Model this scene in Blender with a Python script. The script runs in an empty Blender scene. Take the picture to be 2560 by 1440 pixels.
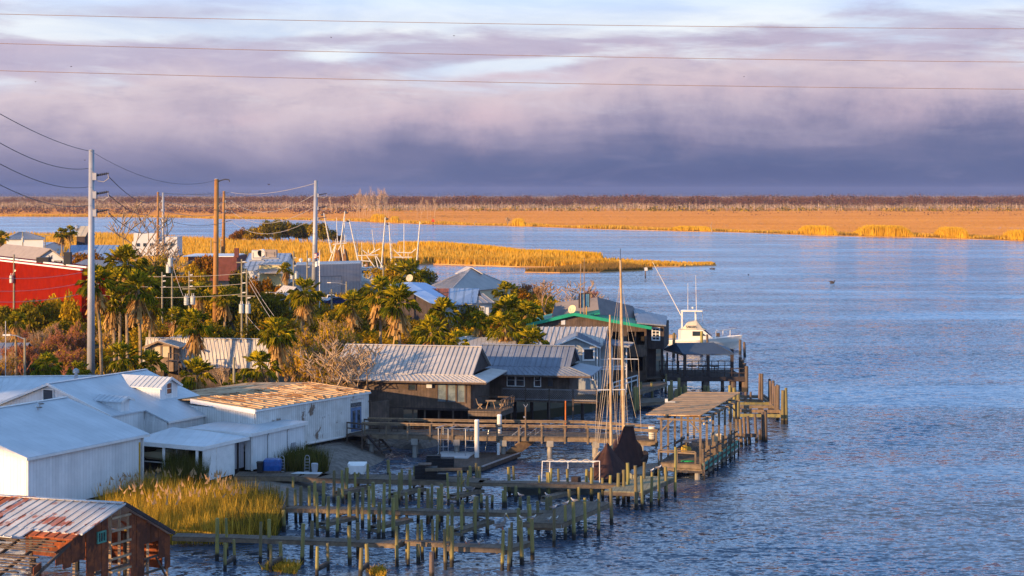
import bpy,math,random
import numpy as np
from mathutils import Vector,Matrix
random.seed(7)
RNG=np.random.default_rng(7)
D=bpy.data
SC=bpy.context.scene
COL=SC.collection
F=4200.0   # focal length in pixels of the 2560 px wide photograph
H=22.0     # eye height above the river (a road bridge)
# ---------------------------------------------------------------- camera, sky, sun
cam=D.cameras.new('camera');camo=D.objects.new('camera',cam);COL.objects.link(camo)
camo.location=(0,0,H);camo.rotation_euler=(math.radians(90),0,0)
cam.sensor_width=36;cam.lens=36*F/2560;cam.shift_y=-240/2560
cam.clip_start=1;cam.clip_end=30000
SC.camera=camo
SUN_EL,SUN_AZ=10.0,math.atan2(-0.80,-0.60)   # azimuth from +Y, clockwise
S=Vector((math.sin(SUN_AZ)*math.cos(math.radians(SUN_EL)),math.cos(SUN_AZ)*math.cos(math.radians(SUN_EL)),math.sin(math.radians(SUN_EL))))
sun=D.lights.new('sun','SUN');sun.energy=5.0;sun.angle=math.radians(.55);sun.color=(1,.62,.29)
suno=D.objects.new('sun',sun);COL.objects.link(suno)
suno.rotation_euler=S.to_track_quat('Z','Y').to_euler()
SC.view_settings.view_transform='Standard';SC.view_settings.look='None'
SC.view_settings.gamma=1;SC.view_settings.exposure=.85
WS=2**-.85      # sky strengths below are written for exposure 0
SC.cycles.max_bounces=6;SC.cycles.transparent_max_bounces=8
try:
    SC.cycles.use_denoising=True
except Exception:pass

def srgb(r,g,b):
    f=lambda c:(c/255/12.92 if c/255<=.04045 else((c/255+.055)/1.055)**2.4)
    return(f(r),f(g),f(b),1)

class NT:
    """small helper to write node trees as expressions"""
    def __init__(s,tree):s.t=tree;s.n=tree.nodes;s.l=tree.links
    def node(s,typ,**kw):
        n=s.n.new(typ)
        for k,v in kw.items():setattr(n,k,v)
        return n
    def put(s,sock,v):
        if hasattr(v,'is_linked')or isinstance(v,bpy.types.NodeSocket):s.l.new(v,sock)
        else:
            if isinstance(v,(tuple,list))and sock.type=='RGBA' and len(v)==3:v=(*v,1)
            sock.default_value=v
    def m(s,op,a,b=0.0,c=0.0):
        n=s.node('ShaderNodeMath',operation=op)
        s.put(n.inputs[0],a);s.put(n.inputs[1],b);s.put(n.inputs[2],c)
        return n.outputs[0]
    def mix(s,f,a,b,blend='MIX'):
        n=s.node('ShaderNodeMix',data_type='RGBA',blend_type=blend)
        n.clamp_factor=True
        s.put(n.inputs[0],f);s.put(n.inputs[6],a);s.put(n.inputs[7],b)
        return n.outputs[2]
    def ramp(s,f,stops,interp='LINEAR'):
        n=s.node('ShaderNodeValToRGB');n.color_ramp.interpolation=interp
        e=n.color_ramp.elements
        while len(e)<len(stops):e.new(.5)
        for i,(p,c)in enumerate(stops):
            e[i].position=p;e[i].color=(*c,1)if len(c)==3 else c
        s.put(n.inputs[0],f);return n.outputs[0]
    def noise(s,vec,scale,detail=4,rough=.55,dist=0,dim='3D'):
        n=s.node('ShaderNodeTexNoise',noise_dimensions=dim)
        if vec is not None:s.put(n.inputs['Vector'],vec)
        n.inputs['Scale'].default_value=scale;n.inputs['Detail'].default_value=detail
        n.inputs['Roughness'].default_value=rough;n.inputs['Distortion'].default_value=dist
        return n.outputs[0]
    def xyz(s,x,y,z=0.0):
        n=s.node('ShaderNodeCombineXYZ')
        s.put(n.inputs[0],x);s.put(n.inputs[1],y);s.put(n.inputs[2],z);return n.outputs[0]
    def scale(s,vec,v):
        n=s.node('ShaderNodeVectorMath',operation='MULTIPLY');s.put(n.inputs[0],vec);n.inputs[1].default_value=v
        return n.outputs[0]
    def smooth(s,v,a,b):
        n=s.node('ShaderNodeMapRange',interpolation_type='SMOOTHSTEP')
        s.put(n.inputs[0],v);n.inputs[1].default_value=a;n.inputs[2].default_value=b
        return n.outputs[0]

# ---- world: sunset cloud bank low down, clear Nishita sky above it
W=D.worlds.new('World');SC.world=W;W.use_nodes=True
w=NT(W.node_tree);w.n.clear()
tc=w.node('ShaderNodeTexCoord').outputs['Generated']
sep=w.node('ShaderNodeSeparateXYZ');w.l.new(tc,sep.inputs[0])
sx,sy,sz=sep.outputs
hor=w.m('SQRT',w.m('ADD',w.m('MULTIPLY',sx,sx),w.m('MULTIPLY',sy,sy)))
E=w.m('MULTIPLY',w.m('DIVIDE',sz,w.m('MAXIMUM',hor,.02)),10.0)      # 0 at the horizon, 1.14 at the photo's top
A=w.m('MULTIPLY',w.m('ARCTAN2',sx,sy),10.0)                           # -3 .. 3 across the photo
cv=w.xyz(w.m('MULTIPLY',A,.55),w.m('MULTIPLY',E,2.3))
n1=w.noise(cv,1.1,6,.55,.4)
cv2=w.xyz(w.m('MULTIPLY',A,.5),w.m('ADD',w.m('MULTIPLY',E,3.4),w.m('MULTIPLY',A,.12)),4.0)
n2=w.noise(cv2,1.5,7,.6,.35)
cv3=w.xyz(w.m('MULTIPLY',A,1.9),w.m('MULTIPLY',E,1.7),9.0)
n3=w.noise(cv3,1.0,6,.62,.2)
# fuzzy lower edge of the cloud bank with hanging shreds
low=w.m('ADD',E,w.m('MULTIPLY',w.m('SUBTRACT',n3,.5),w.m('MULTIPLY',w.smooth(E,.05,.45),.42)))
low=w.m('ADD',low,w.m('MULTIPLY',w.m('SUBTRACT',n1,.5),.5))
low=w.m('ADD',low,w.m('SUBTRACT',.06,w.m('MULTIPLY',w.smooth(A,-1.6,1.6),.13)))
base=w.ramp(w.m('DIVIDE',low,1.25),[
    (0.0,srgb(92,103,146)[:3]),(.09,srgb(100,110,151)[:3]),(.18,srgb(122,124,160)[:3]),(.28,srgb(160,153,180)[:3]),
    (.38,srgb(194,181,198)[:3]),(.50,srgb(218,202,212)[:3]),(.64,srgb(194,184,207)[:3]),(.80,srgb(196,192,215)[:3]),(1.0,srgb(210,216,234)[:3])])
def blob(ax,ey,wx,wy,tilt=0.0):
    dx=w.m('SUBTRACT',A,ax)
    dy=w.m('SUBTRACT',w.m('SUBTRACT',E,ey),w.m('MULTIPLY',dx,tilt))
    dx=w.m('DIVIDE',dx,wx);dy=w.m('DIVIDE',dy,wy)
    return w.m('EXPONENT',w.m('MULTIPLY',w.m('ADD',w.m('MULTIPLY',dx,dx),w.m('MULTIPLY',dy,dy)),-1.0))
def px(x):return(x-1280)/420
def py(y):return(480-y)/420
gap=None
for(x,y,wx_,wy_,t,k)in[(1500,14,1.1,.13,.0,1.8),(380,80,1.0,.075,.06,.75),(820,138,.3,.05,.1,.6),(1290,163,.5,.04,.1,.8),
                          (800,60,.5,.07,.1,.6),(30,225,.25,.05,0,.45),(2420,10,.5,.09,0,.6),(2520,130,.4,.1,0,.35),(1900,40,.6,.07,-.1,.6),(150,20,.6,.06,.02,.4)]:
    b=w.m('MULTIPLY',blob(px(x),py(y),wx_,wy_,t),k)
    gap=b if gap is None else w.m('ADD',gap,b)
gap=w.m('ADD',gap,w.m('MULTIPLY',w.m('SUBTRACT',n2,.5),2.3))
gap=w.m('ADD',gap,w.m('MULTIPLY',w.smooth(E,.75,1.5),.25))
gapm=w.m('MULTIPLY',w.smooth(gap,.05,.62),w.smooth(E,.45,.7))
tex=w.noise(w.xyz(w.m('MULTIPLY',A,1.6),w.m('MULTIPLY',E,6.5),2.0),1.3,8,.62,.5)
base=w.mix(w.m('MULTIPLY',w.m('MULTIPLY',w.smooth(tex,.5,.78),w.smooth(E,.22,.6)),.32),base,srgb(232,224,236)[:3]);base=w.mix(w.m('MULTIPLY',w.smooth(tex,.5,.25),.28),base,srgb(140,138,172)[:3])
white=w.mix(w.smooth(n1,.35,.65),srgb(246,251,255)[:3],srgb(208,222,246)[:3])
cl=w.mix(gapm,base,white)
warm=None
for(x,y,wx_,wy_,k)in[(530,300,.35,.05,.5),(1150,290,.5,.1,.55),(1190,370,.07,.07,.4),(1690,360,.14,.10,.22),(2350,260,.7,.13,.45),(1750,215,.8,.07,.4),(1300,190,.4,.03,.6),(60,130,.5,.05,.3)]:
    b=w.m('MULTIPLY',blob(px(x),py(y),wx_,wy_),k)
    warm=b if warm is None else w.m('ADD',warm,b)
cl=w.mix(w.m('MULTIPLY',warm,w.smooth(n3,.3,.7)),cl,srgb(226,196,206)[:3])
top=w.mix(w.smooth(w.noise(tc,3.2,5,.6),.38,.62),(.30,.68,1.42),(.74,1.12,1.75))
cl=w.mix(w.smooth(E,.98,1.5),cl,top)
sky=w.node('ShaderNodeTexSky',sky_type='NISHITA');sky.sun_disc=False
sky.sun_elevation=math.radians(SUN_EL);sky.sun_rotation=SUN_AZ%(2*math.pi)
sky.air_density=1.0;sky.dust_density=.3;sky.ozone_density=2.2
bg1=w.node('ShaderNodeBackground');w.l.new(sky.outputs[0],bg1.inputs[0]);bg1.inputs[1].default_value=.15*WS
bg2=w.node('ShaderNodeBackground');w.l.new(cl,bg2.inputs[0]);bg2.inputs[1].default_value=WS
ms=w.node('ShaderNodeMixShader')
hi=w.m('MULTIPLY',w.smooth(w.m('ADD',E,w.m('MULTIPLY',w.m('SUBTRACT',n1,.5),2.5)),4.0,9.0),.75)
w.l.new(hi,ms.inputs[0]);w.l.new(bg2.outputs[0],ms.inputs[1]);w.l.new(bg1.outputs[0],ms.inputs[2])
wo=w.node('ShaderNodeOutputWorld');w.l.new(ms.outputs[0],wo.inputs[0])

# ---------------------------------------------------------------- helpers
def G(px,py,z=0.0):
    """the point at height z that stands at this place of the survey photograph"""
    d=(H-z)*F/(py-480.0)
    return Vector(((px-1280.0)/F*d,d,z))
def P(px,py,d):
    return Vector(((px-1280.0)/F*d,d,H-(py-480.0)*d/F))
def on_plane(px,py,P0,N):
    r=Vector(((px-1280.0)/F,1.0,-(py-480.0)/F));c=Vector((0,0,H))
    return c+r*((Vector(P0)-c).dot(N)/r.dot(N))
def perp_hit(P0,d2,px,py):
    """walk from P0 along the level direction d2 until pixel column px; height from row py"""
    k=(px-1280.0)/F;t=(k*P0.y-P0.x)/(d2.x-k*d2.y)
    q=P0+d2*t;return Vector((q.x,q.y,H-(py-480.0)*q.y/F))
UP=Vector((0,0,1))

def link(o):COL.objects.link(o);return o
def tag(o,label=None,cat=None,group=None,kind=None):
    if label:o['label']=label
    if cat:o['category']=cat
    if group:o['group']=group
    if kind:o['kind']=kind
    return o
def empty(name,loc,label,cat,group=None,rz=0.0):
    o=link(D.objects.new(name,None));o.location=loc;o.rotation_euler=(0,0,rz);o.empty_display_size=.3
    o['_w']=0
    del o['_w']
    return tag(o,label,cat,group)

class MB:
    def __init__(s):s.v=[];s.f=[]
    def poly(s,pts):
        b=len(s.v);s.v+=[tuple(p)for p in pts];s.f.append(tuple(range(b,b+len(pts))));return s
    def prism(s,pts,vec):
        """closed solid: polygon swept by vec"""
        vec=Vector(vec);n=len(pts);b=len(s.v);pts=[Vector(p)for p in pts]
        nn=Vector((0,0,0))
        for i in range(n):nn+=pts[i].cross(pts[(i+1)%n])
        if nn.dot(vec)<0:pts=pts[::-1]
        s.v+=[tuple(p)for p in pts]+[tuple(p+vec)for p in pts]
        s.f.append(tuple(range(b+n-1,b-1,-1)));s.f.append(tuple(range(b+n,b+2*n)))
        for i in range(n):
            j=(i+1)%n;s.f.append((b+i,b+j,b+n+j,b+n+i))
        return s
    def box(s,c,size,rz=0.0):
        c=Vector(c);x,y,z=[k/2 for k in size];cs,sn=math.cos(rz),math.sin(rz)
        pts=[c+Vector((cs*a-sn*b,sn*a+cs*b,-z))for a,b in((-x,-y),(x,-y),(x,y),(-x,y))]
        return s.prism(pts,(0,0,2*z))
    def beam(s,a,b,wd,ht=None,up=UP):
        a,b=Vector(a),Vector(b);d=b-a
        if d.length<1e-6:return s
        ht=wd if ht is None else ht
        r=d.cross(up)
        if r.length<1e-4:r=d.cross(Vector((0,1,0)))
        r.normalize();u=r.cross(d).normalized()
        pts=[a+r*(wd/2)*i+u*(ht/2)*j for i,j in((-1,-1),(1,-1),(1,1),(-1,1))]
        return s.prism(pts,d)
    def cyl(s,a,b,r0,r1=None,n=8):
        a,b=Vector(a),Vector(b);r1=r0 if r1 is None else r1;d=(b-a)
        if d.length<1e-6:return s
        t=d.normalized();u=t.cross(Vector((1,0,0))if abs(t.x)<.8 else Vector((0,1,0))).normalized();v=t.cross(u)
        k=len(s.v)
        for c,r in((a,r0),(b,r1)):
            for i in range(n):
                q=2*math.pi*i/n;s.v.append(tuple(c+u*math.cos(q)*r+v*math.sin(q)*r))
        for i in range(n):
            j=(i+1)%n;s.f.append((k+i,k+j,k+n+j,k+n+i))
        s.f.append(tuple(range(k+n-1,k-1,-1)));s.f.append(tuple(range(k+n,k+2*n)))
        return s
    def tube(s,pts,r,n=5):
        for a,b in zip(pts[:-1],pts[1:]):s.cyl(a,b,r,r,n)
        return s
    def loft(s,rings,cap=True):
        k=len(s.v);n=len(rings[0])
        for r in rings:s.v+=[tuple(p)for p in r]
        for q in range(len(rings)-1):
            for i in range(n):
                j=(i+1)%n;s.f.append((k+q*n+i,k+q*n+j,k+(q+1)*n+j,k+(q+1)*n+i))
        if cap:
            s.f.append(tuple(range(k+n-1,k-1,-1)));e=k+(len(rings)-1)*n;s.f.append(tuple(range(e,e+n)))
        return s
    def ball(s,c,r,n=8,m=6,sc=(1,1,1)):
        c=Vector(c);rings=[]
        for i in range(m+1):
            t=math.pi*(i/m);rr=max(math.sin(t),.02)*r
            rings.append([c+Vector((math.cos(2*math.pi*j/n)*rr*sc[0],math.sin(2*math.pi*j/n)*rr*sc[1],-math.cos(t)*r*sc[2]))for j in range(n)])
        return s.loft(rings)
    def wall(s,a,b,z0,z1,th=.15):
        a,b=Vector(a),Vector(b);d=Vector((b.x-a.x,b.y-a.y,0));n=Vector((d.y,-d.x,0)).normalized()*th/2
        return s.prism([(a.x-n.x,a.y-n.y,z0),(b.x-n.x,b.y-n.y,z0),(b.x+n.x,b.y+n.y,z0),(a.x+n.x,a.y+n.y,z0)],(0,0,z1-z0))
    def slab(s,pts,th=.08):
        """sloping sheet with a thickness straight down"""
        return s.prism([Vector(p)for p in pts],(0,0,-th))
    def seams(s,e0,e1,r0,r1,sp=.5,hh=.05,wd=.07):
        """standing seams from the eave e0-e1 up to the ridge r0-r1"""
        e0,e1,r0,r1=map(Vector,(e0,e1,r0,r1));n=max(2,int((e1-e0).length/sp))
        nor=(e1-e0).cross(r0-e0).normalized()
        if nor.z<0:nor=-nor
        for i in range(n+1):
            t=i/n;a=e0.lerp(e1,t)+nor*(hh/2-.004);b=r0.lerp(r1,t)+nor*(hh/2-.004)
            if(b-a).length>.1:s.beam(a,b,wd,hh,nor)
        return s
    def build(s,name,m,parent=None,smooth=False,uv=True,org=None):
        o0=Vector((0,0,0))
        if parent is not None:
            q=parent
            while q is not None:o0=o0+Vector(q.location);q=q.parent
        loc=Vector((0,0,0))
        if parent is None and org is not None:loc=Vector(org);o0=loc
        me=D.meshes.new(name)
        me.from_pydata([(x-o0.x,y-o0.y,z-o0.z)for x,y,z in s.v],[],s.f)
        me.validate()
        if uv:
            L=me.uv_layers.new(name='UV');vs=me.vertices
            for p in me.polygons:
                n=p.normal
                if abs(n.z)>.985:u,v=Vector((1,0,0)),Vector((0,1,0))
                else:
                    u=Vector((-n.y,n.x,0)).normalized();v=n.cross(u)
                for li in p.loop_indices:
                    c=vs[me.loops[li].vertex_index].co+o0;L.data[li].uv=(c.dot(u),c.dot(v))
        if m is not None:me.materials.append(m)
        if smooth:
            for p in me.polygons:p.use_smooth=True
        o=link(D.objects.new(name,me));o.location=loc
        if parent is not None:o.parent=parent
        return o
def mesh_np(name,V,Fc,m,parent=None,loc=(0,0,0)):
    me=D.meshes.new(name);nf,k=Fc.shape
    me.vertices.add(len(V));me.vertices.foreach_set('co',V.astype(np.float32).ravel())
    me.loops.add(nf*k);me.loops.foreach_set('vertex_index',Fc.astype(np.int32).ravel())
    me.polygons.add(nf);me.polygons.foreach_set('loop_start',np.arange(0,nf*k,k,dtype=np.int32))
    me.update(calc_edges=True)
    me.materials.append(m)
    o=link(D.objects.new(name,me));o.location=loc
    if parent is not None:o.parent=parent
    return o
def copy_tree(o,parent=None):
    c=o.copy();COL.objects.link(c);c.parent=parent
    for ch in KIDS.get(o.name,[]):copy_tree(ch,c)
    return c
KIDS={}
def kids(o):
    """remember the children of a source thing before copying it"""
    ch=[x for x in D.objects if x.parent==o];KIDS[o.name]=ch
    for x in ch:kids(x)

# ---------------------------------------------------------------- materials
def pmat(name,col,rough=.75,col2=None,ns=1.5,amt=1.0,stripe=None,sdark=.55,sw=.12,metal=0.0,bump=.0,rust=None,rustamt=.5,streak=None,spec=.4,fine=0.0,axis=0,contrast=(.35,.65),orand=.12):
    """weathered surface: two-tone noise, optional seams every <stripe> m across UV, rust patches, streaks running down"""
    M_=D.materials.new(name);M_.use_nodes=True;t=NT(M_.node_tree);t.n.clear()
    tcn=t.node('ShaderNodeTexCoord');ob=tcn.outputs['Object'];uv=tcn.outputs['UV']
    col2=col2 or tuple(c*.72 for c in col)
    f=t.smooth(t.noise(ob,ns,5,.62),*contrast)
    c=t.mix(t.m('MULTIPLY',f,amt),col,col2)
    if streak:
        sc,k=streak;v=t.scale(uv,(sc,sc*.12,1)if axis==0 else(sc*.12,sc,1));c=t.mix(t.m('MULTIPLY',t.smooth(t.noise(v,1.0,4,.6),.42,.72),k),c,tuple(x*.45 for x in col))
    if rust:
        rn=t.m('ADD',t.noise(ob,.55,6,.65,.5),t.m('MULTIPLY',t.m('SUBTRACT',t.noise(t.scale(uv,(2.2,.3,1)),1.0,3),.5),.35))
        rm=t.smooth(rn,.62-rustamt*.3,.68-rustamt*.3)
        rc=t.mix(t.smooth(t.noise(ob,3.5,5,.7),.3,.7),rust,tuple(x*.4 for x in rust));c=t.mix(rm,c,rc)
    oi=t.node('ShaderNodeObjectInfo');c=t.mix(t.m('MULTIPLY',oi.outputs['Random'],orand),c,tuple(x*.35 for x in col))
    h=None
    if stripe:
        sp=t.node('ShaderNodeSeparateXYZ');t.l.new(uv,sp.inputs[0])
        fr=t.m('FRACT',t.m('DIVIDE',sp.outputs[axis],stripe))
        ln=t.m('LESS_THAN',fr,sw)
        c=t.mix(t.m('MULTIPLY',ln,1-sdark),c,tuple(x*.35 for x in col))
        # every board a slightly different tone
        wn=t.node('ShaderNodeTexWhiteNoise',noise_dimensions='1D');t.l.new(t.m('FLOOR',t.m('DIVIDE',sp.outputs[axis],stripe)),wn.inputs['W'])
        c=t.mix(t.m('MULTIPLY',wn.outputs['Value'],.28*(1-sdark)+.06),c,tuple(x*.5 for x in col))
        h=t.m('SUBTRACT',1.0,ln)
    if fine:c=t.mix(t.m('MULTIPLY',t.noise(ob,14,3,.7),fine),c,tuple(x*.3 for x in col))
    p=t.node('ShaderNodeBsdfPrincipled');t.put(p.inputs['Base Color'],c);p.inputs['Roughness'].default_value=rough
    p.inputs['Metallic'].default_value=metal;p.inputs['Specular IOR Level'].default_value=spec
    if bump or h is not None:
        b=t.node('ShaderNodeBump');b.inputs['Strength'].default_value=.5;b.inputs['Distance'].default_value=.03
        hh=t.m('MULTIPLY',t.noise(ob,9,4,.6),bump)
        if h is not None:hh=t.m('ADD',hh,t.m('MULTIPLY',h,.6))
        t.l.new(hh,b.inputs['Height']);t.l.new(b.outputs[0],p.inputs['Normal'])
    o=t.node('ShaderNodeOutputMaterial');t.l.new(p.outputs[0],o.inputs[0]);return M_
def leafmat(name,cols,trans=.3,ns=.6,rnd=.55,sv=None):
    M_=D.materials.new(name);M_.use_nodes=True;t=NT(M_.node_tree);t.n.clear()
    ge=t.node('ShaderNodeNewGeometry');oi=t.node('ShaderNodeObjectInfo')
    ob=t.node('ShaderNodeTexCoord').outputs['Object']
    ob=t.scale(ob,sv)if sv else ob
    r=t.m('FRACT',t.m('ADD',t.m('ADD',t.m('MULTIPLY',ge.outputs['Random Per Island'],rnd),t.m('MULTIPLY',t.noise(ob,ns,3),.75)),t.m('MULTIPLY',oi.outputs['Random'],.15)))
    n=len(cols);c=t.ramp(r,[(i/(n-1),k)for i,k in enumerate(cols)])
    d=t.node('ShaderNodeBsdfDiffuse');t.l.new(c,d.inputs[0]);tr=t.node('ShaderNodeBsdfTranslucent');t.l.new(c,tr.inputs[0])
    mx=t.node('ShaderNodeMixShader');mx.inputs[0].default_value=trans;t.l.new(d.outputs[0],mx.inputs[1]);t.l.new(tr.outputs[0],mx.inputs[2])
    o=t.node('ShaderNodeOutputMaterial');t.l.new(mx.outputs[0],o.inputs[0]);return M_
def glassmat(name,col=(.02,.03,.04),rough=.08):
    return pmat(name,col,rough,col2=tuple(c*1.6 for c in col),ns=.8,spec=.8)
MT={}
MT['water']=M_=D.materials.new('river_water');M_.use_nodes=True;t=NT(M_.node_tree);t.n.clear()
ob=t.node('ShaderNodeTexCoord').outputs['Object']
big=t.noise(t.scale(ob,(.0045,.03,1)),1.0,5,.6,.8)
def ncol(v,detail,rough):
    n=t.node('ShaderNodeTexNoise');t.put(n.inputs['Vector'],v);n.inputs['Scale'].default_value=1;n.inputs['Detail'].default_value=detail;n.inputs['Roughness'].default_value=rough;n.inputs['Distortion'].default_value=.4
    return n.outputs['Color']
def vm(op,a,b_):
    n=t.node('ShaderNodeVectorMath',operation=op);t.put(n.inputs[0],a);t.put(n.inputs[1],b_);return n.outputs[0]
# wave slopes straight from vector noise: chop of about 1.5 m, ripples of 0.4 m, long swell of 10 m
s1_=vm('MULTIPLY',vm('SUBTRACT',ncol(t.scale(ob,(.8,1.6,1)),3,.62),(.5,.5,.5)),(.75,1.4,0))
s2_=vm('MULTIPLY',vm('SUBTRACT',ncol(t.scale(ob,(2.4,4.2,1)),2,.6),(.5,.5,.5)),(.7,1.2,0))
s3_=vm('MULTIPLY',vm('SUBTRACT',ncol(t.scale(ob,(.05,.13,1)),3,.6),(.5,.5,.5)),(.15,.45,0))
big2=t.noise(t.scale(ob,(.018,.07,1)),1.0,4,.6,.6)
amp=t.m('ADD',.25,t.m('ADD',t.m('MULTIPLY',t.smooth(big,.38,.6),.5),t.m('MULTIPLY',t.smooth(big2,.35,.65),.45)))
sl=vm('ADD',vm('ADD',s1_,s2_),s3_)
sl=vm('MULTIPLY',sl,t.xyz(amp,amp,amp))
nrm_=t.node('ShaderNodeVectorMath',operation='NORMALIZE');t.l.new(vm('ADD',sl,(0,-.085,1)),nrm_.inputs[0])
p=t.node('ShaderNodeBsdfPrincipled');p.inputs['Base Color'].default_value=(.07,.10,.15,1);p.inputs['Roughness'].default_value=.07
p.inputs['IOR'].default_value=1.5;p.inputs['Specular IOR Level'].default_value=.5
t.l.new(nrm_.outputs[0],p.inputs['Normal']);o=t.node('ShaderNodeOutputMaterial');t.l.new(p.outputs[0],o.inputs[0])
WHITE=(.84,.85,.85)
MT['white_metal']=pmat('white_ribbed_metal',WHITE,.5,col2=(.74,.76,.77),ns=.8,stripe=.3,sdark=.62,sw=.1,streak=(1.0,.32),fine=.08)
MT['white_trim']=pmat('white_trim',(.8,.79,.77),.5,ns=2,amt=.4)
MT['white_roof']=pmat('pale_galvanised_roof',(.62,.67,.72),.5,col2=(.53,.58,.63),ns=.5,stripe=.6,sdark=.7,sw=.05,streak=(.45,.22),fine=.06)
MT['old_white']=pmat('old_white_corrugated',(.74,.73,.70),.7,col2=(.60,.58,.54),ns=.9,stripe=.25,sdark=.6,sw=.2,streak=(1.1,.35),rust=(.22,.12,.06),rustamt=.12)
MT['tan_roof']=pmat('sun_bleached_patched_roof',(.74,.52,.30),.9,col2=(.52,.30,.13),ns=.9,streak=(1.0,.75),rust=(.36,.16,.05),rustamt=.35,fine=.3)
MT['zinc']=pmat('weathered_zinc_roof',(.42,.38,.36),.5,col2=(.32,.30,.29),ns=.5,stripe=.45,sdark=.5,sw=.16,streak=(.5,.2))
MT['zinc_light']=pmat('light_zinc_roof',(.60,.56,.52),.5,col2=(.48,.45,.43),ns=.5,stripe=.42,sdark=.45,sw=.22,streak=(.5,.15))
MT['zinc_dark']=pmat('dark_metal_roof',(.16,.18,.22),.5,col2=(.12,.13,.17),ns=.6,stripe=.5,sdark=.6,sw=.12)
MT['zinc_dark2']=pmat('blue_grey_seamed_roof',(.22,.25,.31),.5,col2=(.17,.195,.25),ns=.6,stripe=.5,sdark=.5,sw=.1,streak=(.4,.15))
MT['gazebo_roof']=pmat('pier_shelter_roof',(.05,.075,.12),.6,col2=(.04,.06,.10),ns=.6,stripe=.5,sdark=.7,sw=.1)
MT['slate_roof']=pmat('grey_shingle_roof',(.25,.22,.22),.85,col2=(.19,.17,.175),ns=1,fine=.2)
MT['green_roof']=pmat('green_painted_roof',(.03,.26,.17),.6,ns=.8,amt=.6,stripe=.6,sdark=.6,sw=.06)
MT['wood_tan']=pmat('brown_boards',(.36,.25,.16),.9,col2=(.24,.165,.11),ns=1.2,stripe=.3,sdark=.4,sw=.1)  # plain tan brown boards
MT['twig_grey2']=pmat('grey_lattice',(.22,.20,.20),.9,ns=2)
MT['navy_glass']=pmat('navy_screen',(.01,.03,.12),.2,ns=2)
MT['hull_grey']=pmat('grey_green_boat_paint',(.20,.21,.18),.5,col2=(.14,.15,.13),ns=1)
MT['blue_roof2']=pmat('striped_blue_roof',(.34,.42,.56),.45,col2=(.28,.36,.50),ns=.4,stripe=1.2,sdark=.3,sw=.25)
MT['blue_roof3']=pmat('plain_blue_roof',(.26,.40,.66),.45,col2=(.22,.34,.58),ns=.4)
MT['cream_roof']=pmat('cream_metal_roof',(.62,.52,.36),.6,col2=(.52,.43,.30),ns=.3)
MT['cream_lit']=pmat('sunlit_cream_wall',(.75,.60,.28),.8,ns=.3,amt=.4)  # cream brightened and yellowed: the sunlight is put into the colour
MT['transformer']=pmat('transformer_grey',(.50,.52,.50),.5,ns=2,amt=.4)
MT['verge']=pmat('short_grass',(.16,.20,.03),.95,ns=.5)
MT['net_orange']=pmat('orange_nets',(.36,.13,.02),.95,col2=(.14,.05,.02),ns=1)
MT['blue_roof']=pmat('blue_grey_metal_roof',(.20,.30,.48),.45,col2=(.26,.36,.52),ns=.4,stripe=1.1,sdark=.55,sw=.12)
MT['rusty']=pmat('rusted_sheet_metal',(.38,.095,.025),.9,col2=(.13,.04,.02),ns=2.2,stripe=.55,sdark=.35,sw=.08,streak=(1.6,.85),rust=(.10,.035,.02),rustamt=.42,fine=.5)
MT['rust_roof']=pmat('bare_and_rusted_roof_sheets',(.60,.60,.60),.55,col2=(.48,.47,.47),ns=.7,stripe=.6,sdark=.4,sw=.1,streak=(.9,.4),rust=(.46,.10,.02),rustamt=.26)
MT['rust_patch']=pmat('orange_rusted_sheets',(.52,.12,.03),.85,col2=(.16,.05,.03),ns=1.5,stripe=.6,sdark=.4,sw=.1,streak=(1.4,.7))
MT['wood_grey']=pmat('weathered_grey_boards',(.15,.105,.08),.9,col2=(.075,.055,.04),ns=1.2,stripe=.28,sdark=.3,sw=.12,streak=(2.2,.7),bump=.3)
MT['wood_dark']=pmat('dark_stained_boards',(.075,.055,.05),.9,col2=(.04,.03,.03),ns=1.2,stripe=.3,sdark=.3,sw=.12,streak=(2,.5))
MT['deck']=pmat('weathered_dock_planks',(.19,.14,.10),.9,col2=(.10,.08,.06),ns=1.3,stripe=.30,sdark=.3,sw=.14,bump=.4,fine=.3)
MT['beam']=pmat('dock_timber',(.25,.185,.12),.9,col2=(.14,.105,.075),ns=2,bump=.3,fine=.3)
MT['roofboard']=pmat('pavilion_roof_boards',(.60,.38,.19),.9,col2=(.40,.25,.13),ns=1.3,streak=(1.2,.5),fine=.4,orand=.5)  # richer warm colour stands in for the low sun on this flat roof
MT['deck_olive']=pmat('mossy_dock_planks',(.34,.31,.19),.9,col2=(.22,.20,.13),ns=1.3,stripe=.30,sdark=.3,sw=.14,bump=.4)
def pilemat(name,a,b2):
    M_=D.materials.new(name);M_.use_nodes=True;t=NT(M_.node_tree);t.n.clear()
    tcn=t.node('ShaderNodeTexCoord');g=t.node('ShaderNodeNewGeometry');s_=t.node('ShaderNodeSeparateXYZ');t.l.new(g.outputs['Position'],s_.inputs[0])
    c=t.mix(t.smooth(t.noise(t.scale(g.outputs['Position'],(3,3,.7)),1.2,4),.35,.65),a,b2)
    oi=t.node('ShaderNodeObjectInfo');c=t.mix(t.m('MULTIPLY',oi.outputs['Random'],.75),c,(.10,.075,.05))
    # wet, weed-covered foot of the pile between the tides
    z=t.m('ADD',s_.outputs[2],t.m('MULTIPLY',t.noise(g.outputs['Position'],3,3),.3))
    c=t.mix(t.smooth(z,.75,.5),c,(.018,.016,.013))
    p=t.node('ShaderNodeBsdfPrincipled');t.put(p.inputs['Base Color'],c);p.inputs['Roughness'].default_value=.85
    o=t.node('ShaderNodeOutputMaterial');t.l.new(p.outputs[0],o.inputs[0]);return M_
MT['pile']=pilemat('green_treated_piling',(.33,.27,.07),(.17,.17,.065))
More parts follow.
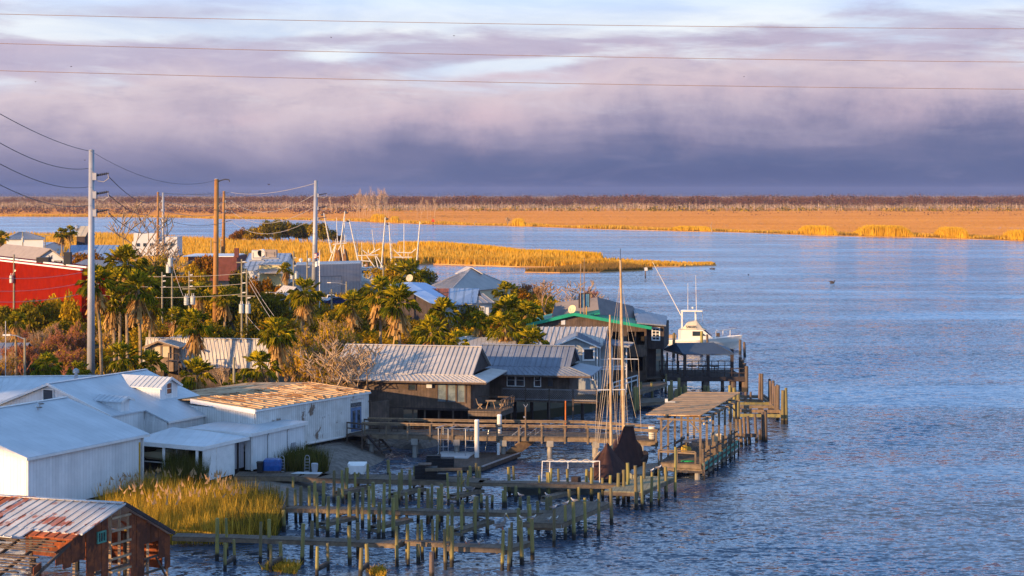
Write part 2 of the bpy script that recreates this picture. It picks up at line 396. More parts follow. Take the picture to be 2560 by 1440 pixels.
MT['pile_old']=pilemat('old_dark_piling',(.16,.11,.09),(.09,.07,.06))
MT['pile_brown']=pilemat('brown_piling',(.36,.24,.13),(.22,.14,.09))  # warm pale brown timber
MT['concrete']=pmat('concrete',(.33,.31,.28),.85,col2=(.25,.24,.22),ns=1.5,streak=(1.5,.3))
MT['white_pipe']=pmat('white_piling_sleeve',(.72,.70,.66),.4,ns=2,amt=.3)
MT['alu']=pmat('aluminium_tube',(.55,.56,.58),.35,metal=.6,ns=3)
MT['black']=pmat('black_plastic',(.018,.018,.022),.6,ns=3)
MT['dark']=pmat('interior_shade',(.03,.027,.025),.9,ns=2)  # near-black: shade inside and under buildings is put into the colour
MT['glass']=glassmat('window_glass')
MT['curtain']=pmat('curtained_glass',(.20,.25,.27),.15,col2=(.10,.13,.15),ns=1.2,spec=.7)
MT['green_trim']=pmat('green_roof_edge',(.01,.30,.17),.55,ns=1.5,amt=.6)
MT['green_rail']=pmat('faded_green_fender_boards',(.10,.30,.22),.8,ns=3)
MT['tan_wall']=pmat('tan_shingles',(.36,.30,.26),.8,col2=(.30,.25,.22),ns=1)
MT['grey_siding']=pmat('pale_grey_siding',(.34,.37,.38),.7,col2=(.28,.31,.32),ns=1,stripe=.3,sdark=.6,sw=.08,axis=0)
MT['red_brick']=pmat('red_painted_brick',(.25,.012,.001),.95,col2=(.19,.008,.001),ns=.8,fine=.4,spec=.05)
MT['brick']=pmat('dark_red_brick',(.16,.05,.04),.9,ns=.8)
MT['warehouse']=pmat('grey_ribbed_siding',(.36,.34,.36),.6,col2=(.31,.30,.32),ns=.2,stripe=.75,sdark=.6,sw=.15)
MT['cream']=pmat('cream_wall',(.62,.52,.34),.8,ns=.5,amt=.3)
MT['pale_wall']=pmat('pale_wall',(.58,.60,.62),.8,ns=.5,amt=.3)
MT['steel_grey']=pmat('galvanised_steel_pole',(.40,.41,.44),.45,col2=(.33,.34,.38),ns=.6,metal=.2)
MT['steel_rust']=pmat('weathering_steel_pole',(.40,.20,.055),.75,col2=(.30,.14,.045),ns=.4)
MT['wood_pole']=pmat('utility_pole_wood',(.30,.27,.18),.85,col2=(.22,.19,.14),ns=2)
MT['wire']=pmat('bright_wire',(.42,.38,.36),.6,ns=1)
MT['wire_dark']=pmat('dark_wire',(.06,.06,.08),.6,ns=1)
MT['wire_orange']=pmat('orange_cable',(.50,.30,.17),.6,ns=1)  # orange brown cable colour
MT['hull_white']=pmat('white_boat_paint',(.74,.70,.62),.35,col2=(.66,.62,.55),ns=.8,amt=.5)
MT['cream_canvas']=pmat('cream_canvas',(.62,.55,.43),.7,ns=1.2,amt=.5)
MT['antifoul']=pmat('antifouling',(.20,.15,.10),.7,ns=2)
MT['sailcloth']=pmat('dark_brown_tarpaulin',(.055,.022,.018),.85,col2=(.03,.012,.012),ns=1.6)
MT['mast']=pmat('varnished_spar',(.50,.36,.20),.5,col2=(.36,.24,.13),ns=2)
MT['rope']=pmat('pale_rope',(.52,.44,.34),.8,ns=3)
MT['blue_wrap']=pmat('blue_shrink_wrap',(.015,.10,.36),.3,col2=(.01,.05,.22),ns=3)
MT['yellow']=pmat('yellow_paint',(.55,.33,.03),.6,ns=2)
MT['orange']=pmat('orange_paint',(.6,.16,.02),.6,ns=2)
MT['bird_white']=pmat('white_feathers',(.72,.70,.68),.8,ns=8)
MT['bird_grey']=pmat('grey_brown_feathers',(.22,.20,.19),.8,ns=8)
MT['bird_dark']=pmat('dark_feathers',(.05,.04,.04),.8,ns=8)
MT['beach']=pmat('shell_beach',(.30,.26,.23),.95,col2=(.16,.14,.12),ns=2.2,fine=.6,bump=1.0)
MT['ground']=pmat('town_ground',(.06,.05,.025),.95,col2=(.035,.035,.015),ns=.25,fine=.4)
MT['asphalt']=pmat('asphalt',(.12,.12,.13),.9,ns=.6)
MT['dry_grass']=pmat('dry_lawn',(.50,.33,.12),.95,ns=.2,amt=.4)
MT['net']=pmat('hanging_nets',(.10,.06,.05),.95,col2=(.28,.13,.03),ns=.9)
GOLD=[(.42,.20,.012),(.66,.36,.03),(.52,.25,.015),(.74,.46,.08),(.30,.17,.015)]
MT['reed']=leafmat('golden_reeds',GOLD,.35,.05)
MT['reed_bright']=leafmat('bright_yellow_reeds',[(.62,.36,.02),(.74,.46,.04),(.55,.30,.02)],.35,.05)
MT['reed_dark']=leafmat('brown_reeds',[(.22,.12,.03),(.32,.19,.05),(.16,.10,.03)],.3,.05)
MT['reed_near']=leafmat('shore_reeds',[(.40,.22,.015),(.70,.40,.03),(.18,.13,.015),(.78,.48,.06),(.12,.10,.015)],.35,.25)
MT['reed_green']=leafmat('green_shore_reeds',[(.04,.055,.015),(.08,.09,.02),(.14,.12,.03),(.03,.04,.012)],.35,.25)
MT['far_trunk2']=pmat('pale_cypress_bark',(.62,.44,.30),.9,col2=(.48,.34,.23),ns=1)
MT['plume']=leafmat('reed_plumes',[(.42,.25,.12),(.52,.33,.18)],.4,1)
MT['palm']=leafmat('palm_fronds',[(.09,.12,.008),(.34,.29,.015),(.62,.46,.02),(.05,.08,.01),(.44,.35,.015)],.3,.8)
MT['palm_dead']=leafmat('dead_palm_fronds',[(.44,.24,.07),(.60,.38,.14),(.24,.11,.03)],.25,.8)
MT['palm_trunk']=pmat('palm_trunk',(.34,.25,.15),.9,col2=(.22,.15,.09),ns=3,bump=.5)
MT['leaf_dark']=leafmat('dark_evergreen_leaves',[(.016,.026,.005),(.08,.08,.008),(.26,.19,.012),(.02,.032,.006)],.2,.5)  # leaf ramps: dark shade and gold sun highlights are put into the tones
MT['leaf_olive']=leafmat('olive_leaves',[(.08,.07,.008),(.36,.24,.012),(.56,.34,.015),(.045,.045,.007)],.25,.5)
MT['leaf_rust']=leafmat('russet_leaves',[(.32,.10,.007),(.56,.20,.01),(.12,.055,.008),(.42,.21,.012)],.3,.5)
MT['leaf_gold']=leafmat('golden_leaves',[(.66,.37,.012),(.80,.48,.02),(.42,.25,.01),(.20,.14,.012)],.35,.5)
MT['twig']=pmat('bare_twigs',(.44,.28,.15),.9,col2=(.28,.16,.08),ns=2)
MT['twig_grey']=pmat('pale_grey_branches',(.44,.31,.19),.9,col2=(.28,.19,.12),ns=2)
MT['twig_red']=pmat('reddish_twigs',(.40,.15,.08),.9,col2=(.24,.09,.05),ns=2)
MT['bark']=pmat('grey_bark',(.16,.12,.09),.95,col2=(.10,.08,.06),ns=2)
MT['far_twig']=leafmat('far_bare_crowns',[(.17,.07,.05),(.27,.125,.085),(.10,.05,.04),(.21,.10,.065),(.06,.05,.035)],.3,.02)
MT['far_trunk']=leafmat('far_pale_trunks',[(.38,.27,.20),(.22,.15,.11),(.48,.36,.28)],.1,.02)
MT['far_dark']=leafmat('far_pine_wood',[(.035,.035,.04),(.05,.045,.045),(.03,.04,.035)],.1,.01)
MT['cypress']=leafmat('cypress_crowns',[(.34,.20,.10),(.44,.28,.15),(.26,.15,.09)],.3,.1)
MT['marsh']=M_=D.materials.new('marsh_grass_flat');M_.use_nodes=True;t=NT(M_.node_tree);t.n.clear()
ob=t.node('ShaderNodeTexCoord').outputs['Object']
a_=t.noise(t.scale(ob,(.0022,.016,1)),1.0,6,.62,.4);b_=t.noise(t.scale(ob,(.02,.05,1)),1.0,5,.65)
c=t.mix(t.smooth(a_,.38,.62),(.46,.235,.085),(.58,.34,.14));c=t.mix(t.m('MULTIPLY',t.smooth(b_,.5,.75),.6),c,(.24,.12,.06))
p=t.node('ShaderNodeBsdfDiffuse');t.put(p.inputs[0],c);o=t.node('ShaderNodeOutputMaterial');t.l.new(p.outputs[0],o.inputs[0])
# ---------------------------------------------------------------- water, land
def sheet(name,pts,z,m,label=None):
    mb=MB();mb.poly([(p[0],p[1],z)for p in pts]);o=mb.build(name,m)
    if o.data.polygons[0].normal.z<0:o.data.flip_normals()
    o['kind']='structure';return o
sheet('river',[(-7000,30),(7000,30),(7000,8200),(-7000,8200)],0.0,MT['water'])
def land(name,pts,z,m,skirt=1.2):
    mb=MB();mb.prism([(p[0],p[1],z-skirt)for p in pts],(0,0,skirt));o=mb.build(name,m);o['kind']='structure';return o
SHORE=[(-900,540),(-300,541),(0,541.5),(300,543),(480,545),(520,547),(700,549),(870,553),(960,556.5),(1060,561),(1180,564),(1300,566),(1400,569.5),(1500,573),(1600,575.5),
         (1700,578),(1800,580),(1900,583),(2000,587),(2100,590),(2200,592),(2300,594),(2430,598),(2560,602),(2800,607),(3300,618)]
sh=[G(x,y,0)for x,y in SHORE]
land('marsh',[(-6900,1450)]+[(p.x,p.y)for p in sh]+[(6900,sh[-1].y),(6900,8100),(-6900,8100)],.15,MT['marsh'])
inlet=[G(x,y,.15)for x,y in[(2415,570.5),(2480,568.0),(2560,567),(2900,566),(2900,573),(2560,573.5),(2500,572.5)]]
sheet('inlet_water',inlet,.154,MT['water'])
ISF=[(1791,664),(1700,667),(1600,668.5),(1500,669),(1300,668),(1180,664),(1080,661),(1000,664),(900,668),(820,680),(700,690),(400,690),(-300,690)]
ISB=[(-500,592),(100,592),(250,590),(440,600),(620,606),(830,616),(1000,621),(1180,630),(1300,640),(1500,649),(1700,657),(1780,661)]
isl=[G(x,y,.0)for x,y in ISF+ISB]
land('reed_island',[(p.x,p.y)for p in isl],.25,MT['marsh'])
isl2=[G(x,y,0)for x,y in[(1312,681),(1400,682.5),(1500,681),(1600,677),(1633,674),(1600,672),(1450,673),(1330,677)]]
land('reed_spit',[(p.x,p.y)for p in isl2],.2,MT['marsh'])
LAND=[(-900,1300),(300,1300),(470,1300),(560,1262),(590,1216),(640,1195),(745,1160),(755,1118),(872,1096),(905,1085),(960,1078),(1090,1066),(1200,1060),(1330,1052),(1480,1030),(1560,990),
        (1640,965),(1665,935),(1655,885),(1590,835),(1500,790),(1400,765),(1330,742),(1240,722),(1120,714),(1060,712),(970,724),(900,732),(860,705),(700,690),(400,690),(-900,690)]
lp=[G(x,y,0)for x,y in LAND]
land('town_ground',[(p.x,p.y)for p in lp],.9,MT['ground'],1.9)
def smoothpoly(pts,z,name,m,steps=3):
    pts=[Vector(p)for p in pts];n=len(pts);out=[]
    for i in range(n):
        a,b,c,d=pts[i-1],pts[i],pts[(i+1)%n],pts[(i+2)%n]
        for k in range(steps):
            t_=k/steps
            out.append(.5*((2*b)+(-a+c)*t_+(2*a-5*b+4*c-d)*t_**2+(-a+3*b-3*c+d)*t_**3))
    return out
# shell beaches: shallow cones of shell and stone that run into the water
def beach(name,pts,top,z):
    out=smoothpoly([G(x,y,0)for x,y in pts],0,'',None);c=G(*top,z);mb=MB()
    k=8;rings=[]
    for r in range(k+1):
        f=r/k
        ring=[]
        for p in out:
            q=Vector((p.x,p.y,0)).lerp(Vector((c.x,c.y,0)),f*.97)
            ring.append(Vector((q.x,q.y,z*math.sin(f*math.pi/2)-.05+random.uniform(-.05,.05)*(r>0))))
        rings.append(ring)
    mb.loft(rings);o=mb.build(name,MT['beach'],smooth=False);o['kind']='structure'
beach('shell_beach',[(640,1190),(700,1198),(780,1196),(860,1186),(935,1165),(968,1144),(960,1122),(1000,1110),(1010,1090),(960,1066),(860,1070),(740,1090),(650,1140)],(790,1118),1.35)
beach('shell_bank',[(540,1280),(640,1285),(720,1268),(790,1244),(825,1218),(790,1195),(640,1180),(540,1200)],(630,1215),1.0)
beach('stony_bank',[(980,1118),(1060,1122),(1110,1106),(1090,1092),(1010,1092)],(1040,1103),.7)

# ---------------------------------------------------------------- reeds and far woods (nobody could count them)
def blades(n,fx,hmin,hmax,wd,m,name,label,lean=.12,clump=None,z0=.2,cat=None,aj=.7):
    """n upright tapering leaves; fx(k) gives k base points (x, y)"""
    xy=fx(n);n=len(xy);h=RNG.uniform(hmin,hmax,n)
    if clump is not None:h=h*clump(xy)
    a=RNG.normal(-.45,aj,n);w_=wd*RNG.uniform(.6,1.4,n)
    lx,ly=RNG.normal(0,lean,n)*h,RNG.normal(0,lean,n)*h
    dx,dy=np.cos(a)*w_,np.sin(a)*w_*.6
    V=np.zeros((n,3,3));V[:,0]=np.c_[xy[:,0]-dx,xy[:,1]-dy,np.full(n,z0)];V[:,1]=np.c_[xy[:,0]+dx,xy[:,1]+dy,np.full(n,z0)]
    V[:,2]=np.c_[xy[:,0]+lx,xy[:,1]+ly,z0+h]
    o=mesh_np(name,V.reshape(-1,3),np.arange(n*3).reshape(-1,3),m)
    o['kind']='stuff';o['label']=label;return o
def in_poly(xy,poly):
    x,y=xy[:,0],xy[:,1];c=np.zeros(len(xy),bool);n=len(poly)
    for i in range(n):
        x0,y0=poly[i];x1,y1=poly[(i+1)%n]
        if y0==y1:continue
        c^=((y0>y)!=(y1>y))&(x<(x1-x0)*(y-y0)/(y1-y0)+x0)
    return c
def scatter_poly(poly):
    a=np.array(poly);lo,hi=a.min(0),a.max(0)
    def f(n):
        q=RNG.uniform(lo,hi,(int(n*6),2));q=q[in_poly(q,poly)];return q[:n]
    return f
def along(pts,width,back=0.0):
    pts=np.array(pts);seg=np.linalg.norm(np.diff(pts,axis=0),axis=1);cum=np.r_[0,np.cumsum(seg)]
    def f(n):
        s=RNG.uniform(0,cum[-1],n);k=np.clip(np.searchsorted(cum,s)-1,0,len(seg)-1);t_=(s-cum[k])/seg[k]
        q=pts[k]+(pts[k+1]-pts[k])*t_[:,None];q[:,1]+=back+RNG.uniform(0,width,n);return q
    return f
def wob(sc,lo,hi,seed=0):
    r=np.random.default_rng(seed);ph=r.uniform(0,6.28,(6,2));fr=r.uniform(.5,2.5,(6,2))/sc
    def f(xy):
        v=sum(np.sin(xy[:,0]*fr[i,0]+ph[i,0])*np.sin(xy[:,1]*fr[i,1]+ph[i,1])for i in range(6))/6
        return np.clip(lo+(hi-lo)*(.5+v*1.3),lo,hi)
    return f
isp=[(p.x,p.y)for p in isl]
tip_=G(1791,664)
def taper(f,L=55):return lambda xy:f(xy)*np.clip((tip_.x+4-xy[:,0])/L,.25,1)
# visible right-hand part of the island is denser than the part behind the town
isr=[p for p in isp if True]
blades(52000,scatter_poly(isp),1.9,3.1,.26,MT['reed'],'island_reeds','golden reeds covering the low island in the river',clump=taper(wob(14,.6,1.2,3)),cat='reeds')
front=[(G(x,y+.0,0).x,G(x,y,0).y)for x,y in[(1789,663.5),(1700,666.5),(1600,668),(1500,668.5),(1300,667.5),(1180,663.5),(1080,660.5),(1000,663),(900,667)]]
blades(22000,along(front,9,.3),1.9,3.2,.20,MT['reed'],'island_edge_reeds','taller golden reeds along the near edge of the island',clump=taper(wob(8,.55,1.15,4)))
blades(9000,along([G(x,y).to_2d()for x,y in[(1000,621.5),(1180,630.5),(1300,640),(1500,649.5)]],14,-14),2.2,3.6,.3,MT['reed_bright'],'back_edge_reeds','orange gold reeds along the far edge of the island',clump=wob(22,.6,1.15,6))
blades(9000,scatter_poly([(p.x,p.y)for p in isl2]),1.0,2.0,.12,MT['reed_dark'],'spit_reeds','brown reeds on the small spit before the island',clump=wob(9,.5,1.1,5))
shp=[(p.x,p.y)for p in sh]
blades(30000,along(shp,16,.5),1.0,2.2,.34,MT['reed'],'far_bank_reeds','pale golden reeds fringing the far bank of the river',clump=wob(30,.5,1.2,8),z0=.4)
blades(16000,along([q for q in shp if 50<q[0]<1200],4,.2),.5,1.7,.3,MT['reed_dark'],'far_bank_sedge','dark brown sedge at the foot of the far bank',clump=wob(9,.1,1.1,9),z0=.0)
def clumpline(x0,x1,n,hh,name,label):
    pts=[G(x,np.interp(x,[a for a,b in SHORE],[b for a,b in SHORE]),0).to_2d()for x in np.linspace(x0,x1,6)]
    L=abs(pts[-1][0]-pts[0][0]);cx=(pts[-1][0]+pts[0][0])/2
    blades(n,along(pts,14,.3),hh*.8,hh*1.25,.34,MT['reed_bright'],name,label,clump=lambda xy:np.clip(1.15-np.abs((xy[:,0]-cx)/(L*.5))**3*.8,.3,1),z0=.3)
for i,(a,b,n,hh,lab)in enumerate([(2005,2095,3600,4.0,'tall yellow reed stand on the far bank, smaller one left of the longest stand'),(2148,2285,5200,4.6,'longest tall yellow reed stand on the far bank'),
                           (2352,2425,3000,4.4,'tall yellow reed stand on the far bank, right of the longest one'),(2525,2600,900,4,'yellow reeds on the far bank cut by the right picture edge'),(1280,1312,800,4.2,'small square yellow reed stand on the far bank'),
                           (925,965,1100,5.0,'yellow reeds at the foot of the bare cypresses'),(975,995,700,4.0,'small yellow reed patch beside the cypresses'),(1680,1790,1300,2.4,'low yellow reeds around the bare snag on the far bank')]):
    clumpline(a,b,n,hh,'reed_stand',lab)
mp=[(p.x,p.y+8)for p in sh[6:-1]]+[(950,1980),(-400,2000)]
def marshpts(n):
    v=RNG.uniform(0,1,n)**1.0;d=780+(2250-780)*v;x=(RNG.uniform(-150,2750,n)-1280)/F*d;q=np.c_[x,d]
    k=d>np.interp(x,[p.x for p in sh],[p.y for p in sh])+6;return q[k]
MT['marsh_grass']=leafmat('dead_marsh_grass',[(.19,.085,.03),(.32,.16,.05),(.39,.205,.07),(.46,.26,.09),(.26,.125,.04)],.2,1.0,.10,(.0022,.013,1))
blades(150000,marshpts,.5,.8,1.5,MT['marsh_grass'],'marsh_grass','dry orange brown grass all over the far marsh',z0=.1,lean=.12,aj=.15,clump=wob(60,.5,1.2,11))
# low scrub dots over the marsh
def bushes_far(n,fx,s0,s1,m,name,label,z0=.5,hgt=1.0,per=14,flat=1.0):
    c=fx(n);n=len(c);s_=RNG.uniform(s0,s1,n);V=[]
    off=RNG.normal(0,.38,(n,per,3));off[:,:,2]=np.abs(off[:,:,2])*hgt;off*=s_[:,None,None];off[:,:,0]*=flat
    cen=np.zeros((n,per,3));cen[:,:,:2]=c[:,None,:];cen[:,:,2]=z0;cen+=off
    r=(s_[:,None]*RNG.uniform(.12,.26,(n,per)))[...,None,None]
    tri=RNG.normal(0,1,(n,per,3,3));tri/=np.linalg.norm(tri,axis=-1,keepdims=True)
    V=cen[:,:,None,:]+tri*r
    o=mesh_np(name,V.reshape(-1,3),np.arange(V.size//3).reshape(-1,3),m);o['kind']='stuff';o['label']=label;return o
def far_wood(n,fx,hmin,hmax,m,name,label,crown=.55,per=26,tw=.2,z0=.5,spread=.22):
    """bare swamp trees: pale trunks under a haze of twigs"""
    c=fx(n);n=len(c);h=RNG.uniform(hmin,hmax,n)
    h=h*(.86+.16*np.sin(c[:,0]/37+c[:,1]/90)*np.sin(c[:,0]/113+1)+.06*np.sin(c[:,0]/11))
    off=RNG.normal(0,1,(n,per,3));off[:,:,:2]*=(h*spread)[:,None,None]*.7
    zc=np.clip(RNG.normal(1-crown*.45,crown*.28,(n,per)),.25,1.0)*h[:,None]
    cen=np.zeros((n,per,3));cen[:,:,:2]=c[:,None,:]+off[:,:,:2];cen[:,:,2]=z0+zc
    r=(h[:,None]*RNG.uniform(.035,.08,(n,per)))[...,None,None]
    tri=RNG.normal(0,1,(n,per,3,3));tri/=np.linalg.norm(tri,axis=-1,keepdims=True)
    V=(cen[:,:,None,:]+tri*r);V[...,2]=np.clip(V[...,2],z0,None)
    o=mesh_np(name,V.reshape(-1,3),np.arange(V.size//3).reshape(-1,3),m);o['kind']='stuff';o['label']=label
    # trunks
    k=n;w_=tw*RNG.uniform(.6,1.5,k);V2=np.zeros((k,4,3));th=h*RNG.uniform(.45,.85,k)
    V2[:,0]=np.c_[c[:,0]-w_,c[:,1],np.full(k,z0)];V2[:,1]=np.c_[c[:,0]+w_,c[:,1]-w_,np.full(k,z0)]
    V2[:,2]=np.c_[c[:,0]+w_*.5,c[:,1]-w_,z0+th];V2[:,3]=np.c_[c[:,0]-w_*.5,c[:,1],z0+th]
    o2=mesh_np(name+'_trunks',V2.reshape(-1,3),np.arange(k*4).reshape(-1,4),MT['far_trunk']);o2['kind']='stuff';o2['label']=label+', its pale trunks'
def band(x0,x1,d0,d1):
    def f(n):
        d=RNG.uniform(d0,d1,n);x=(RNG.uniform(x0,x1,n)-1280)/F*d;return np.c_[x,d]
    return f
far_wood(1500,band(850,2700,1900,2150),12.5,18.5,MT['far_twig'],'swamp_wood','bare swamp wood standing across the marsh',per=64)
far_wood(2200,band(300,2700,2150,2700),13,17,MT['far_twig'],'deep_swamp_wood','bare wood behind the front rows of the swamp',per=52)
far_wood(900,band(-100,900,2300,2900),10.5,14.5,MT['far_twig'],'left_swamp_wood','thin bare wood beyond the river on the left',per=46)
far_wood(300,band(-100,900,1750,2200),6,13,MT['far_twig'],'scattered_marsh_trees','scattered bare trees on the left marsh',per=30,spread=.35)
bushes_far(420,band(-100,900,1640,2100),4,8,MT['far_twig'],'marsh_scrub','brown scrub on the left marsh',flat=1.6,per=20)
bushes_far(160,band(850,2600,1850,1960),4,8,MT['leaf_olive'],'wood_edge_scrub','green scrub at the foot of the swamp wood',flat=1.8,per=18)
bushes_far(70,band(1700,2600,1500,1880),2,5,MT['far_twig'],'marsh_tussocks','dark tussocks on the open marsh',flat=2.5,per=10,hgt=.5)
bushes_far(60,band(900,2700,1860,1960),5,8,MT['leaf_dark'],'palmetto_edge','dark green palmettos before the swamp wood',per=20)
far_wood(5200,band(-300,2900,4300,6500),15,23.5,MT['far_dark'],'distant_pine_wood','dark blue wood on the horizon',per=16,tw=.1,spread=.4,crown=1.4)

def bare_tree(h,levels=5,seed=1,spread=.75,r0=.16,thin=.0,up=.35,m=None,nb=(2,3),lean=(0,0),seglen=None,rmin=None):
    """recursive limbs, returned as (verts, tri prisms)"""
    r=random.Random(seed);mb=MB()
    def grow(p,d,L,rad,lev):
        k=2 if lev<levels-1 else 1
        q=p
        for i in range(k):
            d=(d+Vector((r.gauss(0,.16),r.gauss(0,.16),r.gauss(0,.08)))).normalized()
            e=q+d*L/k;mb.cyl(q,e,rad*(1-.35*i/k),rad*(1-.35*(i+1)/k),4 if lev>1 else 6);q=e
        if lev>=levels:return
        for j in range(r.randint(*nb)):
            a=r.uniform(0,6.28);t_=Vector((math.cos(a),math.sin(a),r.uniform(-.1,.6)))
            nd=(d*(1-spread*.45)+t_*spread*r.uniform(.5,1)+UP*up*.4).normalized()
            grow(p.lerp(q,r.uniform(.55,1))if j else q,nd,L*r.uniform(.66,.92),max(rad*r.uniform(.52,.72),rmin),lev+1)
    L0=h*.27 if seglen is None else seglen
    rmin=r0*.16 if rmin is None else rmin
    grow(Vector((0,0,0)),Vector((lean[0],lean[1],1)).normalized(),L0,r0,0)
    return mb
def place_tree(name,px_,py_,d,h,label,cat,m,group=None,leaves=None,nleaf=0,lsize=.2,**kw):
    g=P(px_,py_,d);loc=Vector((g.x,g.y,kw.pop('z',.9)))
    root=empty(name,loc,label,cat,group)
    mb=bare_tree(h,**kw)
    # split stem and limbs into trunk and crown
    o=mb.build('trunk',m,root,uv=False);o.location=(0,0,0)
    me=o.data
    off=loc
    for v in me.vertices:v.co=v.co+off
    if leaves is not None and nleaf:
        pts=np.array([v for v in mb.v]);pts=pts[pts[:,2]>h*.3]
        idx=RNG.integers(0,len(pts),nleaf);c=pts[idx]+RNG.normal(0,.18,(nleaf,3));tri=RNG.normal(0,1,(nleaf,3,3));tri/=np.linalg.norm(tri,axis=-1,keepdims=True)
        V=c[:,None,:]+tri*lsize*RNG.uniform(.5,1,(nleaf,1,1));mesh_np('crown',V.reshape(-1,3),np.arange(nleaf*3).reshape(-1,3),leaves,root)
    return root
# ---------------------------------------------------------------- buildings near the bridge
def V3(p,z):return Vector((p.x,p.y,z))
def window(parent,a,b,z0,z1,out,frame='white_trim',pane='glass',fw=.09,nx=1,ny=1,name='window'):
    """a, b: plan points of the opening on its wall; out: unit vector away from the wall"""
    a,b=Vector((a.x,a.y,0)),Vector((b.x,b.y,0));o=out*.03;d=(b-a).normalized()
    mb=MB()
    for z in(z0,z1):mb.beam(V3(a,z)+o-d*fw/2,V3(b,z)+o+d*fw/2,.08,fw)
    for q in(a,b):mb.beam(V3(q,z0+fw/2)+o,V3(q,z1-fw/2)+o,.079,fw,d)
    for i in range(1,nx):q=a.lerp(b,i/nx);mb.beam(V3(q,z0+fw/2)+o,V3(q,z1-fw/2)+o,.05,fw*.5,d)
    for j in range(1,ny):z=z0+(z1-z0)*j/ny;mb.beam(V3(a,z)+o,V3(b,z)+o,.052,fw*.5)
    f=mb.build(name,MT[frame],parent)
    g=MB();g.prism([V3(a,z0)-o*.2,V3(b,z0)-o*.2,V3(b,z1)-o*.2,V3(a,z1)-o*.2],out*.02)
    pn=g.build('pane',MT[pane]);pn.parent=f;
    wl=Vector((0,0,0));q=f
    while q is not None:wl=wl+Vector(q.location);q=q.parent
    for v in pn.data.vertices:v.co=v.co-wl
    return f
def sub(mb,name,m,parent):
    return mb.build(name,m,parent)
aX=Vector((.454,.891,0));bX=Vector((.891,-.454,0))      # the two directions of the fish house

# --- gabled white metal shed (near, left)
def white_shed():
    ef=G(374,1084,4.7);en=ef-aX*12.3
    R=perp_hit(ef,-bX,167,993);half=(V3(R,0)-V3(ef,0)).length;rz=R.z
    Rn=R-aX*12.3;lf=ef-bX*half*2;ln=en-bX*half*2
    root=empty('metal_shed',V3(en,.9),'white ribbed metal shed with plain low gable roof beside the reeds','shed')
    ins=.35
    def c(p,i,j):return p+aX*i+bX*j
    w0=MB();z0=1.0
    for(p,q,i,j,k,l)in((en,ef,ins,-.4,-ins,-.4),(en,ln,ins,-.4,ins,.4),(ef,lf,-ins,-.4,-ins,.4),(ln,lf,ins,.4,-ins,.4)):
        w0.wall(c(p,i,j),c(q,k,l),z0,4.7-.02,.12)
    wl=w0.build('wall',MT['white_metal'],root)
    g=MB()
    for base,s_ in((en,ins-.06),(ef,-ins-.06)):
        A_,B_=c(base,s_,-.5),c(base-bX*half*2,s_,.5);C_=c(base-bX*half,s_,0)
        g.prism([V3(A_,4.66),V3(B_,4.66),V3(C_,rz-.14)],aX*.12)
    g.build('gable',MT['white_metal'],root)
    r=MB();r.slab([V3(en,4.7),V3(ef,4.7),V3(R,rz),V3(Rn,rz)],.1);r.slab([V3(ln,4.7),V3(Rn,rz),V3(R,rz),V3(lf,4.7)],.1)
    rf=r.build('roof',MT['white_roof'],root)
    t_=MB();t_.beam(V3(en,4.58),V3(ef,4.58),.06,.16);t_.beam(V3(en,4.6)-aX*.03,V3(Rn,rz-.1)-aX*.03,.06,.2);t_.beam(V3(ln,4.6)-aX*.03,V3(Rn,rz-.1)-aX*.03,.06,.2)
    t_.beam(V3(Rn,rz+.03),V3(R,rz+.03),.3,.04)
    t_.build('fascia',MT['white_trim'],root)
    cr=MB()
    for i in(ins,12.3-ins):cr.beam(V3(c(en,i,-.33),z0),V3(c(en,i,-.33),4.5),.14)
    cr.build('corner_trim',MT['white_trim'],root)
    return en,ef,R,rz,half
SH=white_shed()

